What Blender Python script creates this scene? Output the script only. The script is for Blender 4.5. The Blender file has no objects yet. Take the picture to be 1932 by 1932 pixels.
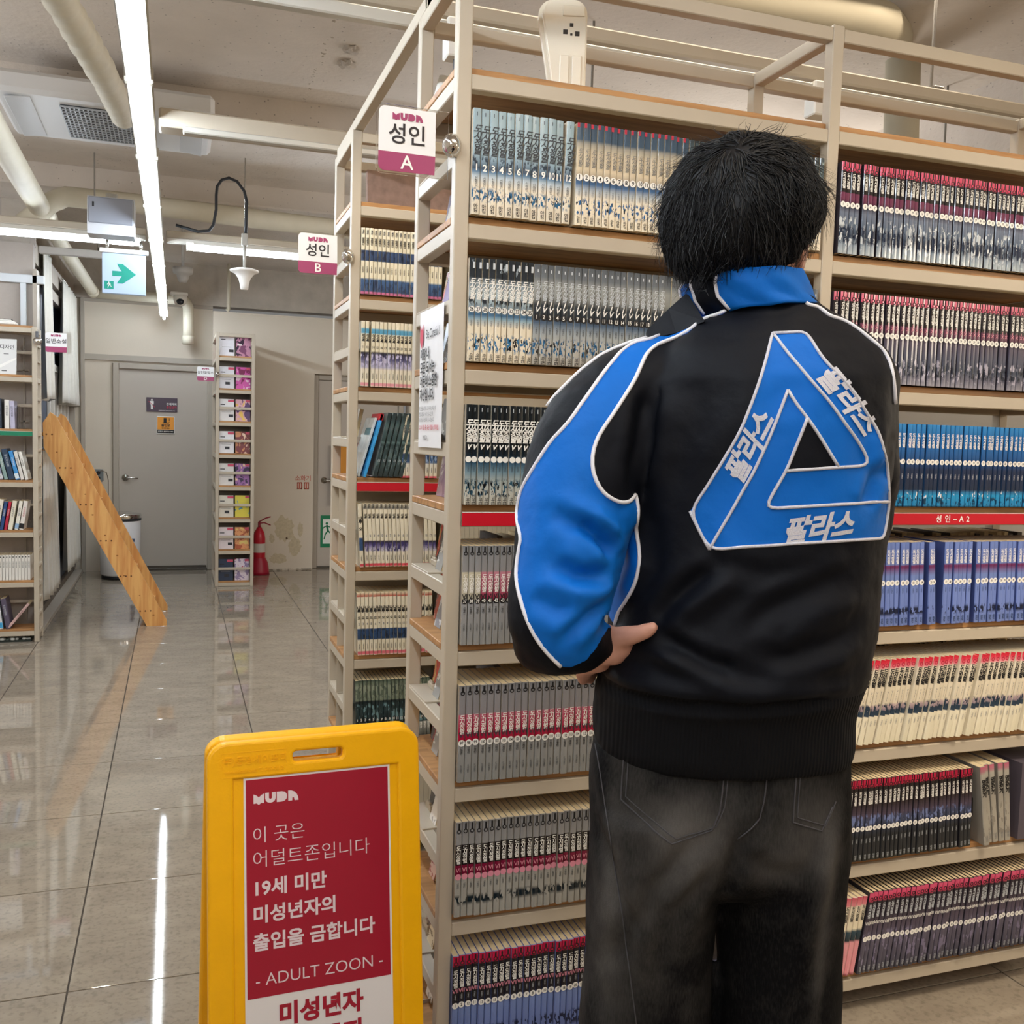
import bpy, bmesh, math, random
import numpy as np
from mathutils import Vector, Matrix, noise
from mathutils.bvhtree import BVHTree
from math import pi, sin, cos, radians
random.seed(7)
S = bpy.context.scene
COL = S.collection

# ------------------------------------------------------------------ camera
cam_d = bpy.data.cameras.new('camera'); cam = bpy.data.objects.new('camera', cam_d); COL.objects.link(cam)
cam_d.sensor_width = 36; cam_d.sensor_height = 36; cam_d.sensor_fit = 'AUTO'
cam_d.lens = 36*1833.8/1932
cam_d.clip_start = 0.05; cam_d.clip_end = 60
_R = Matrix(((0.9451525, -0.3254275, 0.0279965), (-0.0019622, 0.0800546, 0.9967886), (-0.3266236, -0.9421721, 0.0750252)))
cam.matrix_world = Matrix.Translation((0, 0, 1.42)) @ _R.transposed().to_4x4()
S.camera = cam
S.view_settings.view_transform = 'Standard'; S.view_settings.look = 'None'
S.view_settings.gamma = 1.0; S.view_settings.use_curve_mapping = False
S.view_settings.exposure = -0.32
S.cycles.max_bounces = 8; S.cycles.diffuse_bounces = 4; S.cycles.glossy_bounces = 4
S.cycles.sample_clamp_indirect = 6.0

# ------------------------------------------------------------------ world and big lights
W = bpy.data.worlds.new('world'); S.world = W; W.use_nodes = True
W.node_tree.nodes['Background'].inputs[0].default_value = (0.95, 0.93, 0.9, 1)
W.node_tree.nodes['Background'].inputs[1].default_value = 0.25

def area(name, loc, rot, sx, sy, power, color):
    l = bpy.data.lights.new(name, 'AREA'); l.shape = 'RECTANGLE'; l.size = sx; l.size_y = sy
    l.energy = power; l.color = color
    o = bpy.data.objects.new(name, l); COL.objects.link(o); o.location = loc; o.rotation_euler = rot
    return o
def spot(name, loc, target, power, color, size=60, blend=0.6, rad=0.03):
    l = bpy.data.lights.new(name, 'SPOT'); l.energy = power; l.color = color
    l.spot_size = radians(size); l.spot_blend = blend; l.shadow_soft_size = rad
    o = bpy.data.objects.new(name, l); COL.objects.link(o); o.location = loc
    o.rotation_euler = (Vector(target)-Vector(loc)).to_track_quat('-Z', 'Y').to_euler()
    return o
WARM = (1.0, 0.86, 0.68); NEUT = (1.0, 0.95, 0.90); COOL = (0.84, 0.90, 1.0)
# unseen point lights added to brighten the ceiling and the room
def glow(name, loc, power, color, rad):
    l = bpy.data.lights.new(name, 'POINT'); l.energy = power; l.color = color; l.shadow_soft_size = rad
    o = bpy.data.objects.new(name, l); COL.objects.link(o); o.location = loc
glow('fill_light', (-0.9, -1.6, 2.3), 60, NEUT, .35)
glow('fill_light', (4.6, -.6, 2.3), 110, WARM, .35)
glow('fill_light', (3.2, 5.4, 2.3), 110, NEUT, .3)
glow('fill_light', (5.6, 2.0, 1.9), 80, WARM, .3)
glow('fill_light', (-2.2, 4.2, 2.2), 80, COOL, .35)
area('fill_light', (1.6, 0.4, 2.95), (0, 0, 0), 2.4, 1.2, 32, WARM)  # unseen soft fill, added overhead for general brightness
area('aisle_light', (1.6, 2.72, 2.95), (0, 0, 0), 2.2, 0.3, 14, WARM)
# track spots over the photographer's aisle, aimed at the shelf
spot('track_spot', (0.95, 0.75, 2.55), (0.95, 1.95, 1.2), 40, WARM, 75)
spot('track_spot', (1.75, 0.75, 2.55), (1.85, 1.95, 1.55), 74, WARM, 70)
spot('track_spot', (2.5, 0.75, 2.55), (2.3, 1.95, 1.2), 72, WARM, 75)
spot('track_spot', (1.9, 0.95, 2.55), (2.05, 1.45, 0.0), 95, WARM, 60)
spot('track_spot', (0.2, 2.35, 2.5), (0.62, 3.13, 1.4), 22, WARM, 80)
spot('track_spot', (-0.35, 1.2, 2.5), (0.53, 2.1, 1.3), 22, WARM, 70)

# ------------------------------------------------------------------ helpers
def lin(c):
    return tuple((x/12.92 if x <= 0.04045 else ((x+0.055)/1.055)**2.4) for x in c[:3]) + (1.0,)
def rgb(h):
    return tuple(int(h[i:i+2], 16)/255 for i in (0, 2, 4))
_M = {}
def mat(name, col=(.8, .8, .8), rough=.5, metal=0.0, noise_amt=0.0, nscale=40, bump=0.0, bscale=120, rand=0.0,
        emit=None, estr=0.0, trans=0.0, alpha=1.0, ior=1.45, coat=0.0, sheen=0.0, spec=0.5):
    if name in _M: return _M[name]
    m = bpy.data.materials.new(name); _M[name] = m; m.use_nodes = True
    nt = m.node_tree; N = nt.nodes; Lk = nt.links; b = N['Principled BSDF']
    if isinstance(col, str): col = rgb(col)
    c = lin(col)
    b.inputs['Base Color'].default_value = c
    b.inputs['Roughness'].default_value = rough; b.inputs['Metallic'].default_value = metal
    b.inputs['IOR'].default_value = ior; b.inputs['Transmission Weight'].default_value = trans
    b.inputs['Alpha'].default_value = alpha; b.inputs['Coat Weight'].default_value = coat
    b.inputs['Sheen Weight'].default_value = sheen; b.inputs['Specular IOR Level'].default_value = spec
    if emit is not None:
        b.inputs['Emission Color'].default_value = lin(emit); b.inputs['Emission Strength'].default_value = estr
    if noise_amt or rand or bump:
        tc = N.new('ShaderNodeTexCoord')
    if noise_amt or rand:
        hv = N.new('ShaderNodeHueSaturation'); hv.inputs['Color'].default_value = c
        val = None
        if noise_amt:
            n = N.new('ShaderNodeTexNoise'); n.inputs['Scale'].default_value = nscale; n.inputs['Detail'].default_value = 6
            Lk.new(tc.outputs['Object'], n.inputs['Vector'])
            mr = N.new('ShaderNodeMapRange'); mr.inputs['From Min'].default_value = .3; mr.inputs['From Max'].default_value = .7
            mr.inputs['To Min'].default_value = 1-noise_amt; mr.inputs['To Max'].default_value = 1+noise_amt
            Lk.new(n.outputs['Fac'], mr.inputs['Value']); val = mr.outputs['Result']
        if rand:
            oi = N.new('ShaderNodeObjectInfo'); m2 = N.new('ShaderNodeMapRange')
            m2.inputs['To Min'].default_value = 1-rand; m2.inputs['To Max'].default_value = 1+rand
            Lk.new(oi.outputs['Random'], m2.inputs['Value'])
            if val is not None:
                mm = N.new('ShaderNodeMath'); mm.operation = 'MULTIPLY'
                Lk.new(val, mm.inputs[0]); Lk.new(m2.outputs['Result'], mm.inputs[1]); val = mm.outputs[0]
            else: val = m2.outputs['Result']
        Lk.new(val, hv.inputs['Value']); Lk.new(hv.outputs['Color'], b.inputs['Base Color'])
    if bump:
        n = N.new('ShaderNodeTexNoise'); n.inputs['Scale'].default_value = bscale; n.inputs['Detail'].default_value = 5
        Lk.new(tc.outputs['Object'], n.inputs['Vector'])
        bp = N.new('ShaderNodeBump'); bp.inputs['Strength'].default_value = bump; bp.inputs['Distance'].default_value = 0.004
        Lk.new(n.outputs['Fac'], bp.inputs['Height']); Lk.new(bp.outputs['Normal'], b.inputs['Normal'])
    return m

def wood(name, c1, c2, scale=8, axis=0):
    if name in _M: return _M[name]
    m = mat(name, c1, .45); nt = m.node_tree; N = nt.nodes; Lk = nt.links; b = N['Principled BSDF']
    tc = N.new('ShaderNodeTexCoord'); mp = N.new('ShaderNodeMapping')
    sc = [scale*6]*3; sc[axis] = scale*.6; mp.inputs['Scale'].default_value = sc
    oi = N.new('ShaderNodeObjectInfo'); add = N.new('ShaderNodeVectorMath'); add.operation = 'ADD'
    Lk.new(tc.outputs['Object'], add.inputs[0]); Lk.new(oi.outputs['Random'], add.inputs[1])
    Lk.new(add.outputs[0], mp.inputs['Vector'])
    n = N.new('ShaderNodeTexNoise'); n.inputs['Scale'].default_value = 1.0; n.inputs['Detail'].default_value = 5; n.inputs['Distortion'].default_value = 1.2
    Lk.new(mp.outputs[0], n.inputs['Vector'])
    cr = N.new('ShaderNodeValToRGB'); cr.color_ramp.elements[0].color = lin(c2); cr.color_ramp.elements[1].color = lin(c1)
    cr.color_ramp.elements[0].position = .35; cr.color_ramp.elements[1].position = .62
    Lk.new(n.outputs['Fac'], cr.inputs[0]); Lk.new(cr.outputs[0], b.inputs['Base Color'])
    return m

class MB:
    """collects geometry; build() links it as one mesh object"""
    def __init__(s): s.v = []; s.f = []; s.m = []; s.sm = []
    def add(s, vs, fs, mi=0, sm=False, M=None):
        k = len(s.v)
        for p in vs:
            p = Vector(p)
            s.v.append(tuple(M @ p) if M is not None else tuple(p))
        for f in fs: s.f.append(tuple(i+k for i in f)); s.m.append(mi); s.sm.append(sm)
        return s
    def box(s, x0, y0, z0, x1, y1, z1, mi=0, M=None):
        vs = [(x0,y0,z0),(x1,y0,z0),(x1,y1,z0),(x0,y1,z0),(x0,y0,z1),(x1,y0,z1),(x1,y1,z1),(x0,y1,z1)]
        return s.add(vs, [(0,3,2,1),(4,5,6,7),(0,1,5,4),(1,2,6,5),(2,3,7,6),(3,0,4,7)], mi, False, M)
    def bbox(s, x0, y0, z0, x1, y1, z1, b=.003, mi=0, M=None):
        """box with chamfered edges"""
        b = min(b, (x1-x0)/2.01, (y1-y0)/2.01, (z1-z0)/2.01)
        bm = bmesh.new(); bmesh.ops.create_cube(bm, size=1)
        for v in bm.verts: v.co = Vector((x0+(v.co.x+.5)*(x1-x0), y0+(v.co.y+.5)*(y1-y0), z0+(v.co.z+.5)*(z1-z0)))
        bmesh.ops.bevel(bm, geom=bm.edges[:], offset=b, segments=1, affect='EDGES')
        bm.verts.index_update()
        s.add([v.co[:] for v in bm.verts], [[v.index for v in f.verts] for f in bm.faces], mi, False, M); bm.free(); return s
    def prism(s, poly, d, axis='y', mi=0, M=None, base=0.0):
        """poly of (a,b), extruded by d. axis y: (x,z) poly; axis x: (y,z); axis z: (x,y)"""
        n = len(poly)
        mk = {'y': lambda a, b, t: (a, t, b), 'x': lambda a, b, t: (t, a, b), 'z': lambda a, b, t: (a, b, t)}[axis]
        vs = [mk(a, b, base) for a, b in poly]+[mk(a, b, base+d) for a, b in poly]
        fs = [tuple(range(n)), tuple(range(2*n-1, n-1, -1))]+[(i, i+n, (i+1) % n+n, (i+1) % n) for i in range(n)]
        return s.add(vs, fs, mi, False, M)
    def tube(s, pts, r, n=10, mi=0, cap=True, sm=True, M=None):
        pts = [Vector(p) for p in pts]; rs = list(r) if isinstance(r, (list, tuple)) else [r]*len(pts)
        keep = [0]+[i for i in range(1, len(pts)) if (pts[i]-pts[i-1]).length > 1e-6]; pts = [pts[i] for i in keep]; rs = [rs[i] for i in keep]
        vs = []; fs = []; up = None
        for i, p in enumerate(pts):
            t = (pts[min(i+1, len(pts)-1)]-pts[max(i-1, 0)]).normalized()
            if up is None:
                up = Vector((0, 0, 1)) if abs(t.z) < .9 else Vector((1, 0, 0))
            a = t.cross(up).normalized(); up = a.cross(t).normalized()
            for j in range(n):
                q = 2*pi*j/n; vs.append(p+(a*cos(q)+up*sin(q))*rs[i])
        for i in range(len(pts)-1):
            for j in range(n):
                fs.append((i*n+j, i*n+(j+1) % n, (i+1)*n+(j+1) % n, (i+1)*n+j))
        k = len(s.f); s.add(vs, fs, mi, sm, M)
        if cap:
            s.add([], [], mi)
            b = len(s.v)-len(vs)
            s.f.append(tuple(b+j for j in range(n-1, -1, -1))); s.m.append(mi); s.sm.append(False)
            s.f.append(tuple(b+(len(pts)-1)*n+j for j in range(n))); s.m.append(mi); s.sm.append(False)
        return s
    def lathe(s, prof, n=24, mi=0, M=None, sm=True):
        vs = [(r*cos(2*pi*j/n), r*sin(2*pi*j/n), z) for r, z in prof for j in range(n)]
        fs = [(i*n+j, i*n+(j+1) % n, (i+1)*n+(j+1) % n, (i+1)*n+j) for i in range(len(prof)-1) for j in range(n)]
        return s.add(vs, fs, mi, sm, M)
    def mesh(s, name, mats):
        me = bpy.data.meshes.new(name); me.from_pydata(s.v, [], s.f)
        for m in mats: me.materials.append(m)
        me.polygons.foreach_set('material_index', s.m); me.polygons.foreach_set('use_smooth', s.sm)
        me.update(); return me
    def build(s, name, mats, parent=None, loc=None, rot=None):
        if not isinstance(mats, (list, tuple)): mats = [mats]
        return link(name, s.mesh(name, mats), parent, loc, rot)
def link(name, data, parent=None, loc=None, rot=None):
    o = bpy.data.objects.new(name, data); COL.objects.link(o)
    if parent is not None: o.parent = parent
    if loc is not None: o.location = loc
    if rot is not None: o.rotation_euler = rot
    return o
def thing(name, label, cat, loc=(0, 0, 0), rot=(0, 0, 0), group=None):
    o = bpy.data.objects.new(name, None); COL.objects.link(o); o.location = loc; o.rotation_euler = rot
    o.empty_display_size = .05
    return tag(o, label, cat, group)
def tag(o, label, cat, group=None, kind=None):
    o['label'] = label; o['category'] = cat
    if group: o['group'] = group
    if kind: o['kind'] = kind
    return o
def struct(o, label=None):
    o['kind'] = 'structure'
    if label: o['label'] = label
    return o
def box(name, m, x0, y0, z0, x1, y1, z1, parent=None, b=0.0):
    mb = MB()
    (mb.bbox(x0, y0, z0, x1, y1, z1, b) if b else mb.box(x0, y0, z0, x1, y1, z1))
    return mb.build(name, m, parent)

_T = {}
_side = bpy.data.scenes.new('side_room')       # evaluates curves and modifiers without touching the big scene
def evaluate(ob):
    _side.collection.objects.link(ob); vl = _side.view_layers[0]; vl.update(); dg = vl.depsgraph
    me = bpy.data.meshes.new_from_object(ob.evaluated_get(dg)); _side.collection.objects.unlink(ob)
    return me
def text_mesh(txt, size, mats=None, offset=0.0, shear=0.0, line=1.0, align='CENTER', flat=True, extrude=0.0, sx=1.0, space=1.0):
    key = (txt, size, offset, shear, line, align, extrude, sx, space)
    if key not in _T:
        cu = bpy.data.curves.new('t', 'FONT'); cu.body = txt; cu.size = size; cu.offset = offset*size; cu.shear = shear
        cu.space_line = line; cu.align_x = align; cu.align_y = 'CENTER'; cu.extrude = extrude; cu.resolution_u = 3; cu.space_character = space
        ob = bpy.data.objects.new('t', cu); me = evaluate(ob)
        v = [(p.co.x*sx, p.co.y, p.co.z) for p in me.vertices]; f = [tuple(p.vertices) for p in me.polygons]
        bpy.data.objects.remove(ob); bpy.data.curves.remove(cu); bpy.data.meshes.remove(me)
        _T[key] = (v, f)
    return _T[key]
FRONT = Matrix.Rotation(pi/2, 4, 'X')          # text plane -> facing -Y
def put_text(mb, txt, size, mi, at, M=None, **kw):
    v, f = text_mesh(txt, size, **kw)
    T = Matrix.Translation(at) @ FRONT
    mb.add(v, f, mi, False, (M @ T) if M is not None else T)
def disc_poly(cx, cy, r, n=16): return [(cx+r*cos(2*pi*i/n), cy+r*sin(2*pi*i/n)) for i in range(n)]
def flat_poly(mb, poly, mi, y, M=None):
    mb.add([(a, y, b) for a, b in poly], [tuple(range(len(poly)))], mi, False, M)
def logo(mb, x, z, h, mi, y, M=None):
    """the shop's four-letter mark: book-like M, U, D and quarter-round A"""
    g = h*.1; w = h*1.0
    m_ = [(0,.95),(.25,.85),(.5,.62),(.75,.85),(1,.95),(1,.05),(.72,.08),(.5,-.08),(.28,.08),(0,.05)]
    u_ = [(0,1),(.36,1),(.36,.45),(.5,.36),(.64,.45),(.64,1),(1,1),(1,.45),(.93,.22),(.75,.06),(.5,0),(.25,.06),(.07,.22),(0,.45)]
    d_ = [(0,0),(0,1),(.5,1),(.75,.94),(.93,.76),(1,.5),(.93,.24),(.75,.06),(.5,0)]
    a_ = [(0,0),(0,1),(.3,.98),(.6,.86),(.84,.6),(.97,.3),(1,0),(.62,0),(.55,.3),(.4,.3),(.38,0)]
    for i, p in enumerate((m_, u_, d_, a_)):
        flat_poly(mb, [(x+i*(w+g)+a*w, z+b*h) for a, b in p], mi, y, M)

# ------------------------------------------------------------------ shared materials
PAINT = mat('cream_powder_coat', 'b9ae9c', .42, noise_amt=.03, nscale=9)
WOOD = wood('pine_board', rgb('b88a5a'), rgb('956a40'), 5)
STEEL = mat('steel', 'b9b7b0', .25, 1.0)
CHROME = mat('chrome', 'dddddd', .08, 1.0)
WHITE = mat('white_plastic', 'e9e6de', .4)
PAPER = mat('paper_edges', 'd9c7a0', .8, noise_amt=.05, nscale=300, rand=.06)
BLACK = mat('black_ink', '17171a', .5)
WINK = mat('white_ink', 'f0efea', .5)
RED = mat('red_strip', 'c01528', .35)

# ================================================================== ROOM
CONC = mat('painted_concrete', 'cfc6bc', .85, noise_amt=.06, nscale=3.5, bump=.9, bscale=34)
def pit(m, sc=26, amt=.45):
    nt = m.node_tree; N = nt.nodes; Lk = nt.links; b = N['Principled BSDF']
    src = b.inputs['Base Color'].links[0].from_socket; tc = [n for n in N if n.type == 'TEX_COORD'][0]
    v = N.new('ShaderNodeTexVoronoi'); v.inputs['Scale'].default_value = sc; Lk.new(tc.outputs['Object'], v.inputs['Vector'])
    r = N.new('ShaderNodeMapRange'); r.inputs['From Min'].default_value = .05; r.inputs['From Max'].default_value = .13; r.inputs['To Min'].default_value = amt; r.inputs['To Max'].default_value = 1
    Lk.new(v.outputs['Distance'], r.inputs['Value'])
    x = N.new('ShaderNodeMix'); x.data_type = 'RGBA'; x.blend_type = 'MULTIPLY'; x.inputs[0].default_value = 1
    Lk.new(src, x.inputs[6]); Lk.new(r.outputs[0], x.inputs[7]); Lk.new(x.outputs[2], b.inputs['Base Color'])
pit(CONC)
CONC2 = mat('raw_concrete_upper', 'b0a79b', .9, noise_amt=.12, nscale=6, bump=.8, bscale=30)
WALLP = mat('wall_paint', 'cfc4b3', .75, noise_amt=.03, nscale=2, bump=.15, bscale=60)
WALLG = mat('wall_panel_grey', 'aba299', .6, noise_amt=.02)
TRIMG = mat('trim_grey', 'a89f92', .45)
DOORM = mat('door_grey', 'b9b0a4', .5, noise_amt=.02, nscale=1.5, bump=.12, bscale=400)
PIPE = mat('pipe_cream', 'cfc8b4', .5, noise_amt=.03, nscale=12)
GROUT = mat('grout', '40382e', .8)

def tile_material():
    m = mat('polished_stone_tile', '93887a', .1, spec=.8); nt = m.node_tree; N = nt.nodes; Lk = nt.links; b = N['Principled BSDF']
    tc = N.new('ShaderNodeTexCoord'); oi = N.new('ShaderNodeObjectInfo')
    sc = N.new('ShaderNodeVectorMath'); sc.operation = 'SCALE'; sc.inputs['Scale'].default_value = 30
    Lk.new(oi.outputs['Random'], sc.inputs[0])
    ad = N.new('ShaderNodeVectorMath'); ad.operation = 'ADD'; Lk.new(tc.outputs['Object'], ad.inputs[0]); Lk.new(sc.outputs[0], ad.inputs[1])
    mp = N.new('ShaderNodeMapping'); mp.inputs['Scale'].default_value = (2.4, 4.6, 1); Lk.new(ad.outputs[0], mp.inputs[0])
    n1 = N.new('ShaderNodeTexNoise'); n1.inputs['Scale'].default_value = 2.2; n1.inputs['Detail'].default_value = 8; n1.inputs['Roughness'].default_value = .65
    Lk.new(mp.outputs[0], n1.inputs['Vector'])
    n2 = N.new('ShaderNodeTexNoise'); n2.inputs['Scale'].default_value = 70; n2.inputs['Detail'].default_value = 3; Lk.new(ad.outputs[0], n2.inputs['Vector'])
    cr = N.new('ShaderNodeValToRGB'); E = cr.color_ramp.elements
    E[0].position = .3; E[0].color = lin(rgb('8d8274')); E[1].position = .72; E[1].color = lin(rgb('a39887'))
    Lk.new(n1.outputs['Fac'], cr.inputs[0])
    cr2 = N.new('ShaderNodeValToRGB'); E = cr2.color_ramp.elements
    E[0].position = .33; E[0].color = (.72, .72, .72, 1); E[1].position = .5; E[1].color = (1, 1, 1, 1)
    Lk.new(n2.outputs['Fac'], cr2.inputs[0])
    mx = N.new('ShaderNodeMix'); mx.data_type = 'RGBA'; mx.blend_type = 'MULTIPLY'; mx.inputs[0].default_value = .7
    Lk.new(cr.outputs[0], mx.inputs[6]); Lk.new(cr2.outputs[0], mx.inputs[7]); Lk.new(mx.outputs[2], b.inputs['Base Color'])
    mr = N.new('ShaderNodeMapRange'); mr.inputs['To Min'].default_value = .015; mr.inputs['To Max'].default_value = .06
    Lk.new(n1.outputs['Fac'], mr.inputs['Value']); Lk.new(mr.outputs[0], b.inputs['Roughness'])
    return m
TILE = tile_material()
XL, XR, YN, YB = -3.0, 7.5, -3.5, 10.36
floor = struct(box('floor', GROUT, XL, YN, -.05, XR, YB+.1, -.0025), 'polished grey-beige stone tile floor')
TX, TY, TS = -.257, 2.574, .6
tm = MB().bbox(.0022, .0022, -.02, TS-.0022, TS-.0022, 0, .0008).mesh('tile', [TILE])
ix0, iy0 = int(math.floor((-1.5-TX)/TS)), int(math.floor((-.3-TY)/TS))
for i in range(ix0, ix0+10):
    for j in range(iy0, 14):
        x, y = TX+i*TS, TY+j*TS
        if y+TS < -.2 or y > YB: continue
        if (y < 2.2 and i > 7): continue
        link('tile', tm, floor, (x, y, 0))
rest = MB()
for i in range(-6, 14):
    for j in range(-11, 14):
        x, y = TX+i*TS, TY+j*TS
        if ix0 <= i < ix0+10 and j >= iy0 and y+TS >= -.2 and y <= YB and not (y < 2.2 and i > 7): continue
        if y > YB or y+TS < YN or x > XR or x+TS < XL: continue
        rest.box(x+.0015, y+.0015, -.02, x+TS-.0015, y+TS-.0015, 0)
o = rest.build('tile', TILE, floor); o['kind'] = 'stuff'

# ceiling: cast slab with shallow steps, one down-stand beam and rough joints
ceil = struct(box('ceiling', CONC, XL, YN, 3.12, XR, YB+.1, 3.3), 'rough cast concrete ceiling painted beige')
cb = MB()
cb.box(XL, 5.24, 3.0, XR, 6.35, 3.13); cb.box(XL, 6.35, 3.06, XR, YB+.1, 3.13)
cb.build('slab_step', CONC, ceil)
box('beam', CONC, XL, 6.85, 2.92, XR, 7.35, 3.13, ceil, .01)
box('beam', CONC, 3.55, -.5, 2.78, 4.0, 5.24, 3.13, ceil, .01)
# ragged formwork joints (lines of plaster crumbs)
def crumbs(a, b, n, s, seed):
    r = random.Random(seed); mb = MB(); a = Vector(a); b = Vector(b)
    for i in range(n):
        t = r.random(); p = a.lerp(b, t)+Vector((r.uniform(-.012, .012), r.uniform(-.012, .012), 0))
        q = s*r.uniform(.4, 1.3)
        M = Matrix.Translation(p) @ Matrix.Rotation(r.random()*6, 4, 'Z') @ Matrix.Diagonal((q*r.uniform(.6, 2), q, q*.5, 1))
        mb.add([(1,0,0),(-1,.3,0),(0,1,0),(.2,-1,0),(0,0,-1)], [(0,2,4),(2,1,4),(1,3,4),(3,0,4)], 0, False, M)
    return mb
crumbs((-1, 5.235, 3.0), (2.5, 5.235, 3.0), 130, .010, 3).build('plaster_joint', CONC2, ceil)['kind'] = 'stuff'
crumbs((.62, 3.2, 3.12), (.62, 5.2, 3.12), 60, .006, 4).build('plaster_joint', CONC2, ceil)['kind'] = 'stuff'
crumbs((-1, 7.35, 3.06), (2.5, 7.35, 3.06), 60, .008, 5).build('plaster_joint', CONC2, ceil)['kind'] = 'stuff'
def lump(loc, s, seed):
    bm = bmesh.new(); bmesh.ops.create_icosphere(bm, subdivisions=3, radius=1)
    for v in bm.verts:
        d = noise.noise(v.co*2.3+Vector((seed, 0, 0)))*.5; v.co *= (1+d); v.co.z *= .35
    me = bpy.data.meshes.new('lump'); bm.to_mesh(me); bm.free(); me.materials.append(CONC)
    o = link('plaster_lump', me, ceil, loc); o.scale = (s*.7, s, s)
lump((.73, 4.45, 3.12), .05, 1); lump((.735, 4.62, 3.12), .055, 5); lump((.6, 3.75, 3.12), .025, 9)

# walls
wb = struct(box('wall_back', WALLP, -1.1, 10.36, 0, .345, 10.5, 3.1), 'beige back wall around the grey door')
box('panel', WALLP, -.845, 10.345, 2.13, .345, 10.36, 2.64, wb)
box('cornice', TRIMG, -.845, 10.325, 2.63, .345, 10.36, 2.66, wb)
box('rail', TRIMG, -.845, 10.33, 2.075, .345, 10.36, 2.13, wb)
box('stile', TRIMG, -.875, 10.32, 0, -.84, 10.36, 2.66, wb)
wbr = MB()
wbr.box(.345, 10.2, 0, 1.345, 10.4, 2.585); wbr.box(1.345, 10.2, 2.03, 2.35, 10.4, 2.585); wbr.box(2.35, 10.2, 0, XR, 10.4, 2.585)
o = struct(wbr.build('wall_back', WALLP), 'beige plastered wall beside the doors, stained near the floor')
o2 = box('ledge', WALLP, .345, 10.19, 2.585, XR, 10.4, 2.6, o)
struct(box('wall_back', CONC2, -1.1, 10.3, 2.66, XR, 10.5, 3.12), 'darker raw concrete band above the doors')
# damp stain with flaking plaster by the foot of the wall
sm_ = mat('damp_stain', 'bfb297', .9, noise_amt=.10, nscale=40)
def stain(cx, cz, rx, rz, seed, n=26):
    r = random.Random(seed)
    return [(cx+rx*cos(2*pi*i/n)*r.uniform(.72, 1.12), cz+rz*sin(2*pi*i/n)*r.uniform(.72, 1.12)) for i in range(n)]
mb = MB()
for a in ((1.05, .43, .11, .14, 1), (1.16, .25, .07, .1, 2), (1.0, .12, .09, .06, 3), (1.22, .42, .03, .08, 4), (.93, .33, .03, .05, 7)):
    mb.prism(stain(*a), .002, 'y', base=10.1975)
o3 = mb.build('damp_stain', sm_, o); o3['kind'] = 'stuff'
mb = MB(); mb.prism(stain(1.08, .33, .012, .014, 9, 10), .006, 'y', base=10.192); mb.build('flake_hole', mat('rust_brown', '5a4636', .9), o)
mb = crumbs((.8, 10.19, .012), (1.33, 10.19, .012), 60, .009, 8); o3 = mb.build('floor_rubble', mat('rubble', '6f6354', .9), o); o3['kind'] = 'stuff'

struct(box('wall_right', WALLP, XR, YN, 0, XR+.1, YB+.1, 3.2)); struct(box('wall_front', WALLP, XL, YN-.1, 0, XR, YN, 3.2))
struct(box('wall_left', WALLP, XL-.1, YN, 0, XL, 7.3, 3.2))
# left wall: facing panel behind the novel shelf, then the curtained opening
wl = struct(box('wall_left', WALLG, XL, 7.24, 0, -.90, 7.34, 2.62), 'pale grey panelled wall behind the novel shelf')
SILV = mat('pale_blue_profile', 'c9ced2', .35)
box('profile', SILV, -1.4, 7.2, 2.355, -.83, 7.24, 2.41, wl, .003); box('profile', SILV, -.975, 7.2, 2.06, -.94, 7.24, 2.355, wl, .003)
box('pilaster', TRIMG, -.9, 7.2, 0, -.875, 7.34, 2.45, wl)
box('upper_panel', WALLG, XL, 7.35, 2.62, -.9, 7.4, 3.05, wl)
for z in (.42, .75, 1.08, 1.42, 1.76): box('moulding', TRIMG, -1.35, 7.225, z+.02, -.93, 7.24, z+.03, wl)
box('moulding', TRIMG, -.965, 7.225, .1, -.955, 7.24, 2.0, wl)
NAVY = mat('dark_navy_glass', '33445c', .35)
wn = struct(box('window_1', NAVY, -.985, 7.34, .05, -.975, 10.36, 2.42), 'dark navy glass behind the white curtains')
box('window_frame', TRIMG, -.99, 10.28, .05, -.93, 10.36, 2.62, wn); box('window_frame', TRIMG, -.99, 7.34, 2.42, -.93, 10.36, 2.5, wn)
box('mullion', mat('dark_blue_bar', '33475a', .4), -.975, 7.34, 2.02, -.955, 10.3, 2.07, wn)
sl = struct(box('trim_1', mat('sill_dark', '6a6056', .6), -1.02, 7.2, 0, -.94, 10.36, .07), 'low dark sill under the curtains')
struct(box('trim_2', TRIMG, -.94, 7.2, 0, -.865, 10.36, .022), 'grey metal floor edging under the curtains')
struct(box('wall_left', CONC2, -1.1, 7.34, 2.55, -.93, 10.36, 3.1), 'concrete band over the curtained opening')

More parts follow.
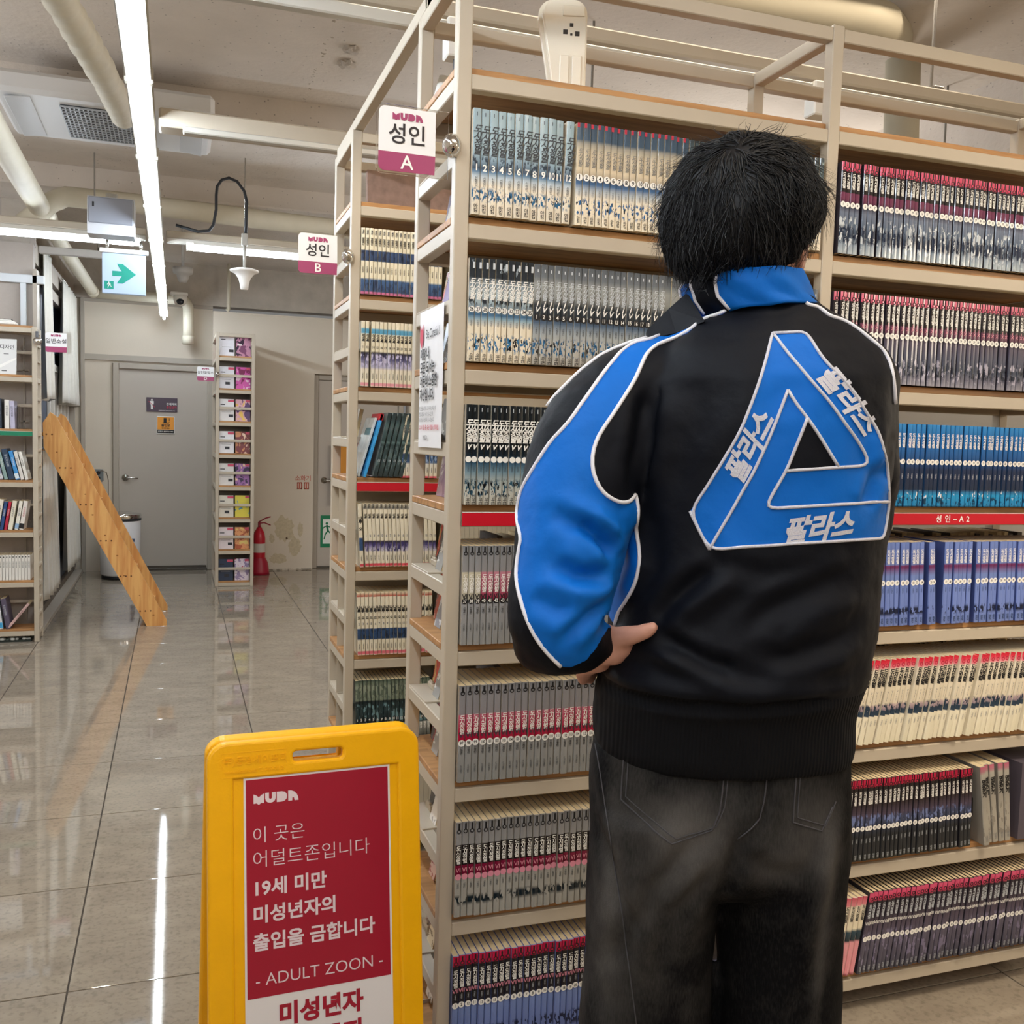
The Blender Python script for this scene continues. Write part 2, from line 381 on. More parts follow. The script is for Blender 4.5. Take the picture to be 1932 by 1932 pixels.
# ------------------------------------------------------------------ doors
def door(name, x0, x1, h, y, knob_x, label):
    fr = MB(); t = .055
    fr.bbox(x0-t, y-.02, 0, x0, y+.1, h+t, .006); fr.bbox(x1, y-.02, 0, x1+t, y+.1, h+t, .006); fr.bbox(x0, y-.02, h, x1, y+.1, h+t, .006)
    d = struct(box(name, DOORM, x0+.003, y+.012, .012, x1-.003, y+.055, h-.003, b=.002), label)
    j = MB(); j.bbox(x0-t, y-.02, 0, x0, y+.1, h+t, .006); j.build('door_jamb', TRIMG, d)
    j = MB(); j.bbox(x1, y-.02, 0, x1+t, y+.1, h+t, .006); j.build('door_jamb', TRIMG, d)
    j = MB(); j.bbox(x0, y-.02, h, x1, y+.1, h+t, .006); j.build('door_head', TRIMG, d)
    j = MB(); j.bbox(x0, y-.01, 0, x1, y+.1, .02, .003); j.build('threshold', mat('dark_steel', '57544f', .4, .8), d)
    j = MB(); M = Matrix.Translation((knob_x, y+.012, .93)) @ Matrix.Rotation(pi/2, 4, 'X')
    j.lathe([(0, 0), (.034, 0), (.034, .008), (.028, .016), (.013, .02), (.012, .05), (0, .052)], 20, M=M)
    s = 1; j.tube([(knob_x, y-.034, .93), (knob_x+.03, y-.038, .93), (knob_x+.08, y-.034, .928), (knob_x+.12, y-.03, .925)], [.011, .011, .009, .007], 10)
    j.build('door_handle', STEEL, d)
    return d
d1 = door('door_1', -.535, .30, 2.0, 10.345, -.475, 'grey steel staff door with two warning signs')
box('door_drop_seal', mat('dark_steel', '57544f', .4, .8), -.5, 10.34, .012, .29, 10.358, .045, d1)
d2 = door('door_2', 1.40, 2.25, 1.975, 10.3, 1.47, 'grey steel door with a green running-man exit sign low on it')

def runner(mb, cx, cz, h, mi, y):
    """running man pictogram"""
    s = h
    flat_poly(mb, disc_poly(cx-.02*s, cz+.42*s, .07*s, 12), mi, y)
    for seg in ([(-.02,.33),(.04,.02),.09], [(-.02,.3),(-.2,.2),.045], [(-.2,.2),(-.25,.06),.04], [(-.02,.3),(.16,.22),.045], [(.16,.22),(.24,.08),.04],
                [(.04,.04),(-.1,-.16),.06], [(-.1,-.16),(-.16,-.42),.05], [(.04,.04),(.2,-.12),.06], [(.2,-.12),(.36,-.2),.05]):
        (ax, az), (bx, bz), w = seg; dx, dz = bx-ax, bz-az; L = math.hypot(dx, dz); nx, nz = -dz/L*w/1.6, dx/L*w/1.6
        flat_poly(mb, [(cx+(ax+nx)*s, cz+(az+nz)*s), (cx+(ax-nx)*s, cz+(az-nz)*s), (cx+(bx-nx)*s, cz+(bz-nz)*s), (cx+(bx+nx)*s, cz+(bz+nz)*s)], mi, y)
GREEN = mat('exit_green', '0a7a50', .5)
t = thing('exit_pictogram', 'green and white running-man sign low on the far right door', 'sign', (1.55, 10.309, .39))
box('plate', GREEN, -.07, -.003, -.17, .07, 0, .17, t).location = (-.04, 0, 0)
mb = MB(); mb.box(-.085, -.0045, -.13, .005, -.003, .13); mb.build('white_doorway', mat('sign_white', 'e8ece6', .5), t)
mb = MB(); runner(mb, -.04, .0, .2, 0, -.0055); mb.build('running_figure', GREEN, t)

t = thing('door_sign', 'dark purple staff-only sign with red struck-out figure on the grey door', 'sign', (-.135, 10.352, 1.66))
box('plate', mat('sign_plum', '4d3f4a', .5), -.145, -.004, -.07, .145, 0, .07, t, .001)
mb = MB(); fx = -.095
flat_poly(mb, disc_poly(fx, .047, .0085), 0, -.0055)
for q in ([(-.013,.036),(.013,.036),(.012,.0),(-.012,.0)], [(-.019,.034),(-.014,.034),(-.013,.002),(-.018,.002)], [(.014,.034),(.019,.034),(.018,.002),(.013,.002)],
          [(-.01,0),(-.001,0),(-.001,-.047),(-.009,-.047)], [(.001,0),(.01,0),(.009,-.047),(.001,-.047)]):
    flat_poly(mb, [(fx+a, b) for a, b in q], 0, -.0055)
put_text(mb, '관계자외', .027, 0, (.09, -.0055, .008), offset=.02); put_text(mb, 'Authorized personnel only', .014, 0, (.045, -.0055, -.055))
put_text(mb, '출입금지', .027, 1, (.09, -.0055, -.024), offset=.02)
flat_poly(mb, [(fx-.032, .03), (fx-.029, .034), (fx+.03, -.024), (fx+.027, -.028)], 1, -.006)
mb.build('lettering', [WINK, mat('sign_crimson', 'b8304a', .5)], t)
t = thing('door_sign', 'small orange CCTV-style caution sign with black pictogram on the grey door', 'sign', (-.10, 10.352, 1.46))
box('plate', WHITE, -.085, -.004, -.088, .085, 0, .088, t, .002)
box('orange_field', mat('sign_orange', 'e79a35', .5), -.078, -.0055, -.045, .078, -.004, .08, t)
mb = MB(); mb.box(-.078, -.0055, -.08, .078, -.004, -.047); mb.box(-.02, -.0065, .025, .008, -.0055, .07); mb.box(-.03, -.0065, .018, .03, -.0055, .026)
mb.box(.03, -.0065, .04, .036, -.0055, .07); mb.box(.03, -.0065, .028, .036, -.0055, .034)
put_text(mb, '출입문', .03, 0, (0, -.0066, -.005), offset=.03); put_text(mb, '닫아주세요', .016, 0, (0, -.0066, -.032), offset=.03)
mb.build('black_print', BLACK, t)
mb = MB(); put_text(mb, '관계자외 출입하지 마세요', .0135, 0, (0, -.0068, -.064), offset=.02); mb.build('white_print', WINK, t)
# red stamped writing on the wall: fire extinguisher point
t = thing('wall_marking', 'faded red stamped writing on the wall between the doors', 'marking', (1.24, 10.199, .90))
mb = MB(); put_text(mb, '소화기', .06, 0, (0, -.001, .05), offset=.01)
for x in (-.06, .01):
    mb.box(x-.0, -.001, -.06, x+.05, 0, -.048); mb.box(x, -.001, 0, x+.05, 0, .012); mb.box(x, -.001, -.06, x+.01, 0, .01); mb.box(x+.04, -.001, -.06, x+.05, 0, .01); mb.box(x+.018, -.001, -.05, x+.03, 0, 0)
mb.build('stamped_letters', mat('stamp_red', 'b8604f', .8), t)
# socket with lead
t = thing('wall_socket', 'grey surface socket with a thin lead beside the staff door', 'socket', (-.72, 10.345, .95))
box('box', mat('socket_grey', '6d7476', .5), -.045, -.045, -.06, .045, 0, .06, t, .006)
mb = MB()
for z in (.025, -.025): mb.lathe([(0, 0), (.019, 0), (.019, .004), (.013, .004), (.012, .001), (0, .001)], 16, M=Matrix.Translation((0, -.045, z)) @ Matrix.Rotation(pi/2, 4, 'X'))
mb.build('outlet', BLACK, t)
mb = MB(); mb.tube([(0, -.055, .025), (.03, -.07, .05), (.075, -.05, .03), (.09, -.03, -.05), (.09, -.02, -.25), (.092, -.02, -.5), (.1, -.02, -.88)], .004, 6); mb.build('lead', mat('lead_brown', '6a5a4a', .6), t)
# red extinguisher
t = thing('fire_extinguisher', 'red fire extinguisher standing behind the narrow far shelf', 'extinguisher', (.785, 9.95, 0))
mb = MB(); mb.lathe([(0, .0), (.052, .0), (.06, .02), (.06, .36), (.05, .42), (.03, .45), (.025, .47), (0, .47)], 24); mb.build('cylinder', mat('extinguisher_red', 'b0102a', .3), t)
mb = MB(); mb.lathe([(.0606, .22), (.0606, .31)], 24); mb.build('label_band', mat('label_grey', 'c5c0b8', .5), t)
mb = MB(); mb.tube([(0, 0, .46), (0, 0, .52)], .014, 8); mb.tube([(-.01, 0, .52), (.06, 0, .56), (.11, 0, .575)], .007, 6); mb.tube([(-.01, 0, .51), (.05, 0, .515), (.11, 0, .49)], .007, 6); mb.build('valve_handle', mat('valve_red', '8a2030', .4), t)
mb = MB(); mb.lathe([(0, 0), (.105, 0), (.10, .03), (.085, .12), (.064, .16), (.063, .165)], 24); mb.build('stand', mat('stand_red', '9c1230', .4), t)
# bin
t = thing('waste_bin', 'tall white round bin with a chrome lid beside the door', 'bin', (-.50, 9.85, 0))
mb = MB(); mb.lathe([(0, .03), (.155, .03), (.175, .05), (.18, .3), (.185, .56), (.18, .575)], 32); mb.build('body', mat('bin_white', 'dcdde0', .25), t)
mb = MB(); mb.lathe([(.188, .572), (.19, .6), (.186, .615), (.12, .625), (0, .628)], 32); mb.build('lid', CHROME, t)
mb = MB(); mb.lathe([(.184, .55), (.1885, .552), (.1885, .575)], 32); mb.build('lid_band', mat('band_dark', '303338', .4), t)
mb = MB(); mb.lathe([(0, 0), (.165, 0), (.165, .03), (0, .03)], 32); mb.build('foot_ring', BLACK, t)
mb = MB()
for z in (.36, .30, .25): mb.box(.098, -.155, z, .135, -.140, z+.03)
mb.build('print', mat('print_blue', '4a5a75', .5), t)
# orange board seen beyond the right-hand shelf
t = thing('orange_board', 'flat orange notice board beyond the end of shelf B', 'board', (1.72, 10.18, 1.0))
box('panel', mat('board_orange', 'cf8a2a', .6), -.17, 0, -.3, .3, .012, .32, t, .002)
box('frame', mat('board_frame', 'a86a1c', .6), -.18, .006, -.31, .31, .018, -.29, t)

# ------------------------------------------------------------------ pipes
def pipe(name, pts, r, label, n=16, m=PIPE, wrap=0.0, flanges=()):
    P = []
    for i in range(len(pts)-1):
        a, b = Vector(pts[i]), Vector(pts[i+1]); k = max(2, int((b-a).length/(.03 if wrap else .25)))
        for j in range(k): P.append(a.lerp(b, j/k))
    P.append(Vector(pts[-1])); rr = random.Random(len(P))
    rs = [r*(1+(wrap*rr.uniform(-1, 1)+wrap*sin(i*1.9))) for i in range(len(P))] if wrap else r
    mb = MB(); mb.tube(P, rs, n); t = thing(name, label, 'pipe', (0, 0, 0))
    mb.build('pipe_run', m, t)
    if flanges:
        mb = MB()
        for a, b in flanges: mb.tube([a, b], r*1.1, n)
        mb.build('coupling', m, t)
    return t
def arc(c, r, a0, a1, n, plane='xz'):
    out = []
    for i in range(n+1):
        a = a0+(a1-a0)*i/n; u, v = r*cos(a), r*sin(a)
        out.append({'xz': (c[0]+u, c[1], c[2]+v), 'yz': (c[0], c[1]+u, c[2]+v), 'xy': (c[0]+u, c[1]+v, c[2])}[plane])
    return out
LAG = mat('pipe_lagging', 'dcd8c8', .55, noise_amt=.04, nscale=30, bump=.3, bscale=40)
pipe('lagged_pipe', [(-.52, 2.2, 2.78), (-.40, 3.0, 2.76), (-.34, 3.45, 2.74), (-.27, 3.9, 2.72), (-.225, 4.3, 2.72), (-.215, 4.55, 2.74), (-.215, 4.9, 2.85)], .052, 'white tape-wrapped pipe snaking under the ceiling left of the light strip', wrap=.05, m=LAG, n=20)
pipe('ceiling_pipe', [(-.74, 3.6, 2.70), (-.755, 5.0, 2.70), (-.765, 6.75, 2.70)], .06, 'thick cream pipe along the left edge of the ceiling, ending at the lit cross rail', flanges=[((-.765, 6.5, 2.70), (-.765, 6.78, 2.70))])
pipe('ceiling_pipe', [(-.775, 6.8, 2.70), (-.75, 10.15, 2.70)], .05, 'cream pipe continuing above the curtain toward the back wall', flanges=[((-.75, 10.0, 2.70), (-.75, 10.19, 2.70))])
pipe('cross_pipe', [(-.85, 6.45, 2.60), (-.70, 6.45, 2.74)]+[(-.62, 6.45, 2.78), (-.3, 6.45, 2.78), (.4, 6.45, 2.76), (1.2, 6.45, 2.74), (3.2, 6.45, 2.70)], .06, 'cream pipe running across the ceiling behind the speaker')
pipe('back_pipe', [(-.72, 10.2, 2.70), (.02, 10.2, 2.69)]+arc((.02, 10.2, 2.60), .09, pi/2, 0, 6)+[(.11, 10.2, 2.3)], .052, 'cream pipe over the staff door that elbows down beside the camera', flanges=[((.11, 10.2, 2.34), (.11, 10.2, 2.26))])
DRP = mat('drain_cream', 'aaa28e', .7, noise_amt=.03, nscale=12)
pipe('drain_pipe', [(1.514,3.0003,2.93), (1.9707,2.9791,2.93), (2.2438,2.9643,2.93), (2.3499,2.9547,2.92), (2.9812,3.62,3.2069), (3.0129,3.62,3.1218), (3.0304,3.62,2.6346)], .075, 'fat cream drain pipe elbowing down beyond the shelf at upper right', m=DRP)
pipe('conduit', [(.49, 10.12, 3.06), (.485, 10.12, 2.62), (.47, 10.12, 2.60)], .018, 'thin grey conduit dropping from the ceiling right of the camera', 8)

# ------------------------------------------------------------------ light tracks
TUBE = mat('led_tube', 'ffffff', .3, emit=(.90, .95, 1.0), estr=120)
TUBE2 = mat('led_tube_cross', 'ffffff', .3, emit=(.90, .95, 1.0), estr=40)
TRAY = mat('cable_tray', '8f897b', .6)
RAIL = mat('track_rail', 'c9c6bd', .35, .3)
ZL = 2.49
t = thing('strip_light', 'long continuous cold-white tube light running down the aisle ceiling', 'light')
x = -.112
mb = MB(); mb.tube([(x, -1.5, ZL-.008), (x, 10.05, ZL-.008)], .0125, 12); mb.build('tube', TUBE, t)
for s in (-1, 1):
    mb = MB(); mb.bbox(x+s*.029-.011, -1.5, ZL+.004, x+s*.029+.011, 10.0, ZL+.04, .004); mb.build('housing', TRAY, t)
mb = MB(); mb.bbox(x-.017, -1.5, ZL+.016, x+.017, 10.0, ZL+.04, .003); mb.build('reflector', TRAY, t)
for y in (.6, 1.5, 2.4, 3.3, 4.2, 5.1, 6.0, 6.9, 7.8, 8.7, 9.6):
    mb = MB(); mb.bbox(x-.043, y, ZL-.007, x+.043, y+.03, ZL+.043, .003); mb.build('bracket', TRAY, t)
for y in (1.2, 3.73, 6.2, 9.5):
    mb = MB(); mb.tube([(x, y, ZL+.05), (x, y, 3.12)], .004, 6); mb.build('hanger_rod', STEEL, t)
def cross(y, x0, x1, label, lit, tray=(.055, .10), zt=ZL, rail=(.02, .05), rx=0, hang=None):
    t = thing('track_rail', label, 'light track', (0, y, zt))
    if tray:
        mb = MB(); mb.bbox(x0, -.01, tray[0], x1, .09, tray[1], .006); mb.build('channel', PAINT, t)
    mb = MB(); mb.bbox(x0+rx, -.055, rail[0], x1, -.02, rail[1], .004); mb.build('rail', RAIL, t)
    for a, b in lit:
        mb = MB(); mb.tube([(a, -.04, 0), (b, -.04, 0)], .0145, 12); mb.build('tube', TUBE2, t)
        for q in (a, b):
            mb = MB(); mb.bbox(q-.02, -.06, -.015, q+.02, -.02, .035, .004); mb.build('end_cap', WHITE, t)
    for k in (hang or []):
        mb = MB(); mb.tube([(k, .04, tray[1]), (k, .04, 3.12-zt)], .005, 6); mb.build('hanger_rod', mat('dull_rod', '8c8780', .6), t)
        mb = MB(); mb.bbox(k-.02, 0, tray[1], k+.02, .08, tray[1]+.012, .003); mb.build('bracket', STEEL, t)
    return t
cross(6.2, -2.4, -.17, 'cross light rail with a lit cold tube above the green exit sign', [(-2.1, -.98), (-.95, -.22)], hang=[-1.6, -.45])
cross(6.2, -.06, 3.2, 'cross light rail with a lit cold tube behind the white funnel antenna', [(.075, .82), (1.0, 2.4)], hang=[1.4, 2.9])
cross(3.73, -.06, 4.6, 'unlit cross rail under a cream channel in front of the air conditioner', [], tray=(-.01, .055), rail=(-.035, -.012), rx=.08, hang=[1.6, 3.4])
cross(2.62, .05, 5.2, 'long light rail with a cream channel above the shelf aisle', [], rail=(-.01, .025), tray=(.055, .095), hang=[2.33, 4.2])
cross(.75, -.06, 5.2, 'light rail over the aisle in front of the shelf', [], hang=[1.2, 3.4])
def track_head(x, y, label, full=True):
    t = thing('track_light', label, 'spotlight', (x, y-.04, ZL+.03))
    mb = MB(); mb.bbox(-.035, -.028, -.10, .035, .028, 0, .004); mb.build('adapter', WHITE, t)
    if full:
        mb = MB(); mb.tube([(0, 0, -.1), (0, 0, -.19)], .012, 10); mb.build('stem', mat('dark_grey', '55565a', .4), t)
        mb = MB(); mb.tube([(-.015, .01, -.15), (-.045, .03, -.28)], .032, 16); mb.build('lamp_head', WHITE, t)
    return t
track_head(.705, 2.62, 'white track spotlight hanging behind the tall shelf post with sign A')
track_head(1.8449, 2.62, 'small white track adapter beyond the second shelf post', False)
for x, w_ in ((.95, 'nearest the strip light'), (1.75, 'in the middle'), (2.5, 'farthest along')): track_head(x, .75, 'white track spotlight over the front aisle, '+w_)

# ------------------------------------------------------------------ hanging equipment
t = thing('air_conditioner', 'white ceiling cassette air conditioner with a grey lattice grille', 'air conditioner', (-.31, 5.30, 2.90))
x0, x1, y0, y1 = -.47, .48, -.36, .36
mb = MB(); mb.bbox(x0, y0, 0, x1, y1, .10, .02); mb.build('casing', mat('ac_white', 'd9dadb', .4), t)
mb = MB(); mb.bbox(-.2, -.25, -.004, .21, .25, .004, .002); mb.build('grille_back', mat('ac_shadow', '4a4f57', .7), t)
gm = mat('ac_grille', 'b9c1ca', .4); mb = MB()
for i in range(22): mb.box(-.2+i*.0195-.003, -.25, -.010, -.2+i*.0195+.003, .25, -.004)
for i in range(13): mb.box(-.2, -.25+i*.0415-.003, -.012, .21, -.25+i*.0415+.003, -.005)
g = mb.build('grille', gm, t); g['kind'] = 'stuff'
for s, xx in ((-1, -.37), (1, .38)):
    mb = MB(); M = Matrix.Translation((xx, 0, -.006)) @ Matrix.Rotation(s*.12, 4, 'Y'); mb.bbox(-.055, -.31, -.004, .055, .31, .004, .003, M=M); mb.build('louvre', mat('ac_louvre', 'c9ccd0', .4), t)

t = thing('wall_speaker', 'silver-grey box speaker hanging on the cross rail beside the strip light', 'speaker', (-.335, 5.85, 2.53), (0, 0, 0))
pr = [(-.09,-.075),(-.10,-.03),(-.095,.10),(-.08,.125),(.08,.125),(.09,.1),(.09,-.04),(.06,-.075)]
mb = MB(); mb.prism(pr, .235, 'x', base=-.1175); mb.build('cabinet', mat('speaker_silver', 'c4c6ca', .35), t)
mb = MB(); mb.bbox(-.112, -.106, -.02, .112, -.095, .118, .006); mb.build('grille', mat('speaker_grey', '8b8e97', .55), t)
mb = MB(); mb.box(-.092, -.108, .065, -.082, -.105, .09); mb.build('badge', BLACK, t)
mb = MB(); mb.bbox(-.03, -.02, .12, .03, .05, .16, .004); mb.build('bracket', STEEL, t)

t = thing('exit_sign', 'lit green and white hanging exit sign with an arrow pointing right', 'sign', (-.285, 6.10, 2.30))
box('panel', mat('exit_panel', 'a9bbd0', .5, emit=(.70, .84, 1.0), estr=.10), -.117, -.012, -.115, .117, .012, .115, t, .004)
box('top_rail', WHITE, -.13, -.02, .115, .13, .02, .14, t, .003)
mb = MB(); A = [(-.062,.014),(-.012,.014),(-.038,.055),(-.006,.055),(.064,0),(-.006,-.055),(-.038,-.055),(-.012,-.014),(-.062,-.014)]
flat_poly(mb, A, 0, -.0135); mb.box(-.105, -.0135, -.09, -.055, -.0125, -.045); mb.build('arrow', mat('exit_teal', '0a8a78', .6), t)
mb = MB(); runner(mb, -.08, -.068, .038, 0, -.0145); mb.build('running_figure', WINK, t)
mb = MB(); mb.tube([(.09, 0, .14), (.09, 0, .19)], .008, 8); mb.tube([(-.09, 0, .14), (-.09, 0, .19)], .008, 8); mb.build('hanger', STEEL, t)

t = thing('funnel_antenna', 'white funnel-shaped antenna dome hanging under the cross tube', 'antenna', (.375, 5.98, 2.33))
mb = MB(); mb.lathe([(0, -.085), (.022, -.082), (.026, -.05), (.034, -.02), (.055, .008), (.075, .016), (.083, .022), (.083, .028), (.06, .036), (0, .036)], 28); mb.build('dome', mat('antenna_white', 'e4e1dc', .4), t)
mb = MB(); mb.tube([(0, 0, .036), (0, 0, .17)], .009, 10); mb.bbox(-.018, -.018, .17, .018, .018, .24, .004); mb.build('stem', mat('stem_grey', 'a5a29a', .4), t)
mb = MB(); mb.tube([(0, 0, .24), (0, 0, .8)], .004, 6); mb.build('hanger_rod', STEEL, t)
cab = [(.005, -.01, .24), (.008, -.01, .34), (.01, -.01, .42), (-.005, -.01, .48), (-.045, -.01, .53), (-.09, -.01, .545), (-.13, -.01, .53), (-.155, -.01, .49), (-.16, -.01, .44), (-.16, -.01, .36), (-.175, -.01, .27), (-.2, -.01, .235), (-.26, -.01, .225), (-.38, -.01, .25)]
mb = MB(); mb.tube(cab, .0085, 8); mb.build('cable', mat('cable_black', '23262b', .5), t)

t = thing('security_camera', 'white dome security camera mounted over the staff door', 'camera', (0.0326, 9.85, 2.6619))
mb = MB(); mb.bbox(-.09, -.05, .02, .07, .05, .05, .01); mb.bbox(-.03, .04, .025, .0, .45, .045, .004); mb.build('mount', WHITE, t)
mb = MB(); mb.lathe([(0, -.08), (.03, -.075), (.052, -.055), (.062, -.02), (.062, .02), (0, .02)], 24); mb.build('housing', WHITE, t)
mb = MB(); M = Matrix.Translation((0, -.055, -.035)) @ Matrix.Rotation(radians(80), 4, 'X'); mb.lathe([(0, .012), (.02, .01), (.032, 0), (.034, -.01)], 20, M=M); mb.build('lens', mat('lens_dark', '20242c', .1), t)
t = thing('smoke_detector', 'small white ceiling detector beyond the strip light', 'detector', (0.0487, 8.6, 2.7216))
mb = MB(); mb.lathe([(0, -.09), (.03, -.088), (.045, -.06), (.05, -.03), (.075, -.02), (.08, .0), (.08, .03), (0, .03)], 24); mb.build('housing', mat('detector_white', 'bab7b2', .5), t)
mb = MB(); mb.tube([(0, 0, .03), (0, 0, .36)], .012, 8); mb.build('drop_rod', mat('detector_white', 'bab7b2', .5), t)
t = thing('steel_bar', 'grey steel lintel bar from the curtain corner toward the exit sign', 'bar', (0, 7.22, 2.555))
mb = MB(); mb.bbox(-.86, -.02, 0, -.3, .02, .05, .004); mb.build('bar', mat('bar_grey', '9f9992', .4), t)
mb = MB(); mb.tube([(-.5, 0, .05), (-.5, 0, .5)], .005, 6); mb.build('hanger_rod', STEEL, t)

# ================================================================== SHELVES
T = .03; PITCH = .2925
def unit(name, label, loc, posts, depth, levels, z0, height, rotz=0, group=None, end=True, mids=True, boards=None, skip_first_board=False, backbar=True):
    t = thing(name, label, 'bookshelf', loc, (0, 0, rotz), group)
    L = posts[-1]+T
    pm = MB().bbox(0, 0, 0, T, T, height, .002).mesh('post', [PAINT])
    for p in posts:
        for y in (0, depth-T): link('post', pm, t, (p, y, 0))
    zs = z0 if isinstance(z0, list) else [z0+PITCH*k for k in range(levels)]
    levels = len(zs)
    for i in range(len(posts)-1):
        a, b = posts[i]+T, posts[i+1]
        rm = MB().bbox(a, .001, -T, b, T-.001, 0, .002).mesh('rail', [PAINT])
        bm_ = MB().bbox(a-.004, .012, 0, b+.004, depth-.012, .015, .0015).mesh('shelf_board', [WOOD])
        for k, z in enumerate(zs):
            link('rail', rm, t, (0, 0, z)); link('rail', rm, t, (0, depth-T, z))
            link('shelf_board', bm_, t, (0, 0, z+.0002))
        link('rail', rm, t, (0, 0, height-.006))
        if backbar: link('rail', rm, t, (0, depth-T, height-.006))
    cm = MB().bbox(.001, T, -T, T-.001, depth-T, 0, .002).mesh('end_rung', [PAINT])
    for j, p in enumerate(posts):
        link('end_rung', cm, t, (p, 0, height-.001))
        for k, z in enumerate(zs):
            link('end_rung', cm, t, (p, 0, z))
            if j == 0 and mids and k < levels-1: link('end_rung', cm, t, (p, 0, z+.1425))
    if end:
        em = MB().bbox(0, T, 0, T, depth-T, .015, .0015).mesh('end_board', [WOOD])
        pl = MB().bbox(.002, T+.13, 0, .16, depth-T, .004, .001).mesh('display_plate', [PAINT])
        for k, z in enumerate(zs):
            link('end_board', em, t, (posts[0], 0, z+.0002))
            if mids and k < levels-1: link('display_plate', pl, t, (posts[0], 0, z+.1425))
    return t, zs
POSTS = [0, .877, 1.754]
A, ZA = unit('bookshelf', 'long cream steel bookshelf A the person is looking at', (.526, 1.92, 0), POSTS, .35, 8, .096, 2.375)
B, ZB = unit('bookshelf', 'cream steel bookshelf B standing behind shelf A across a narrow aisle', (.522, 3.133, 0), POSTS, .36, 8, .096, 2.375)
box('back_panel', PAINT, 0, .176, .1, 1.78, .178, .12, A)
# welds on the top corners
for U in (A, B):
    mb = MB()
    mb.bbox(.012, .33, 2.37, .03, .345, 2.378, .002); mb.build('weld', PAINT, U)
# tie beam
t = thing('tie_beam', 'cream square tube tying the tops of shelf A and shelf B together', 'beam', (.528, 2.2, 2.3755))
mb = MB(); mb.bbox(0, 0, 0, .03, 1.29, .032, .002); mb.build('tube', PAINT, t)
mb = MB(); mb.bbox(.0, 0, 0, .03, .012, .03, .001); mb.build('end_plug', PAINT, t)

# coloured label strips on the level at hip height
def strip(x0, x1, y, z, m, label, txt=None, tx=0):
    t = thing('label_strip', label, 'label strip', (x0, y, z))
    mb = MB(); mb.bbox(0, -.004, -.028, x1-x0, 0, 0, .0008); mb.build('strip', m, t)
    mb = MB(); mb.box(0, -.0045, 0, x1-x0, 0, .0015); mb.build('lip', WHITE, t)
    if txt:
        mb = MB(); put_text(mb, txt, .02, 0, (tx-x0, -.0048, -.0145), offset=.02, space=1.15); mb.build('lettering', WINK, t)
ZR = ZA[4]
strip(.556, 1.403, 1.919, ZR, RED, 'plain red label strip on shelf A left of the person')
strip(1.433, 2.28, 1.919, ZR, RED, 'red label strip reading A2 in white on shelf A', '성 인 – A 2', 1.821)
strip(.552, 1.399, 3.132, ZR, RED, 'plain red label strip on shelf B')

# ------------------------------------------------------------------ acrylic signs
PLUM = mat('sign_plum_red', '9c3f66', .4)
GLASS = mat('acrylic', 'ffffff', .03, trans=1.0, ior=1.3)
def acrylic(loc, w, h, lines, letter, label, ball=True, wred=.3, fs=.05):
    t = thing('hanging_sign', label, 'sign', loc)            # loc: right edge centre, sign extends to -x
    r = .012
    def rr(x0, z0, x1, z1, r):
        out = []
        for cx, cz, a in ((x1-.001, z1-.001, None), (x0+r, z1-r, pi/2), (x0+r, z0+r, pi), (x1-.001, z0+.001, None)):
            if a is None: out.append((cx, cz))
            else: out += [(cx+r*cos(a+pi/2*i/5), cz+r*sin(a+pi/2*i/5)) for i in range(6)]
        return out
    mb = MB(); mb.prism(rr(-w-.028, -h/2-.005, 0, h/2+.005, r), .004, 'y', base=.001); mb.build('clear_plate', GLASS, t)
    xr = -.028-.0
    mb = MB(); zc = -h/2+h*wred
    mb.prism([p for p in rr(-w-.024, zc, xr, h/2, r)][:7]+[(-w-.024, zc), (xr, zc)], .0015, 'y', base=-.001); mb.build('white_field', mat('sign_face', 'e6e6e6', .4), t)
    q = rr(-w-.024, -h/2, xr, zc, r); mb = MB(); mb.prism([(xr, zc), (-w-.024, zc)]+q[7:], .0015, 'y', base=-.001); mb.build('plum_field', PLUM, t)
    mb = MB(); cx = -w/2-.026
    if lines: put_text(mb, lines, fs, 0, (cx, -.0018, zc+(h/2-zc)*.38), offset=.015)
    if letter: put_text(mb, letter, h*wred*1.02, 1, (cx, -.0018, (zc-h/2)/2-.001), offset=.01)
    k = h*.115; logo(mb, cx-k*2.15, h/2-h*.2, k, 2, -.0018)
    mb.build('lettering', [mat('sign_ink', '2a2528', .5), WINK, PLUM], t)
    if ball:
        mb = MB(); M = Matrix.Translation((.005, -.004, 0)) @ Matrix.Rotation(radians(60), 4, 'Z') @ Matrix.Rotation(pi/2, 4, 'X')
        mb.lathe([(0, .018), (.012, .0165), (.021, .010), (.024, 0), (.021, -.010), (.012, -.017), (0, -.019)], 24, M=M)
        mb.build('clamp_ball', CHROME, t)
        mb = MB(); mb.bbox(-.012, -.004, -.006, .006, .006, .006, .002); mb.build('clamp_jaw', CHROME, t)
    return t
pA = (0.5159,1.925,1.9983)
acrylic((pA[0]-.003, 1.925, pA[2]), .118, .123, '성인', 'A', 'acrylic sign A with plum band, clamped to the front corner of shelf A', fs=.042)
pB = (0.5096,3.13,1.9801)
acrylic((pB[0]-.003, 3.13, pB[2]), .125, .123, '성인', 'B', 'acrylic sign B with plum band, clamped to the corner of shelf B', fs=.042)

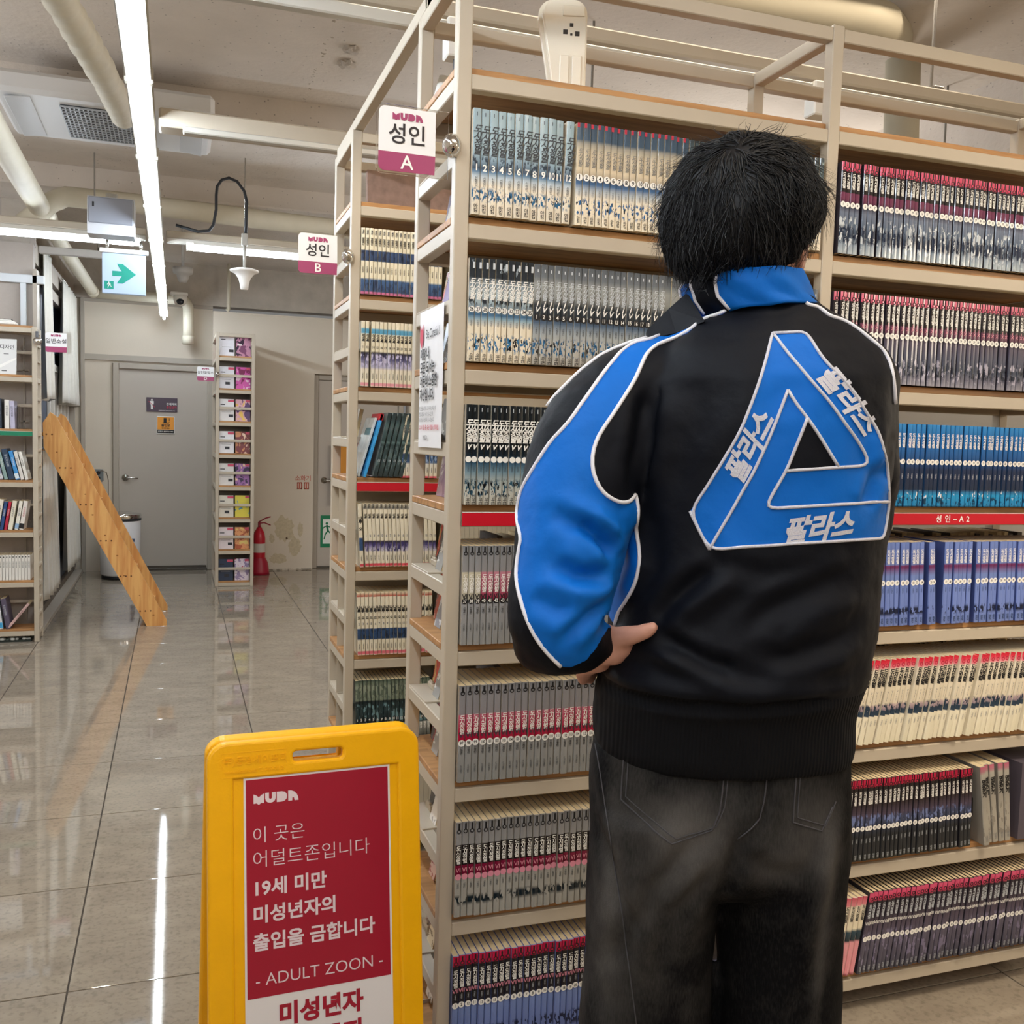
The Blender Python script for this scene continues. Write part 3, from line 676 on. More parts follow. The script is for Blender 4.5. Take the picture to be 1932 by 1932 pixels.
# paper notice on the end of shelf A
t = thing('paper_notice', 'long white paper notice reading Be Careful, taped to the end of shelf A', 'notice', (.5235, 2.074, 1.547))
NM = Matrix(((0, 0, -1, 0), (-1, 0, 0, 0), (0, 1, 0, 0), (0, 0, 0, 1)))
def sheet(w, h, amp, nx=14, nz=30):
    vs = []; fs = []
    for j in range(nz+1):
        for i in range(nx+1):
            a = -w/2+w*i/nx; b = -h/2+h*j/nz
            vs.append((a, b, amp*(sin(i*1.9+b*6)*.5+.5)*(.3+.7*abs(sin(b*9)))))
    for j in range(nz):
        for i in range(nx): k = j*(nx+1)+i; fs.append((k, k+1, k+nx+2, k+nx+1))
    return vs, fs
mb = MB(); vs, fs = sheet(.207, .302, .0015); mb.add(vs, fs, 0, True, NM)
mb.build('sheet', mat('notice_paper', 'e8e8ea', .35), t)
mb = MB()
def ntext(txt, size, mi, a, b, sx=1.0, **kw):
    v, f = text_mesh(txt, size, sx=sx, **kw); mb.add(v, f, mi, False, Matrix.Translation((-.0035, 0, 0)) @ NM @ Matrix.Translation((a, b, 0)))
ntext('Be Careful !', .027, 0, .022, .096, .9, offset=.008)
for i, (s, n) in enumerate((('매장 내', .0), ('모든 도서는', 0), ('머든의 소중한', 0), ('자산입니다.', 0))):
    ntext(s, .0285, 0, -.086, .053-.030*i, .92, offset=.03, align='LEFT')
for i, s in enumerate(('책 한 권을 소장하고 고이 대하는 마음으로', '생활 오염 또는 낙서가 될 수 있으며', '파손 분실 시 변상해야 할 수 있습니다')):
    ntext(s, .0105, 2, -.090, -.066-.0125*i, .84, align='LEFT')
ntext('CCTV 촬영 중 | 도난 적발시 법적처벌', .0125, 1, 0, -.108, .88, offset=.012); ntext('MUDA', .014, 2, -.03, -.130, 1)
mb.add([(-.092, .122, 0), (-.078, .110, 0), (-.063, .122, 0), (-.063, .085, 0), (-.078, .068, 0), (-.092, .085, 0)], [(0, 1, 4, 5), (1, 2, 3, 4)], 1, False, Matrix.Translation((-.0035, 0, 0)) @ NM)
mb.build('lettering', [BLACK, mat('notice_red', 'c22a4a', .5), mat('notice_grey', '5c5c60', .5)], t)

# white dispenser standing on the top board
t = thing('air_freshener', 'tall rounded white plastic dispenser seen from its back on top of shelf A', 'dispenser', (0.8092, 2.03, ZA[7]+.0155), (0, 0, radians(-16)))
def rprof(w, h, rt, n=8):
    pts = [(-w/2, 0), (w/2, 0)]
    pts += [(w/2-rt+rt*cos(pi/2*i/n), h-rt+rt*sin(pi/2*i/n)) for i in range(n+1)]
    pts += [(-w/2+rt*cos(pi/2+pi/2*i/n), h-rt+rt*sin(pi/2+pi/2*i/n)) for i in range(n+1)]
    return pts
IV = mat('ivory_plastic', 'e9e1cf', .35)
def bevprism(poly, y0, y1, b, m, name, parent):
    bm = bmesh.new(); n = len(poly)
    f0 = bm.faces.new([bm.verts.new((a, y0, c)) for a, c in poly]); r = bmesh.ops.extrude_face_region(bm, geom=[f0])
    for v in r['geom']:
        if isinstance(v, bmesh.types.BMVert): v.co.y = y1
    bmesh.ops.recalc_face_normals(bm, faces=bm.faces[:])
    ed = [e for e in bm.edges if abs(e.verts[0].co.y-e.verts[1].co.y) < 1e-6]
    if b: bmesh.ops.bevel(bm, geom=ed, offset=b, segments=3, affect='EDGES')
    me = bpy.data.meshes.new(name); bm.to_mesh(me); bm.free(); me.materials.append(m)
    return link(name, me, parent)
bevprism(rprof(.074, .222, .034), .012, .062, .012, IV, 'front_shell', t)
bevprism(rprof(.068, .214, .030), 0, .014, .003, IV, 'back_plate', t)
mb = MB(); mb.bbox(-.024, -.005, 0, -.003, 0, .095, .002); mb.bbox(.003, -.005, 0, .024, 0, .095, .002); mb.build('rib', IV, t)
mb = MB(); DK = mat('hole_dark', '3a3733', .8)
for a, b, r in ((-.013, .145, .005), (.013, .142, .005), (0, .160, .004), (-.012, .188, .003), (0, .140, .0025)): mb.bbox(a-r, -.0008, b-r, a+r, .001, b+r, .0005)
o = mb.build('screw_hole', DK, t); o['kind'] = 'stuff'
mb = MB(); mb.bbox(-.020, -.003, .178, .028, 0, .2, .001); mb.build('battery_lip', IV, t)

# ------------------------------------------------------------------ books: shared builders
def cover_mesh(t, h, d, mats):
    """U-shaped cover: spine at y=0 (slightly rounded), boards at x=0 and x=t"""
    c = .0007; mb = MB()
    g = .0006; prof = [(g, .0022), (t*.14, .0004), (t*.5, 0), (t*.86, .0004), (t-g, .0022), (t-g, d), (t-g-c, d), (t-g-c, .004), (g+c, .004), (g+c, d), (g, d)]
    n = len(prof)
    vs = [(a, b, 0) for a, b in prof]+[(a, b, h) for a, b in prof]
    fs = [(i, (i+1) % n, (i+1) % n+n, i+n) for i in range(n)]
    fs += [(4, 3, 2, 1, 0, 8, 7), (4, 7, 6, 5), (0, 10, 9, 8)]
    fs += [tuple(x+n for x in q[::-1]) for q in fs[-3:]]
    mi = [0]*4+[1]*7+[1]*6
    me = bpy.data.meshes.new('cover'); me.from_pydata(vs, [], fs)
    for m in mats: me.materials.append(m)
    me.polygons.foreach_set('material_index', mi); me.update(); return me
def page_mesh(t, h, d):
    return MB().box(.0013, .0031, .0012, t-.0013, d-.002, h-.0003).mesh('page_block', [PAPER])

def ramp_mat(name, stops, H, art=None, gloss=.3, rand=.05):
    """spine print: bands over the spine height, plus an optional drawn figure that differs per book"""
    if name in _M: return _M[name]
    m = mat(name, (.5, .5, .5), gloss, coat=.25); nt = m.node_tree; N = nt.nodes; Lk = nt.links; b = N['Principled BSDF']
    tc = N.new('ShaderNodeTexCoord'); sp = N.new('ShaderNodeSeparateXYZ'); Lk.new(tc.outputs['Object'], sp.inputs[0])
    mr = N.new('ShaderNodeMapRange'); mr.inputs['From Max'].default_value = H; Lk.new(sp.outputs['Z'], mr.inputs['Value'])
    cr = N.new('ShaderNodeValToRGB'); els = cr.color_ramp.elements
    while len(els) > 1: els.remove(els[-1])
    els[0].position = stops[0][0]; els[0].color = lin(rgb(stops[0][1]))
    for p, c in stops[1:]:
        e = els.new(p); e.color = lin(rgb(c))
    Lk.new(mr.outputs[0], cr.inputs[0]); out = cr.outputs[0]
    oi = N.new('ShaderNodeObjectInfo')
    if art:
        for (z0, z1, col, th, sc) in art:
            sc3 = N.new('ShaderNodeVectorMath'); sc3.operation = 'SCALE'; sc3.inputs['Scale'].default_value = 9; Lk.new(oi.outputs['Random'], sc3.inputs[0])
            ad = N.new('ShaderNodeVectorMath'); ad.operation = 'ADD'; Lk.new(tc.outputs['Object'], ad.inputs[0]); Lk.new(sc3.outputs[0], ad.inputs[1])
            mp = N.new('ShaderNodeMapping'); mp.inputs['Scale'].default_value = (1.3, 1, .55); Lk.new(ad.outputs[0], mp.inputs[0])
            n = N.new('ShaderNodeTexNoise'); n.inputs['Scale'].default_value = sc; n.inputs['Detail'].default_value = 3; Lk.new(mp.outputs[0], n.inputs['Vector'])
            win = N.new('ShaderNodeValToRGB'); w = win.color_ramp.elements
            w[0].position = max(0, z0-.02); w[0].color = (0, 0, 0, 1); w[1].position = z0+.02; w[1].color = (1, 1, 1, 1)
            e = w.new(z1-.02); e.color = (1, 1, 1, 1); e = w.new(min(1, z1+.02)); e.color = (0, 0, 0, 1)
            Lk.new(mr.outputs[0], win.inputs[0])
            g = N.new('ShaderNodeMath'); g.operation = 'GREATER_THAN'; g.inputs[1].default_value = th; Lk.new(n.outputs['Fac'], g.inputs[0])
            mu = N.new('ShaderNodeMath'); mu.operation = 'MULTIPLY'; Lk.new(g.outputs[0], mu.inputs[0]); Lk.new(win.outputs[0], mu.inputs[1])
            mx = N.new('ShaderNodeMix'); mx.data_type = 'RGBA'; Lk.new(mu.outputs[0], mx.inputs[0]); Lk.new(out, mx.inputs[6]); mx.inputs[7].default_value = lin(rgb(col)); out = mx.outputs[2]
    hv = N.new('ShaderNodeHueSaturation'); Lk.new(out, hv.inputs['Color'])
    m2 = N.new('ShaderNodeMapRange'); m2.inputs['To Min'].default_value = 1-rand; m2.inputs['To Max'].default_value = 1+rand
    Lk.new(oi.outputs['Random'], m2.inputs['Value']); Lk.new(m2.outputs[0], hv.inputs['Value'])
    Lk.new(hv.outputs[0], b.inputs['Base Color'])
    return m
INK = {'w': WINK, 'k': BLACK, 'r': mat('ink_crimson', 'b51d3c', .5), 'g': mat('ink_grey', '6b6f74', .5), 'b': mat('ink_navy', '1f3654', .5), 's': mat('ink_silver', 'c5ccd2', .35), 'p': mat('ink_pink', 'd98ca0', .5), 'd': mat('ink_dark', '30353c', .5)}
def vert(s): return '\n'.join(s)
def print_mesh(prints, t, H):
    mb = MB(); keys = []
    for p in prints:
        kind = p[0]
        if p[-1] not in keys: keys.append(p[-1])
        mi = keys.index(p[-1])
        if kind == 'v':      # stacked letters: text, z centre (fraction), letter size in spine widths, shear, bold, pitch
            _, s, zc, sz, sh, bo, ln, _k = p
            v, f = text_mesh(vert(s), t*sz, offset=bo, shear=sh, line=ln, sx=1.0)
            mb.add(v, f, mi, False, Matrix.Translation((t/2, -.0004, H*zc)) @ FRONT)
        elif kind == 'r':    # running down the spine
            _, s, zc, sz, bo, _k = p
            v, f = text_mesh(s, t*sz, offset=bo)
            mb.add(v, f, mi, False, Matrix.Translation((t/2, -.0004, H*zc)) @ FRONT @ Matrix.Rotation(-pi/2, 4, 'Z'))
        elif kind == 'o':    # ring
            _, zc, r1, r0, _k = p
            n = 14; vs = [(t/2+t*r*cos(2*pi*i/n), -.0004, H*zc+t*r*sin(2*pi*i/n)) for r in (r1, r0) for i in range(n)]
            mb.add(vs, [(i, (i+1) % n, n+(i+1) % n, n+i) for i in range(n)], mi)
        elif kind == 'q':    # bar
            _, za, zb, xa, xb, _k = p
            mb.box(t*xa, -.0004, H*za, t*xb, -.0002, H*zb, mi)
    return mb.mesh('spine_print', [INK[k] for k in keys])
_badge = {}
def badge_mesh(num, t, disc, ink, size, serif=False):
    key = (num, round(t, 4), disc, ink, size)
    if key not in _badge:
        mb = MB(); ks = []
        if disc: ks.append(INK[disc]); flat_poly(mb, disc_poly(0, 0, t*.47, 14), 0, -.0003)
        ks.append(INK[ink])
        if num is not None:
            s = str(num); sx = {1: 1, 2: .78, 3: .58}[len(s)]
            v, f = text_mesh(s, t*size, offset=.02, sx=sx); mb.add(v, f, len(ks)-1, False, Matrix.Translation((0, -.0007, 0)) @ FRONT)
        _badge[key] = mb.mesh('number_badge', ks)
    return _badge[key]
ORD = lambda n: '%d%s' % (n, 'th' if 10 <= n % 100 <= 20 else {1: 'st', 2: 'nd', 3: 'rd'}.get(n % 10, 'th'))
def series(key, t, H, depth, stops, prints, badge=None, art=None, side='ddd6c8', gloss=.3, rand=.05):
    sm = ramp_mat('spine_'+key, stops, H, art, gloss, rand)
    return dict(key=key, t=t, H=H, d=depth, cover=cover_mesh(t, H, depth, [sm, mat('board_'+key, side, .4)]), pages=page_mesh(t, H, depth),
                pr=print_mesh(prints, t, H) if prints else None, badge=badge)
ROWS = []
def row(s, name, x0, y, z, n, label, group, nums=None, lean=0.0, jit=.003, hide=(), gaps=(), leans=None, seed=1, zero=0):
    """n volumes side by side; hide: ranges that the person or the frame hides, joined into one run. zero: index counted as the 1st"""
    r = random.Random(seed); x = x0; run = MB(); n = int(n)
    if hide and not isinstance(hide[0], (tuple, list)): hide = (hide,)
    for i in range(n):
        a = lean if leans is None else leans.get(i, lean)
        ca = cos(radians(abs(a)))
        jy = r.uniform(-jit, jit)
        if any(p <= i < q for p, q in hide):
            M = Matrix.Translation((x, 0, s['t']*sin(radians(a)) if a > 0 else 0)) @ Matrix.Rotation(radians(a), 4, 'Y')
            run.box(.0003, jy, .001, s['t']-.0003, jy+s['d'], s['H']-.002, 1, M); run.box(0, jy-.0005, 0, s['t'], jy+.001, s['H'], 0, M)
            x += s['t']*1.01/ca
            continue
        x += dict(gaps).get(i, 0)
        num = nums[i-zero] if nums and 0 <= i-zero < len(nums) else None
        o = thing(name, label.format(n=num, o=ORD(i-zero+1)), 'book', (x, y+jy, z+.0008), (0, radians(a), 0), group)
        if a > 0: o.location.z += s['t']*sin(radians(a))     # a leaning book pivots on a lower corner
        link('cover', s['cover'], o); link('page_block', s['pages'], o)
        if s['pr']: link('spine_print', s['pr'], o)
        if s['badge']:
            disc, ink, zf, size = s['badge']
            if num is not None or disc:
                link('number_badge', badge_mesh(num, s['t'], disc, ink, size), o, (s['t']/2, 0, s['H']*zf))
        x += s['t']*1.01/ca
    if run.v:
        o = run.build('book_run', [bpy.data.materials['spine_'+s['key']], PAPER], None, (0, y, z+.0008))
        tag(o, 'further volumes continuing the run of '+(group or name.replace('_', ' ')+' volumes')[:60], 'books', None, 'stuff')
    return x
BD = .016          # board top above rail top

# ================================================================== BOOKS ON SHELF A AND B
YS = 1.911
X0 = .5575
def span(k): return ZA[k]+BD
def idx(x, x0, t): return int(max(0, (x-x0)/(t*1.01)))
C1 = 'dosi'
# --- bay 1, top shelf
t = (0.7717-X0)/12/1.01
s = series('ice', t, .207, .148, [(0, 'ddd3c0'), (.28, 'e4dccb'), (.36, 'b9c6cf'), (.41, '5d7f9e'), (.44, '3b4c60'), (.52, '7f97a8'), (.6, '9fb6c2'), (1, '93a9b2')],
           [('v', '도시정벌', .70, 1.0, .35, .025, .8, 'd'), ('v', '신형빈', .31, .42, 0, 0, .85, 'd'), ('v', '아컴', .055, .55, 0, .02, .85, 'k'), ('q', .93, .965, .42, .5, 'd')],
           (None, 'w', .44, 1.05), [(.13, .25, '2f6288', .52, 190), (.15, .23, '1c2630', .60, 160), (.46, .55, '2e3b4a', .53, 120)], 'd8d0c0', .22)
row(s, 'ice_blue_comic_book', X0, YS, span(6), 12, 'ice-blue comic volume marked {n}, {o} from the post on the top shelf', 'ice-blue comic volumes on the top shelf', list(range(1, 13)), leans={11: 1.5}, seed=3)
x = 0.7816; t = 0.0155/1.01
s = series('dune', t, .207, .148, [(0, 'e6dbc4'), (.26, 'eadfc9'), (.34, 'b5bcc0'), (.41, '41648c'), (.46, '41526a'), (.5, 'b6a893'), (.55, 'd2c4a9'), (.72, 'c8bba3'), (.80, '9a978c'), (.84, '3d5266'), (1, '35495c')],
           [('v', '도시정벌', .66, .72, .35, .01, .8, 'g'), ('v', '신형빈', .32, .36, 0, 0, .85, 'g'), ('v', '아컴', .05, .5, 0, .02, .85, 'k'), ('q', .955, 1.0, 0, .35, 'r')],
           ('w', 'k', .47, .8), [(.10, .26, '2b5f92', .55, 170), (.11, .25, '1d2730', .62, 150)], 'e0d6c0', .22)
xe = row(s, 'cream_comic_book', x, YS, span(6), 17, 'cream comic volume with number disc {n}, {o} after the ice-blue set', 'cream comic volumes on the top shelf', list(range(1, 18)), seed=4)
t = .0126
s = series('slate', t, .205, .148, [(0, 'd9cfba'), (.22, 'ded4c0'), (.32, '9aa9ae'), (.44, '4a6278'), (.55, '3a4a55'), (.75, '55666b'), (1, '2f3d44')],
           [('v', '도시정벌', .70, .75, .3, .02, .8, 's'), ('v', '신형빈', .3, .4, 0, 0, .85, 'd')], ('w', 'k', .46, .8), [(.08, .26, '34556e', .55, 170), (.6, .95, '9fb0b0', .62, 90)], 'cfc6b4', .25)
n = int((1.398-xe)/(t*1.01))
row(s, 'slate_comic_book', xe, YS, span(6), n, 'slate comic volume beside the head on the top shelf, {o} of its set', 'slate-green comic volumes behind the head', list(range(16, 60)), hide=(3, max(3, n-6)), seed=5)
# --- bay 1, second shelf
x = 0.5576; t = (0.6969-0.5576)/10/1.01
s = series('steel_cream', t, .207, .148, [(0, 'e2d7c0'), (.34, 'e6dcc6'), (.42, '86a3b4'), (.455, '3d6485'), (.50, '6d8290'), (.58, '9fb0b8'), (.66, 'a9b6bc'), (.76, '7f8c94'), (.82, '252d35'), (1, '1f262d')],
           [('v', '도시정벌', .70, .95, .35, .03, .78, 'w'), ('q', .9, .96, .55, .9, 's'), ('v', '신형빈', .37, .36, 0, 0, .85, 'd'), ('r', '아컴', .04, .6, .02, 'k')],
           ('w', 'k', .505, .8), [(.10, .26, '2f6c98', .54, 170), (.10, .25, '171d24', .6, 150), (.55, .62, '2a3138', .5, 150), (.82, .97, '8d9ba4', .62, 60)], 'ded4c0', .22)
row(s, 'steel_and_cream_comic_book', X0, YS, span(5), 10, 'black-topped cream comic volume marked {n}, {o} from the post, second shelf', 'black-topped cream comic volumes, second shelf', list(range(26, 36)), seed=6)
x = X0+t*1.01*10; t = 0.0151/1.01
s = series('graphite', t, .205, .148, [(0, 'aeaaa0'), (.2, 'b3b1aa'), (.33, '9aa3a8'), (.42, '4d6178'), (.5, '26303a'), (.6, '30383f'), (.68, '8e8f8b'), (.8, '9c9f9c'), (.88, '6a7076'), (1, '565c62')],
           [('v', '도시정벌', .735, .82, .35, .02, .8, 's'), ('v', 'IV', .575, 1.0, .3, .03, .8, 'w'), ('v', '신형빈', .34, .36, 0, 0, .85, 'k'), ('r', '아컴', .04, .6, .02, 'k'), ('q', .92, .95, .45, .6, 's')],
           ('k', 'w', .475, .75), [(.09, .26, '2a5f88', .55, 170), (.09, .25, '15191f', .6, 150)], 'b5b0a4', .22)
n = int((1.398-x)/(t*1.01))
row(s, 'graphite_comic_book', x, YS, span(5), n, 'graphite-grey comic volume marked {n}, {o} of its run on the second shelf', 'graphite comic volumes, second shelf', list(range(1, 60)), hide=(20, n-3), seed=7)
# --- bay 1, third shelf
t = .0001+0.0135/1.01
s = series('black_five', t, .205, .148, [(0, 'c0bdb0'), (.1, 'b9b9b0'), (.24, '9fa9a8'), (.33, '6f8a98'), (.42, '2f5068'), (.50, '16222c'), (.6, '14191e'), (1, '1d2226')],
           [('v', '도시정벌', .735, 1.12, .3, .04, .72, 'w'), ('v', 'V', .575, 1.0, .3, .05, .8, 'w'), ('v', '신형빈', .36, .36, 0, 0, .85, 'd'), ('r', '아컴', .035, .6, .02, 'k'), ('q', .93, .97, .42, .52, 's')],
           ('w', 'k', .455, .8), [(.08, .25, '2c4f63', .53, 170), (.08, .24, '12161b', .59, 150)], 'c4bfb2', .22)
n = int((1.398-X0)/(t*1.01))
row(s, 'black_comic_book', X0, YS, span(4), n, 'black comic volume with a blank white disc, {o} from the post on the third shelf', 'black comic volumes with blank discs', None, hide=(14, n), seed=8)
# --- bay 1, fourth shelf
t = 0.0137/1.01
ST = [(0, '8f8f8d'), (.40, '96979a'), (.44, '8c8d90'), (.445, '%s'), (.735, '%s'), (.74, '8d8c8e'), (.97, '85878b'), (1, '7c7e82')]
def st(a, b): q = [list(p) for p in ST]; q[3][1] = a; q[4][1] = b; return [tuple(p) for p in q]
PR = [('v', '도시정벌', .62, .85, .15, .02, .8, 'w'), ('v', 'Ⅵ', .49, .9, 0, .03, .8, 'k'), ('v', '신형빈', .35, .42, 0, .01, .85, 'k'), ('v', '도서출판', .18, .34, 0, 0, .85, 'd'), ('q', .93, .99, .38, .66, 'k'), ('o', .925, .32, .18, 'k')]
s1 = series('ash_plain', t, .207, .148, st('b9b3a0', 'c4bda6'), PR, ('k', 'w', .445, .75), None, 'a9a49a', .25)
s2 = series('ash_pink', t, .207, .148, st('9a1f45', 'c37f8f'), PR, ('k', 'w', .445, .75), None, 'a9a49a', .25)
xe = row(s1, 'ash_grey_comic_book', X0, YS, span(3), 3, 'ash-grey comic volume marked {n} with a pale title block, {o} from the post', 'pale-blocked ash-grey volumes', [37, 38, 39], seed=9)
n = int((1.398-xe)/(t*1.01))
row(s2, 'ash_grey_comic_book', xe, YS, span(3), n, 'ash-grey comic volume marked {n} with a pink title block, {o} of its run', 'pink-blocked ash-grey volumes', list(range(40, 99)), hide=(9, n), seed=10)
# --- bay 1, fifth shelf
t = 0.0155/1.01
s = series('grey_crimson', t, .206, .148, [(0, '8b8c8a'), (.38, '929393'), (.42, '8a8a8c'), (.425, 'a81238'), (.52, 'b01a42'), (.70, 'c2647a'), (.705, '8b878b'), (.96, '8a8a8e'), (1, '77787b')],
           [('v', '도시정벌', .60, .82, .1, .02, .8, 'w'), ('v', 'Ⅵ', .49, .9, 0, .03, .8, 'd'), ('v', '신형빈', .33, .42, 0, .01, .85, 'k'), ('v', '도서출판', .14, .34, 0, 0, .85, 'd'), ('q', .93, .99, .38, .66, 'k'), ('o', .925, .32, .18, 'k')],
           ('w', 'k', .41, .62), None, 'b0a99c', .25)
n = int((1.398-X0)/(t*1.01))
row(s, 'crimson_label_comic_book', X0, YS, span(2), n, 'grey comic volume with crimson title block, {o} from the post below the elbow', 'grey comic volumes with crimson title blocks', list(range(97, 160)), hide=(23, n), seed=11)
# --- bay 1, sixth shelf
t = 0.0145/1.01
s = series('silver_black', t, .206, .148, [(0, '9c9b95'), (.34, 'a3a29c'), (.44, '979792'), (.445, '6d1030'), (.545, '7a1436'), (.55, '1c1517'), (.76, '201a1c'), (.765, '8f8f90'), (.96, '88888a'), (1, '7a7a7c')],
           [('v', '도시정벌', .655, .82, 0, .02, .8, 'w'), ('v', 'Ⅵ', .495, .8, 0, .02, .8, 'p'), ('v', '신형빈', .33, .36, 0, .01, .85, 'd'), ('q', .92, .99, .38, .66, 'k'), ('o', .905, .34, .2, 'k')],
           ('p', 'd', .425, .5), [(.13, .22, '18242c', .47, 60)], 'b0a99c', .22)
n = int((1.398-X0)/(t*1.01))
row(s, 'silver_comic_book', X0, YS, span(1), n, 'silver comic volume with black title block, {o} from the post on the sixth shelf', 'silver comic volumes with black title blocks', None, hide=(25, n), seed=12)
# --- bay 1, bottom shelf
t = 0.0147/1.01
s = series('violet_night', t, .206, .148, [(0, '5b6ba0'), (.25, '6c7fb8'), (.42, '7287bd'), (.46, '55608a'), (.50, '23202a'), (.6, '1b181d'), (.89, '1e1a1e'), (.895, 'b3173f'), (1, 'c01c46')],
           [('v', '도시정벌', .755, .82, 0, .02, .8, 'w'), ('v', 'Ⅶ', .625, .8, 0, .02, .8, 'p'), ('v', '신형빈', .56, .3, 0, 0, .85, 's'), ('q', .945, .99, .4, .62, 'k'), ('o', .92, .34, .2, 'k')],
           ('w', 'k', .47, .62), [(.05, .20, '1c2442', .52, 90)], '8590c0', .22)
n = int((1.398-X0)/(t*1.01))
row(s, 'violet_blue_comic_book', X0, YS, span(0), n, 'pink-topped violet comic volume, {o} from the post on the bottom shelf', 'pink-topped violet comic volumes, bottom shelf', [1, 2, 12, 11, 13, 14, 15, 3, 4, 5, 6, 7, 8, 9, 10]+list(range(16, 70)), hide=(22, n), seed=13)
# gap between the legs shows a few more of the bottom run (the merged run)

# --- bay 2
XB = 1.4365
xo = 2.275
def tt(px, p): return p
t = 0.0145/1.01
s = series('pink_smoke', t, .206, .148, [(0, 'a9b4bc'), (.10, '8a98a6'), (.2, '2e3c50'), (.3, '5c6c80'), (.45, '6a7488'), (.53, '2f2834'), (.6, '6b3350'), (.665, '6b3350'), (.67, '1b171b'), (.9, '221c21'), (.905, 'd24868'), (1, 'd9607a')],
           [('v', '도시정벌', .79, .68, 0, .025, .9, 'w'), ('v', '신형빈', .3, .3, 0, 0, .85, 's'), ('q', .95, 1.0, .4, .62, 'k'), ('o', .925, .34, .2, 'k')],
           ('w', 'k', .535, .5), [(.04, .40, 'c6ced4', .57, 70), (.12, .30, '1c2940', .50, 100)], '2e2a34', .15)
n = int((xo-XB)/(t*1.01)); nv = idx(2.17, XB, t)
row(s, 'pink_topped_comic_book', XB, YS, span(6), n, 'pink-topped glossy comic volume, {o} right of the second post on the top shelf', 'pink-topped glossy comic volumes, top shelf', list(range(1, 99)), hide=(nv, n), gaps=((4, .004), (7, .004)), seed=14)
s = series('pink_ink', t, .206, .148, [(0, '8d8c98'), (.08, '6c6c7c'), (.2, '3a4354'), (.35, '4c4f62'), (.48, '504a5c'), (.55, '2e2733'), (.6, '5c3048'), (.665, '5c3048'), (.67, '1b171b'), (.9, '221c21'), (.905, 'd65a78'), (1, 'e08094')],
           [('v', '도시정벌', .79, .68, 0, .025, .9, 'w'), ('v', 'IX', .65, .7, 0, .02, .8, 'p'), ('q', .95, 1.0, .4, .62, 'k'), ('o', .925, .34, .2, 'k')],
           ('w', 'k', .545, .5), [(.06, .3, 'a8a6b8', .56, 80), (.1, .24, '1b2436', .52, 100)], '2e2a34', .2)
row(s, 'pink_and_ink_comic_book', XB, YS, span(5), n, 'pink-topped ink-dark comic volume, {o} right of the second post, second shelf', 'pink-topped ink-dark comic volumes, second shelf', list(range(1, 99)), hide=(nv, n), seed=15)
t = 0.0143/1.01
s = series('azure', t, .20, .148, [(0, '0f2a38'), (.02, '1f7fb4'), (.14, '2290c4'), (.18, '2c6f9c'), (.21, '1d2c44'), (.45, '1b2c4c'), (.55, '1d4a80'), (.7, '1f62a4'), (.9, '2374b8'), (1, '2a86c8')],
           [('v', '도시정벌', .80, .68, 0, .025, .9, 'w'), ('v', '신형빈', .37, .34, 0, 0, .85, 's')],
           ('w', 'k', .545, .5), [(.10, .19, 'dfe4e4', .62, 100), (.02, .12, '0f3c58', .56, 120)], '1d3f66', .25)
n = int((xo-XB)/(t*1.01)); k0 = idx(1.6193, XB, t); nv = idx(2.17, XB, t)
row(s, 'azure_comic_book', XB, YS, span(4), n, 'azure-blue comic volume above the A2 strip, {o} right of the right sleeve', 'azure comic volumes above the A2 strip', list(range(1, 99)), hide=((0, k0), (nv, n)), zero=k0, seed=16)
t = 0.0148/1.01
s = series('periwinkle', t, .205, .148, [(0, '6c7fb6'), (.2, '6f84c4'), (.45, '7288c8'), (.6, '7086c0'), (.70, '6a2a5a'), (.725, '6f3a6a'), (.73, '6a7dba'), (1, '6f86c6')],
           [('v', '도시정벌', .825, .66, 0, .025, .9, 'w'), ('v', '신형빈', .42, .34, 0, 0, .85, 'b'), ('v', '아컴', .06, .5, 0, .02, .85, 'b')],
           ('w', 'k', .515, .5), [(.13, .22, '16203c', .50, 80)], '4a5a94', .3)
n = int((xo-XB)/(t*1.01)); k0 = idx(1.5389, XB, t); nv = idx(2.17, XB, t)
rj = random.Random(5); ls = {}
for i in range(90):
    j = i-k0; ls[i] = -2.2 if j < 16 else (-4.5 if j == 16 else (-.8 if j < 23 else -1.6))
row(s, 'periwinkle_comic_book', XB, YS, span(3), n, 'periwinkle-blue comic volume under the A2 strip, {o} right of the jacket hem side', 'periwinkle comic volumes under the A2 strip', list(range(10, 99)), hide=((0, k0), (nv, n)), zero=k0, leans=ls, gaps=((k0+15, .010), (k0+17, .016), (k0+23, .012)), seed=17)
t = 0.0164/1.01*.985
s = series('white_lean', t, .212, .148, [(0, 'e0d9bf'), (.33, 'e6dfc8'), (.335, '2b3d50'), (.39, '22384c'), (.40, '8a7c86'), (.45, 'b8a2a4'), (.47, 'd8ceb8'), (.6, 'ddd3bc'), (.88, 'e2d9c4'), (.90, 'e58a94'), (.96, 'd83048'), (1, 'c81430')],
           [('v', '도시정벌', .78, .85, 0, .04, .78, 'k'), ('v', '신형빈', .25, .34, 0, 0, .85, 'g'), ('v', 'VIII', .56, .5, 0, .0, .85, 'g'), ('o', .93, .32, .18, 'r')],
           None, [(.36, .47, '1a3044', .52, 90)], 'e0d8c4', .3)
n = int((xo-.06-XB)/(t*1.01/cos(radians(11)))); k0 = idx(1.5258, XB, t/cos(radians(11))); nv = idx(2.17, XB, t/cos(radians(11)))
row(s, 'leaning_cream_comic_book', XB, YS, span(2), n, 'cream red-topped comic volume leaning right, {o} from the jacket hem', 'leaning cream comic volumes', None, lean=11, hide=((0, k0), (nv, n)), zero=k0, seed=18, jit=.006)
t = 0.0137/1.01
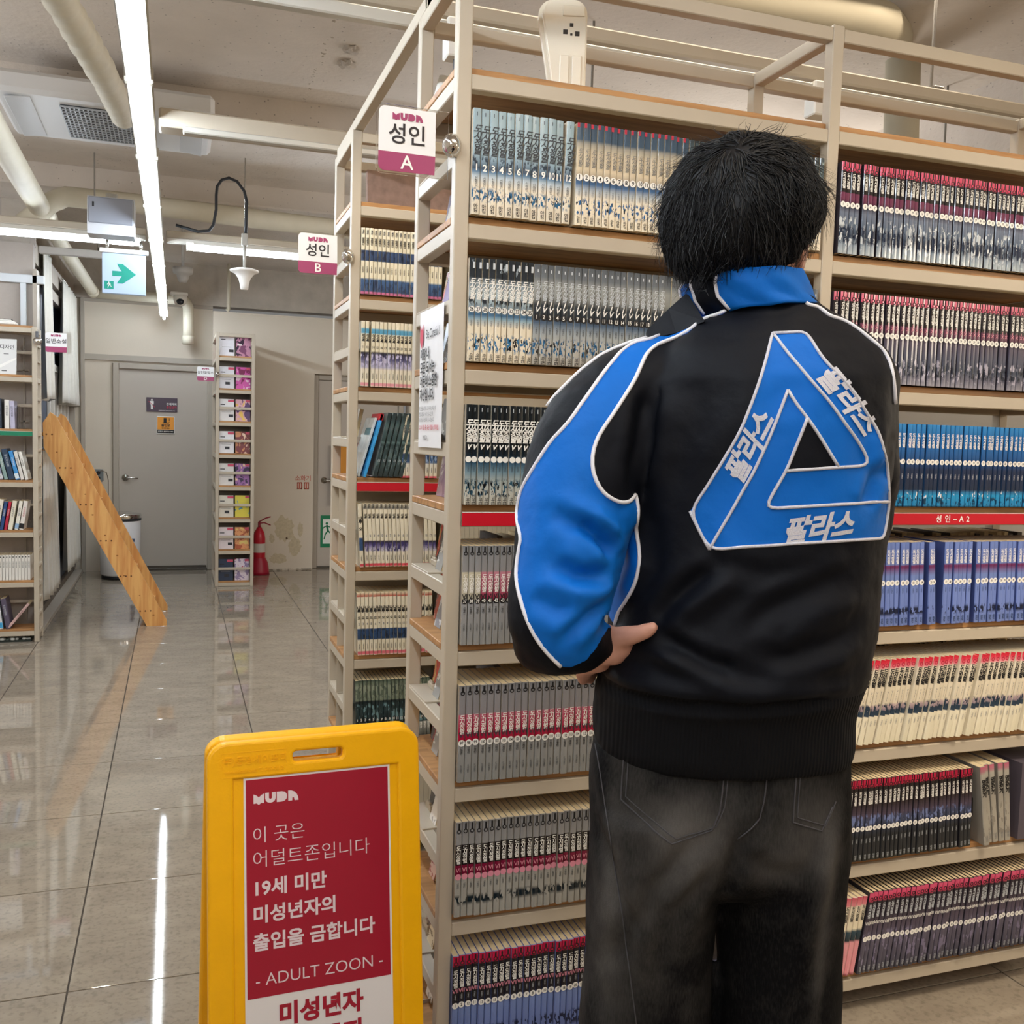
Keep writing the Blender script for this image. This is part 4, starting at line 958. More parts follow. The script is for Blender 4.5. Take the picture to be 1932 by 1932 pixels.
s = series('midnight', t, .205, .148, [(0, '2b2d2a'), (.1, '23262a'), (.3, '1f2328'), (.42, '2c3348'), (.5, '3c4460'), (.56, '4a3f50'), (.68, '2c2228'), (.9, '191518'), (.905, 'b81c40'), (1, 'c2244a')],
           [('v', '도시정벌', .775, .68, 0, .025, .9, 'w'), ('v', '신형빈', .25, .34, 0, 0, .85, 's'), ('v', '아컴', .05, .5, 0, 0, .85, 's'), ('q', .95, 1.0, .4, .62, 'k'), ('o', .925, .34, .2, 'k')],
           ('w', 'k', .40, .5), [(.44, .56, '6b7aa8', .55, 90)], '24232a', .3)
k0 = idx(1.5075, XB, t); xe = 1.9469; n = int((xe-XB)/(t*1.01))
row(s, 'midnight_comic_book', XB, YS, span(1), n, 'dark red-topped comic volume, {o} right of the jeans, second shelf from the floor', 'dark red-topped comic volumes beside the jeans', list(range(1, 99)), hide=((0, k0),), zero=k0, leans={i: (2.0 if i < k0+8 else (-.5 if i < k0+20 else -2.2)) for i in range(90)}, seed=19)
xe = XB+n*t*1.01+.004
s = series('rose_grey', .0185, .212, .15, [(0, 'a29d92'), (.3, 'a9a498'), (.6, '9c978d'), (.9, 'aaa69b'), (.94, 'b07680'), (1, 'c0607a')],
           [('v', '명왕전기', .72, .8, 0, .05, .78, 'k'), ('v', '아컴', .08, .5, 0, 0, .85, 'g')], None, [(.1, .5, '8b867c', .55, 70)], '9a958c', .35)
for i in range(5):
    o = thing('rose_grey_comic_book', 'thick grey comic volume right of the dark set, %s of the leaning five' % ORD(i+1), 'book', (xe+.030+i*.0205, YS+(.002 if i else -.01), span(1)), (0, radians(-8.5 if i < 3 else -6), 0), 'thick grey comic volumes')
    link('cover', s['cover'], o); link('page_block', s['pages'], o); link('spine_print', s['pr'], o)
    if i == 0:
        mb = MB(); r = random.Random(2)
        for c in ((.075, .15), (.05, .135), (.1, .135), (.06, .16), (.09, .155)):
            mb.prism([(a, b) for a, b in disc_poly(c[0], c[1], .016, 9)], .0004, 'x', base=-.0006, mi=0)
        mb.prism([(.03, .12), (.06, .13), (.09, .12), (.11, .12), (.12, .07), (.1, .03), (.115, 0), (.05, 0), (.06, .04), (.035, .07)], .0003, 'x', base=-.0005, mi=1)
        mb.build('cover_print', [mat('print_rose', 'a8485c', .4), mat('print_shadow', '33302f', .4)], o)
mb = MB(); mb.box(xe+.15, YS, span(1), 2.27, YS+.15, span(1)+.205); o = mb.build('book_run', mat('run_dusk', '57505a', .5)); tag(o, 'dark volumes past the leaning grey ones at the edge of the view', 'books', None, 'stuff')
t = 0.0144/1.01
s4 = series('blush', t*1.1, .20, .148, [(0, '7a2438'), (.04, 'e08f98'), (.42, 'e09aa0'), (.45, '1d2c34'), (.56, '2a4450'), (.6, 'e6dcc0'), (.88, 'e6dcc4'), (.9, 'd8848c'), (1, 'c05060')],
            [('v', '도시정벌', .79, .68, 0, .025, .9, 'k')], None, None, 'e0cfc0', .3)
k0 = 1.5396
xe = row(s4, 'blush_comic_book', k0-.004, YS, span(0), 4, 'pink and cream volume leaning beside the jeans on the bottom shelf, {o} of four', 'four blush-pink leaning volumes', None, lean=9, seed=20)
s = series('plum_shadow', t, .207, .148, [(0, '3a3a44'), (.1, '464454'), (.4, '5a5566'), (.55, '4f4656'), (.7, '3a333e'), (.88, '2c272e'), (.905, 'cc3f62'), (1, 'd4567a')],
           [('v', '도시정벌', .77, .68, 0, .025, .9, 's'), ('v', 'Ⅷ', .62, .7, 0, .02, .8, 'w'), ('v', '아컴', .06, .5, 0, 0, .85, 's'), ('o', .925, .34, .2, 'k')],
           ('w', 'k', .43, .5), [(.1, .5, '77708a', .58, 60)], '2c2a33', .3)
n = int((xo-.05-xe)/(t*1.01/cos(radians(7)))); nv = int((2.17-xe)/(t*1.01/cos(radians(7))))
row(s, 'plum_comic_book', xe+.004, YS, span(0), n, 'pink-topped plum comic volume on the bottom shelf right of the pink four, {o} along', 'pink-topped plum comic volumes, bottom shelf', list(range(1, 99)), leans={i: 8-.08*i for i in range(80)}, hide=(nv, n), seed=21)

# back row of books, fore-edges toward the viewer (seen only as strips over the front row)
r = random.Random(9); pgm = PAPER
for b, (xa, xb) in enumerate(((.70, 1.395), (1.44, 2.27))):
    for k in range(7):
        mb = MB(); x = xa
        while x < xb-.02:
            t = r.uniform(.012, .017); h = r.uniform(.19, .21); dy = r.uniform(0, .006)
            mb.box(x, 2.115+dy, span(k)+.001, x+t-.0006, 2.115+.14, span(k)+h, 0 if r.random() < .8 else 1); x += t
        o = mb.build('book_run', [PAPER, mat('edge_dark', '4a423c', .7)]); tag(o, 'books shelved back to back behind the front row of shelf A', 'books', 'back-row books of shelf A', 'stuff')

# --- shelf B
YB2 = 3.128; XBB = .5535
def spanb(k): return ZB[k]+BD
t = 0.0134/1.01
s = series('manor_navy', t, .207, .14, [(0, 'b05a80'), (.03, 'c06a8c'), (.045, '2e4468'), (.22, '3a5a84'), (.25, 'ded6bd'), (.50, 'e0d8c0'), (.505, '283c5e'), (.66, '34486c'), (.665, 'ddd5bc'), (1, 'e3dbc4')],
           [('v', '열혈강', .79, .72, 0, .02, .82, 'k'), ('v', '검은', .93, .6, 0, .03, .85, 'd'), ('v', '신현철글', .37, .42, 0, .01, .9, 'k')],
           None, [(.05, .22, '1c2f50', .55, 80), (.51, .66, '12203c', .55, 80)], 'd8d0ba', .35)
row(s, 'navy_band_comic_book', XBB, YB2, spanb(6), 20, 'cream comic volume with navy bands on the top filled shelf of B, {o} along', 'cream comic volumes with navy bands', None, seed=30)
s = series('portrait', t, .207, .14, [(0, 'e0d8c4'), (.02, 'd8909c'), (.055, 'd8909c'), (.06, 'ded7c0'), (.26, 'ded6c4'), (.30, 'a9a6c0'), (.42, '4f4d74'), (.52, '22202e'), (.545, 'dcd4bc'), (.80, 'e0d8c0'), (.82, '4d93b8'), (.88, '5c9fc0'), (.9, 'ddd5bd'), (1, 'e0d8c2')],
           [('v', '머시록', .74, .72, .2, .04, .82, 'k'), ('v', '신현철글', .16, .38, 0, .01, .9, 'k')],
           (None, 'k', .60, .8), [(.3, .5, 'b8b4d0', .53, 90)], 'd8d0ba', .35)
xe = row(s, 'portrait_spine_comic_book', XBB+.004, YB2, spanb(5), 2, 'portrait-spined comic volume on shelf B, {o} from the post before the gap', 'first two portrait-spined volumes', [11, 12], seed=31)
row(s, 'portrait_spine_comic_book', xe+.006, YB2, spanb(5), 17, 'portrait-spined comic volume on shelf B, {o} after the gap', 'portrait-spined volumes right of the gap', list(range(14, 40)), seed=32)
# third shelf of B: leaning magazine, teal volumes, cream volumes
s = series('teal_dark', t*1.02, .212, .15, [(0, '2c3638'), (.3, '33464a'), (.5, '26393c'), (.54, '60787a'), (.56, '2f4446'), (.8, '4c6264'), (.9, '2b3c40'), (1, '253236')],
           [('v', '철혈', .75, .55, 0, 0, .85, 'g')], ('', 'w', .25, .6), [(.1, .48, '55686a', .55, 90)], '7e8a88', .3)
s['badge'] = (None, 's', .25, .8)
x = .664
for i, n in enumerate((12, 13, 14, 15, 16, 17)):
    o = thing('teal_comic_book', 'dark teal leaning comic volume on the third shelf of B, %s along' % ORD(i+1), 'book', (x+i*.0172, YB2, spanb(4)+.005), (0, radians(12.5), 0), 'dark teal leaning volumes on B')
    for nm, q in (('cover', s['cover']), ('page_block', s['pages']), ('spine_print', s['pr'])): link(nm, q, o)
    link('number_badge', badge_mesh(n, s['t'], None, 's', .8), o, (s['t']/2, 0, s['H']*.25))
    o.location.x -= .06
t2 = t
s = series('cream_navy_foot', t, .205, .14, [(0, 'd04a5a'), (.03, 'd8707c'), (.035, 'ddd5bf'), (.22, 'd6d2c8'), (.25, '3a5880'), (.38, '2a4064'), (.40, 'ddd6c0'), (1, 'e2dac2')],
           [('v', '무림일기', .76, .72, .2, .03, .82, 'd'), ('v', '신현철글', .13, .36, 0, .01, .9, 'k')], (None, 'k', .46, .95), [(.25, .38, '8aa0c0', .56, 90)], 'd8d0ba', .35)
row(s, 'cream_navy_footed_comic_book', 0.697, YB2, spanb(4), 9, 'cream comic volume with navy foot on B, {o} after the teal ones', 'cream comic volumes with navy feet on B', list(range(1, 12)), lean=1.0, seed=33)
t = thing('magazine', 'large pale magazine leaning left on the third shelf of B', 'book', (.556, YB2+.02, spanb(4)+.003), (0, radians(16), 0))
mb = MB(); mb.bbox(0, 0, 0, .008, .16, .20, .001); mb.build('cover', mat('magazine_pale', 'c9d0d0', .2, noise_amt=.25, nscale=14), t)
mb = MB(); mb.box(-.0006, .01, .14, 0, .10, .165); mb.build('title_block', mat('ink_teal', '2f6a78', .3), t)
t = thing('magazine', 'bright blue glossy magazine behind the pale one on shelf B', 'book', (.572, YB2+.0, spanb(4)+.003), (0, radians(15), 0))
mb = MB(); mb.bbox(0, 0, 0, .009, .15, .212, .001); mb.build('cover', mat('magazine_blue', '3f9fe0', .2, noise_amt=.35, nscale=18), t)
mb = MB(); mb.box(-.0006, .0, .19, .0095, .15, .2125); mb.build('red_corner', RED, t)
t = t2
s = series('portrait_violet', t, .207, .14, [(0, 'ddd6c2'), (.02, 'd04858'), (.05, 'd04858'), (.055, 'ddd6c0'), (.23, 'ddd6c6'), (.27, 'b8b4c8'), (.34, '655c90'), (.40, '1e1a2c'), (.42, 'e0d9c4'), (.9, 'e4dcc6'), (.93, '8c8a84'), (1, 'e2dac4')],
           [('v', '비룡', .80, .7, .2, .03, .82, 'k'), ('v', '검은', .955, .6, 0, .03, .85, 'k'), ('v', '신현철글', .14, .38, 0, .01, .9, 'k')], (None, 'g', .49, .8), [(.24, .40, '3a3468', .54, 90)], 'ddd6c2', .35)
o = thing('ink_title_comic_book', 'cream volume with black brush title, leaning first under the red strip of B', 'book', (XBB+.012, YB2-.004, spanb(3)), (0, radians(-3), 0))
sk = series('brush_one', t, .207, .14, [(0, 'ddd6c2'), (.02, 'd04858'), (.05, 'd04858'), (.055, 'ddd6c0'), (.25, 'dfd8c2'), (.27, '2c4a74'), (.46, '34507a'), (.47, 'e2dac4'), (1, 'e4dcc6')],
            [('v', '나루', .74, 1.0, 0, .05, .85, 'k'), ('v', '오', .60, .9, 0, .04, .85, 'k'), ('v', '신현철글', .14, .38, 0, .01, .9, 'k')], None, None, 'ddd6c2', .35)
for nm, q in (('cover', sk['cover']), ('page_block', sk['pages']), ('spine_print', sk['pr'])): link(nm, q, o)
row(s, 'violet_portrait_comic_book', XBB+.030, YB2, spanb(3), 18, 'cream volume with violet portrait under the red strip of B, {o} along', 'cream volumes with violet portraits on B', list(range(1, 30)), lean=-3.2, seed=34)
s = series('brush', t, .207, .14, [(0, 'ddd6c2'), (.02, 'd86a78'), (.06, 'd86a78'), (.065, 'ddd6c0'), (.24, 'dfd8c2'), (.26, '284468'), (.42, '2f4c76'), (.43, 'e2dac4'), (.93, 'e4dcc6'), (.94, 'b8483c'), (1, 'e0d6b8')],
           [('v', '나루', .73, .95, 0, .05, .85, 'k'), ('v', '오', .595, .8, 0, .04, .85, 'k'), ('v', '신현철글', .14, .38, 0, .01, .9, 'k')], (None, 'g', .50, .8), [(.26, .42, '17283f', .54, 80)], 'ddd6c2', .35)
row(s, 'brush_title_comic_book', XBB+.010, YB2, spanb(2), 19, 'cream volume with brush title and navy picture on shelf B, {o} along', 'cream volumes with brush titles on B', list(range(2, 30)), lean=-2.0, seed=35)
s = series('moss', t, .207, .14, [(0, '1a2224'), (.28, 'a9aaa2'), (.285, '151c20'), (.5, '2a3c40'), (.66, '1c282c'), (.68, '7a8676'), (.9, '8c9684'), (.97, '5c6a5c'), (1, '3c4a40')],
           [('v', '백두산', .22, .6, 0, .03, .85, 'w')], (None, 'w', .36, .9), [(.3, .62, '6a8a90', .56, 80), (.7, .95, '5a665a', .5, 90)], '5a625a', .3)
row(s, 'moss_green_comic_book', XBB+.008, YB2, spanb(1), 19, 'dark moss-green volume on B above the yellow sign, {o} along', 'dark moss-green volumes on B', list(range(1, 30)), lean=-1.6, seed=36)
for k in range(7):
    mb = MB(); x = XBB+.30
    if k == 0: x = XBB
    while x < 1.37: mb.box(x, YB2, spanb(k)+.001, x+.0155, YB2+.14, spanb(k)+.205); x += .0162
    o = mb.build('book_run', PAPER if k == 4 else mat('run_cream', 'b9b2a0', .5)); tag(o, 'books further along shelf B, hidden by shelf A', 'books', 'far books of shelf B', 'stuff')
    mb = MB(); x = XBB+.15
    while x < 1.37: mb.box(x, YB2+.17, spanb(k)+.001, x+.0145, YB2+.31, spanb(k)+r.uniform(.19, .205)); x += .015
    if k != 4:
        o = mb.build('book_run', PAPER); tag(o, 'back-row books of shelf B', 'books', 'back-row books of shelf B', 'stuff')
box('back_sheet', PAINT, 0, .165, .1, 1.78, .167, 1.25, B)
t = thing('stone_board', 'brown textured board leaning on top of shelf B', 'board', (.62, 3.40, ZB[7]+.016), (radians(-6), 0, 0))
mb = MB(); mb.bbox(0, 0, 0, .36, .02, .175, .003); mb.build('board', mat('brown_stone', '8a7266', .8, noise_amt=.2, nscale=30), t)
mb = MB(); mb.box(.36, .002, 0, .38, .018, .175); mb.build('edge_trim', PAINT, t)

# ------------------------------------------------------------------ display books on the ends of A and B
def cover_art(name, base, spots, seed):
    """flat printed cover: bands and shapes of colour"""
    m = mat(name, base, .25, coat=.3); nt = m.node_tree; N = nt.nodes; Lk = nt.links; b = N['Principled BSDF']
    tc = N.new('ShaderNodeTexCoord'); n = N.new('ShaderNodeTexNoise'); n.inputs['Scale'].default_value = 14; n.inputs['Detail'].default_value = 4; n.inputs['Distortion'].default_value = 1.0
    ad = N.new('ShaderNodeVectorMath'); ad.operation = 'ADD'; ad.inputs[1].default_value = (seed*1.7, seed*.3, seed*.9)
    Lk.new(tc.outputs['Object'], ad.inputs[0]); Lk.new(ad.outputs[0], n.inputs['Vector'])
    cr = N.new('ShaderNodeValToRGB'); els = cr.color_ramp.elements; cr.color_ramp.interpolation = 'CONSTANT'
    while len(els) > 1: els.remove(els[-1])
    els[0].position = 0; els[0].color = lin(rgb(spots[0][1]))
    for p, c in spots[1:]: e = els.new(p); e.color = lin(rgb(c))
    Lk.new(n.outputs['Fac'], cr.inputs[0]); Lk.new(cr.outputs[0], b.inputs['Base Color'])
    return m
ARTS = [('plum barcode', 'a58aa8', [(0, 'a58aa8'), (.5, 'b8a0b8'), (.62, 'e8e2e4')]), ('flame-print black', '241c22', [(0, '241c22'), (.56, 'c83a24'), (.66, 'f0b060')]),
        ('grey lettered', '9a9a98', [(0, '9a9a98'), (.6, 'd8d8d4')]), ('orange gothic', '8a3428', [(0, '6a1c18'), (.42, 'c04a34'), (.58, 'e8a890')]),
        ('pale city-print', 'b8b8b8', [(0, '8c9098'), (.5, 'c8c8c8'), (.6, 'e6e4de')]), ('red bookshelf-print', 'b83a2c', [(0, '7a1814'), (.44, 'd0503c'), (.6, 'e8c070')]),
        ('charcoal', '35322f', [(0, '35322f'), (.64, 'd0ccc4')]), ('stack-print white', 'd0ccc6', [(0, 'a8a4a0'), (.45, 'e0dcd6')]),
        ('black and red', '2a2226', [(0, '1c1820'), (.5, '8a3038'), (.62, 'd8705c')]), ('lilac', '9a8fb8', [(0, '9a8fb8'), (.6, 'c8c0dc')]),
        ('rose sketch', 'd8b8b4', [(0, 'd8b8b4'), (.55, 'a86a6c'), (.65, 'e8dcd4')]), ('tan line-drawn', 'd8c8a8', [(0, 'd8c8a8'), (.6, '7a6a50')])]
AM = [cover_art('art_'+a[0].replace(' ', '_'), a[1], a[2], i) for i, a in enumerate(ARTS)]
def small_book(px, label, m, x, y, z, w, h, t, tilt, turn=0, group=None, face='x', stand=True):
    """cover faces -X (or -Y); leans back"""
    o = thing('display_book', label, 'book', (x, y, z), (0, 0, turn), group)
    M = Matrix.Rotation(radians(tilt), 4, 'Y')
    mb = MB(); mb.bbox(0, 0, 0, .0015, w, h, .0004, M=M); mb.bbox(t-.0015, 0, 0, t, w, h, .0004, M=M); mb.box(.001, w-.002, .0005, t-.001, w, h-.0005, 0, M)
    mb.build('cover', m, o)
    mb = MB(); mb.box(.0016, .001, .001, t-.0016, w-.002, h-.001, 0, M); mb.build('page_block', PAPER, o)
    if stand:
        s = thing('book_stand', ('cream block stand under the '+label).replace(' display book', ''), 'stand', (x-.014, y+w*.25, z), (0, 0, 0), 'book stands on the shelf ends')
        mb = MB(); mb.bbox(0, 0, 0, .012, .045, .014, .002); mb.build('block', PAINT, s)
        mb = MB(); mb.bbox(.001, .01, .014, .006, .035, .02, .001); mb.build('lip', PAINT, s)
    return o
nth = ['bottom', 'lowest', 'second-lowest', 'third-lowest', 'fourth', 'fifth', 'sixth', 'seventh', 'eighth', 'ninth', 'tenth', 'eleventh', 'twelfth', 'thirteenth', 'top']
lev = []
for k in range(7): lev += [(ZA[k]+BD, False), (ZA[k]+.1425+.004, True)]
pa = [(6, 7), (10, 11), (4, 10), (6, 7), (8, 2), (5, 2), (3, 4), (1, 2), (0, None), (2, None), (9, 6), (1, 9), (9, 7), (8, 10)]
for i, (z, mid) in enumerate(lev):
    a, b = pa[i]; h = .098 if mid else .112
    where = 'on end of shelf A, %s ledge up' % ORD(i+1)
    small_book(0, '%s display book %s' % (ARTS[a][0], where), AM[a], .526+.055, 2.145, z, .085, h, .014, 9, stand=mid)
    if b is not None:
        small_book(0, '%s book %s, nearer the front' % (ARTS[b][0], where), AM[b], .526+.033, 2.088, z, .05, h*.8, .02, 14, stand=False)
pb = [6, 7, 11, 4, 2, 7, 10, 11, 3, 4, 9, 10, 7, 11]
for i, (z, mid) in enumerate(lev):
    a = pb[i]; h = .098 if mid else .112
    small_book(0, '%s display book on end of shelf B, %s ledge up' % (ARTS[a][0], ORD(i+1)), AM[a], .522+.05, 3.31, z, .12, h, .014, 11, stand=mid)

# ================================================================== LEFT SIDE: novel shelf, curtains, ladder, far shelf D
ZN = [.072, .393, .722, 1.048, 1.379, 1.727, 2.043]
NS, _ = unit('bookshelf', 'cream steel novel shelf on the left wall with green strip', (-1.806, 6.98, 0), [0, .926], .21, 7, ZN, 2.05, end=False, mids=False, backbar=False)
for k in range(6):
    for d in (.10, .2): box('end_rung', PAINT, .926, .03, ZN[k]+d, .956, .18, ZN[k]+d+.02, NS, .002)
    box('rear_rail', PAINT, .03, .185, ZN[k]+.16, .926, .205, ZN[k]+.18, NS, .002)
strip(-1.776, -.88, 6.979, ZN[4], mat('strip_green', '0f7a58', .4), 'green label strip on the novel shelf')
pL = (-0.8192,6.97,1.9578)
o = acrylic((pL[0]+.176, 6.96, pL[2]), .13, .125, '일반소설', None, 'small acrylic sign for novels with plum band on the left shelf', ball=False, wred=.28, fs=.034)
t = thing('sign_clamp', 'chrome ball clamp on the post of the novel shelf', 'clamp', (-0.8433, 6.965, 1.9627))
mb = MB(); mb.lathe([(0, -.03), (.018, -.025), (.028, 0), (.02, .02), (0, .024)], 18); mb.build('ball', CHROME, t)
mb = MB(); mb.bbox(-.012, -.01, .02, .004, .02, .06, .002); mb.build('jaw', mat('dark_grey', '55565a', .4), t)
# router on top
t = thing('router', 'flat white router lying on top of the novel shelf', 'router', (-1.03, 7.06, ZN[6]+.016))
mb = MB(); mb.bbox(-.12, -.06, 0, .055, .06, .022, .006); mb.bbox(-.08, -.04, .022, .03, .05, .034, .006); mb.build('case', WHITE, t)
mb = MB(); mb.bbox(-.02, -.03, .034, .03, .02, .038, .002); mb.build('dark_window', BLACK, t)
def novel(x, z, t, h, lean, col, label, ink='k', band=None, y=7.0, d=.15, fr=.35):
    o = thing('novel', label, 'book', (x, y, z+(t*sin(radians(lean)) if lean > 0 else 0)+.0008), (0, radians(lean), 0))
    m = mat('jacket_'+col, col, fr)
    link('cover', cover_mesh(t, h, d, [m, m]), o); link('page_block', page_mesh(t, h, d), o)
    mb = MB(); v, f = text_mesh('\n'.join('이야기의집'[:5]), t*.5, offset=.01, line=.95); mb.add(v, f, 0, False, Matrix.Translation((t/2, -.0005, h*.62)) @ FRONT)
    if band: mb.box(.0, -.0005, h*.04, t, -.0002, h*.22, 1)
    mb.build('spine_print', [INK[ink], mat('band_'+(band or 'd8d8d8'), band or 'd8d8d8', .4)], o)
    return o
zl = lambda k: ZN[k]+.0155
# level 4 (above the green strip)
for a in ((-1.15, .03, .20, 0, '46658c', 'blue novel at the left edge above the green strip', 'w', 'b03040'), (-1.045, .028, .185, 0, 'e6e4de', 'white novel standing above the green strip', 'k', None), (-1.012, .028, .178, -2, 'b9b6cc', 'lavender-white novel above the green strip', 'd', None)):
    novel(a[0]+.0, zl(4), a[1], a[2], a[3], a[4], a[5], a[6], a[7])
novel(-1.085, zl(4), .024, .19, -1, '2d3a48', 'dark navy novel beside the white one above the green strip', 'w')
t = thing('bookend', 'clear acrylic bookend behind the lavender novel', 'bookend', (-.975, 7.02, zl(4)))
mb = MB(); mb.bbox(0, 0, 0, .003, .12, .15, .001); mb.bbox(0, 0, 0, .06, .12, .003, .001); mb.build('plate', GLASS, t)
# level 3: leaning left
x = -1.135
for c, w, h, lab, ink, bd in (('e2ddd6', .026, .15, 'white novel leaning left, at the frame edge', 'r', None), ('cc6a6c', .024, .165, 'salmon-red novel leaning left', 'w', None), ('8d8ca4', .02, .17, 'lavender-grey novel leaning left', 'w', 'c9ccd0'), ('86a09c', .022, .18, 'grey-green novel leaning left', 'w', None),
                              ('2d4058', .034, .2, 'tall dark navy novel leaning left', 's', None), ('3f8fd0', .024, .19, 'bright blue novel leaning left', 'w', 'd8e4ec'), ('dad6d0', .022, .188, 'white novel leaning left beside the bright blue one', 'k', None), ('e4e2da', .02, .186, 'rightmost white novel leaning left', 'k', None)):
    novel(x, zl(3), w, h, -13, c, lab, ink, bd); x += w/cos(radians(13))*1.02+.004
# level 2: leaning right
x = -1.115
for c, w, h, lab, ink, bd in (('e8e2d4', .03, .2, 'cream novel leaning right at the frame edge', 'k', None), ('2c4c80', .02, .185, 'navy novel leaning right', 'w', None), ('b82c44', .018, .185, 'crimson novel leaning right', 'w', None),
                              ('e6e0cc', .026, .19, 'ivory novel leaning right beside the crimson one', 'd', None), ('ece8da', .022, .19, 'ivory novel leaning right, second after the crimson one', 'b', '8fb0d0'), ('e6dfd8', .026, .19, 'white novel with black foot by the shelf post', 'r', '1c1c20')):
    novel(x, zl(2), w, h, 9, c, lab, ink, bd); x += w/cos(radians(9))*1.02+(.012 if c == 'e6e0cc' else .004)
# level 1: small dotted set
for i in range(11):
    o = novel(-1.105+i*.0186, zl(1), .0175, .165, 0, 'e4e1da', 'slim white dotted volume in the even set, %s from the shelf post' % ORD(11-i), 'd')
    mb = MB(); flat_poly(mb, disc_poly(.0088, .152, .004, 10), 0, -.0007); mb.build('dot', BLACK, o)
    o['group'] = 'slim white dotted volumes'
# level 0
novel(-1.12, zl(0), .022, .2, -6, 'e0e4e8', 'white and sky-blue volume at the frame edge near the floor', 'b', '4aa8d8'); novel(-1.088, zl(0), .022, .195, -7, 'dfe3e6', 'second white and sky-blue volume near the floor', 'b', '4aa8d8')
novel(-1.05, zl(0), .03, .2, -9, '5c5468', 'dusky picture-covered volume on the lowest level', 's')
novel(-1.045, zl(0), .018, .2, 38, 'caa8a4', 'pink-spined volume fallen over to the right on the lowest level', 'k')
t = thing('large_book', 'large white picture book leaning face-out on the upper level', 'book', (-1.19, 7.02, zl(5)), (radians(-7), 0, radians(-4)))
mb = MB(); mb.bbox(0, 0, 0, .215, .012, .23, .002); mb.build('cover', mat('book_white', 'dcdcda', .35), t)
mb = MB(); put_text(mb, '생활디자인', .032, 0, (.13, -.0006, .175), offset=.02); mb.box(.14, -.0006, .13, .17, -.0001, .134); mb.box(.13, -.0006, .02, .16, -.0001, .026); mb.build('title', [mat('ink_mid', '50504e', .5)], t)
mb = MB(); mb.prism([(0, .0), (.0, .035), (.12, .06), (.19, .10), (.215, .11), (.215, .10), (.13, .045), (.05, .02)], .0004, 'y', base=-.0006); mb.build('swoosh', WINK, t)
# pebbles under the shelf
r = random.Random(11); mb = MB()
for i in range(150):
    x, y = r.uniform(-1.35, -.9), r.uniform(7.0, 7.17); q = r.uniform(.008, .016)
    bm = bmesh.new(); bmesh.ops.create_icosphere(bm, subdivisions=1, radius=1)
    M = Matrix.Translation((x, y, .012+q*.5)) @ Matrix.Rotation(r.random()*6, 4, 'Z') @ Matrix.Diagonal((q*1.3, q, q*.7, 1))
    mb.add([v.co[:] for v in bm.verts], [[v.index for v in f.verts] for f in bm.faces], 0 if r.random() < .8 else 1, True, M); bm.free()
o = mb.build('pebbles', [mat('pebble_white', 'c4c8c4', .6), mat('pebble_dark', '4a524e', .6)]); tag(o, 'white pebbles laid under the novel shelf', 'pebbles', None, 'stuff')
o = struct(box('trim_3', mat('pebble_bed', '2c332f', .9), -1.8, 7.0, 0, -.9, 7.19, .013), 'dark bed under the pebbles')

# curtains
CUR = mat('curtain_cotton', 'cdc9bd', .9, noise_amt=.03, nscale=50, bump=.25, bscale=300, sheen=.3)
def curtain(name, label, y0, y1_, z0, z1, x=-.90, folds=7, amp=.022, skew=0.0, flare=0.0, hem=.01, seed=1):
    y1 = min(y1_, 10.2); r = random.Random(seed); ny, nz = folds*8, 16; vs = []; fs = []
    ph = [r.uniform(-.5, .5) for _ in range(folds+2)]
    for j in range(nz+1):
        v = j/nz
        for i in range(ny+1):
            u = i/ny; q = u*folds
            a = amp*(.35+.65*(1-v))*(sin(2*pi*q+ph[int(q)]*(1-v))+.3*sin(4.3*pi*q+2))
            yy = y0+(y1-y0)*(u-.5)*(1+flare*(1-v))+(y1-y0)*.5+skew*(1-v)
            zz = z1+(z0-z1)*(1-v)+hem*sin(2*pi*q)*(1-v)*(1 if v < .1 else 0)
            vs.append((x+a, yy, zz))
    for j in range(nz):
        for i in range(ny): k = j*(ny+1)+i; fs.append((k, k+1, k+ny+2, k+ny+1))
    t = thing(name, label, 'curtain', (0, 0, 0))
    mb = MB(); mb.add(vs, fs, 0, True); o = mb.build('fabric', CUR, t)
    md = o.modifiers.new('thick', 'SOLIDIFY'); md.thickness = .002
    mb = MB(); mb.tube([(x, y0-.02, z1+.012), (x, y1+.02, z1+.012)], .008, 8); mb.build('rod', STEEL, t)
    return t
def yz(px, py, x=-.9): return None
curtain('curtain', 'short white curtain at the left, beside the novel shelf sign', 7.756, 8.2628, 1.6137, 2.6738, folds=3, amp=.03, seed=2)
curtain('curtain', 'gathered white upper curtain swept aside above the ladder', 9.0025, 10.4667, 1.6103, 2.6324, folds=6, amp=.045, flare=.1, seed=3)
curtain('curtain', 'long white lower curtain behind the wooden ladder, near side', 7.6306, 8.5122, .16, 1.2375, folds=5, amp=.035, seed=4)
curtain('curtain', 'narrow white lower curtain next to the back wall corner', 9.1425, 10.4585, 0.1588, 1.2365, folds=4, amp=.04, seed=5)
# slatted white cabinet front behind the curtains
ca, cb_ = 8.5564, 10.9276
cz0, cz1 = 1.3837, 1.8673
t = thing('slatted_screen', 'white slatted screen seen between the curtains above the ladder', 'screen', (-.972, 0, 0))
SW = mat('screen_white', 'c7c3ba', .5)
cb_ = min(cb_, 10.27); k = ca
while k < cb_-.1:
    mb = MB(); mb.bbox(0, k, cz0, .02, k+.09, cz1, .002); mb.build('slat', SW, t); k += .27
for z in (cz0-.06, cz1):
    mb = MB(); mb.bbox(-.002, ca-.02, z, .024, cb_, z+.06, .003); mb.build('crossbar', SW, t)
mb = MB(); mb.box(-.0025, ca, .3, -.0008, cb_, cz1+.0); mb.build('back_panel', mat('screen_back', '8e8a84', .6), t)

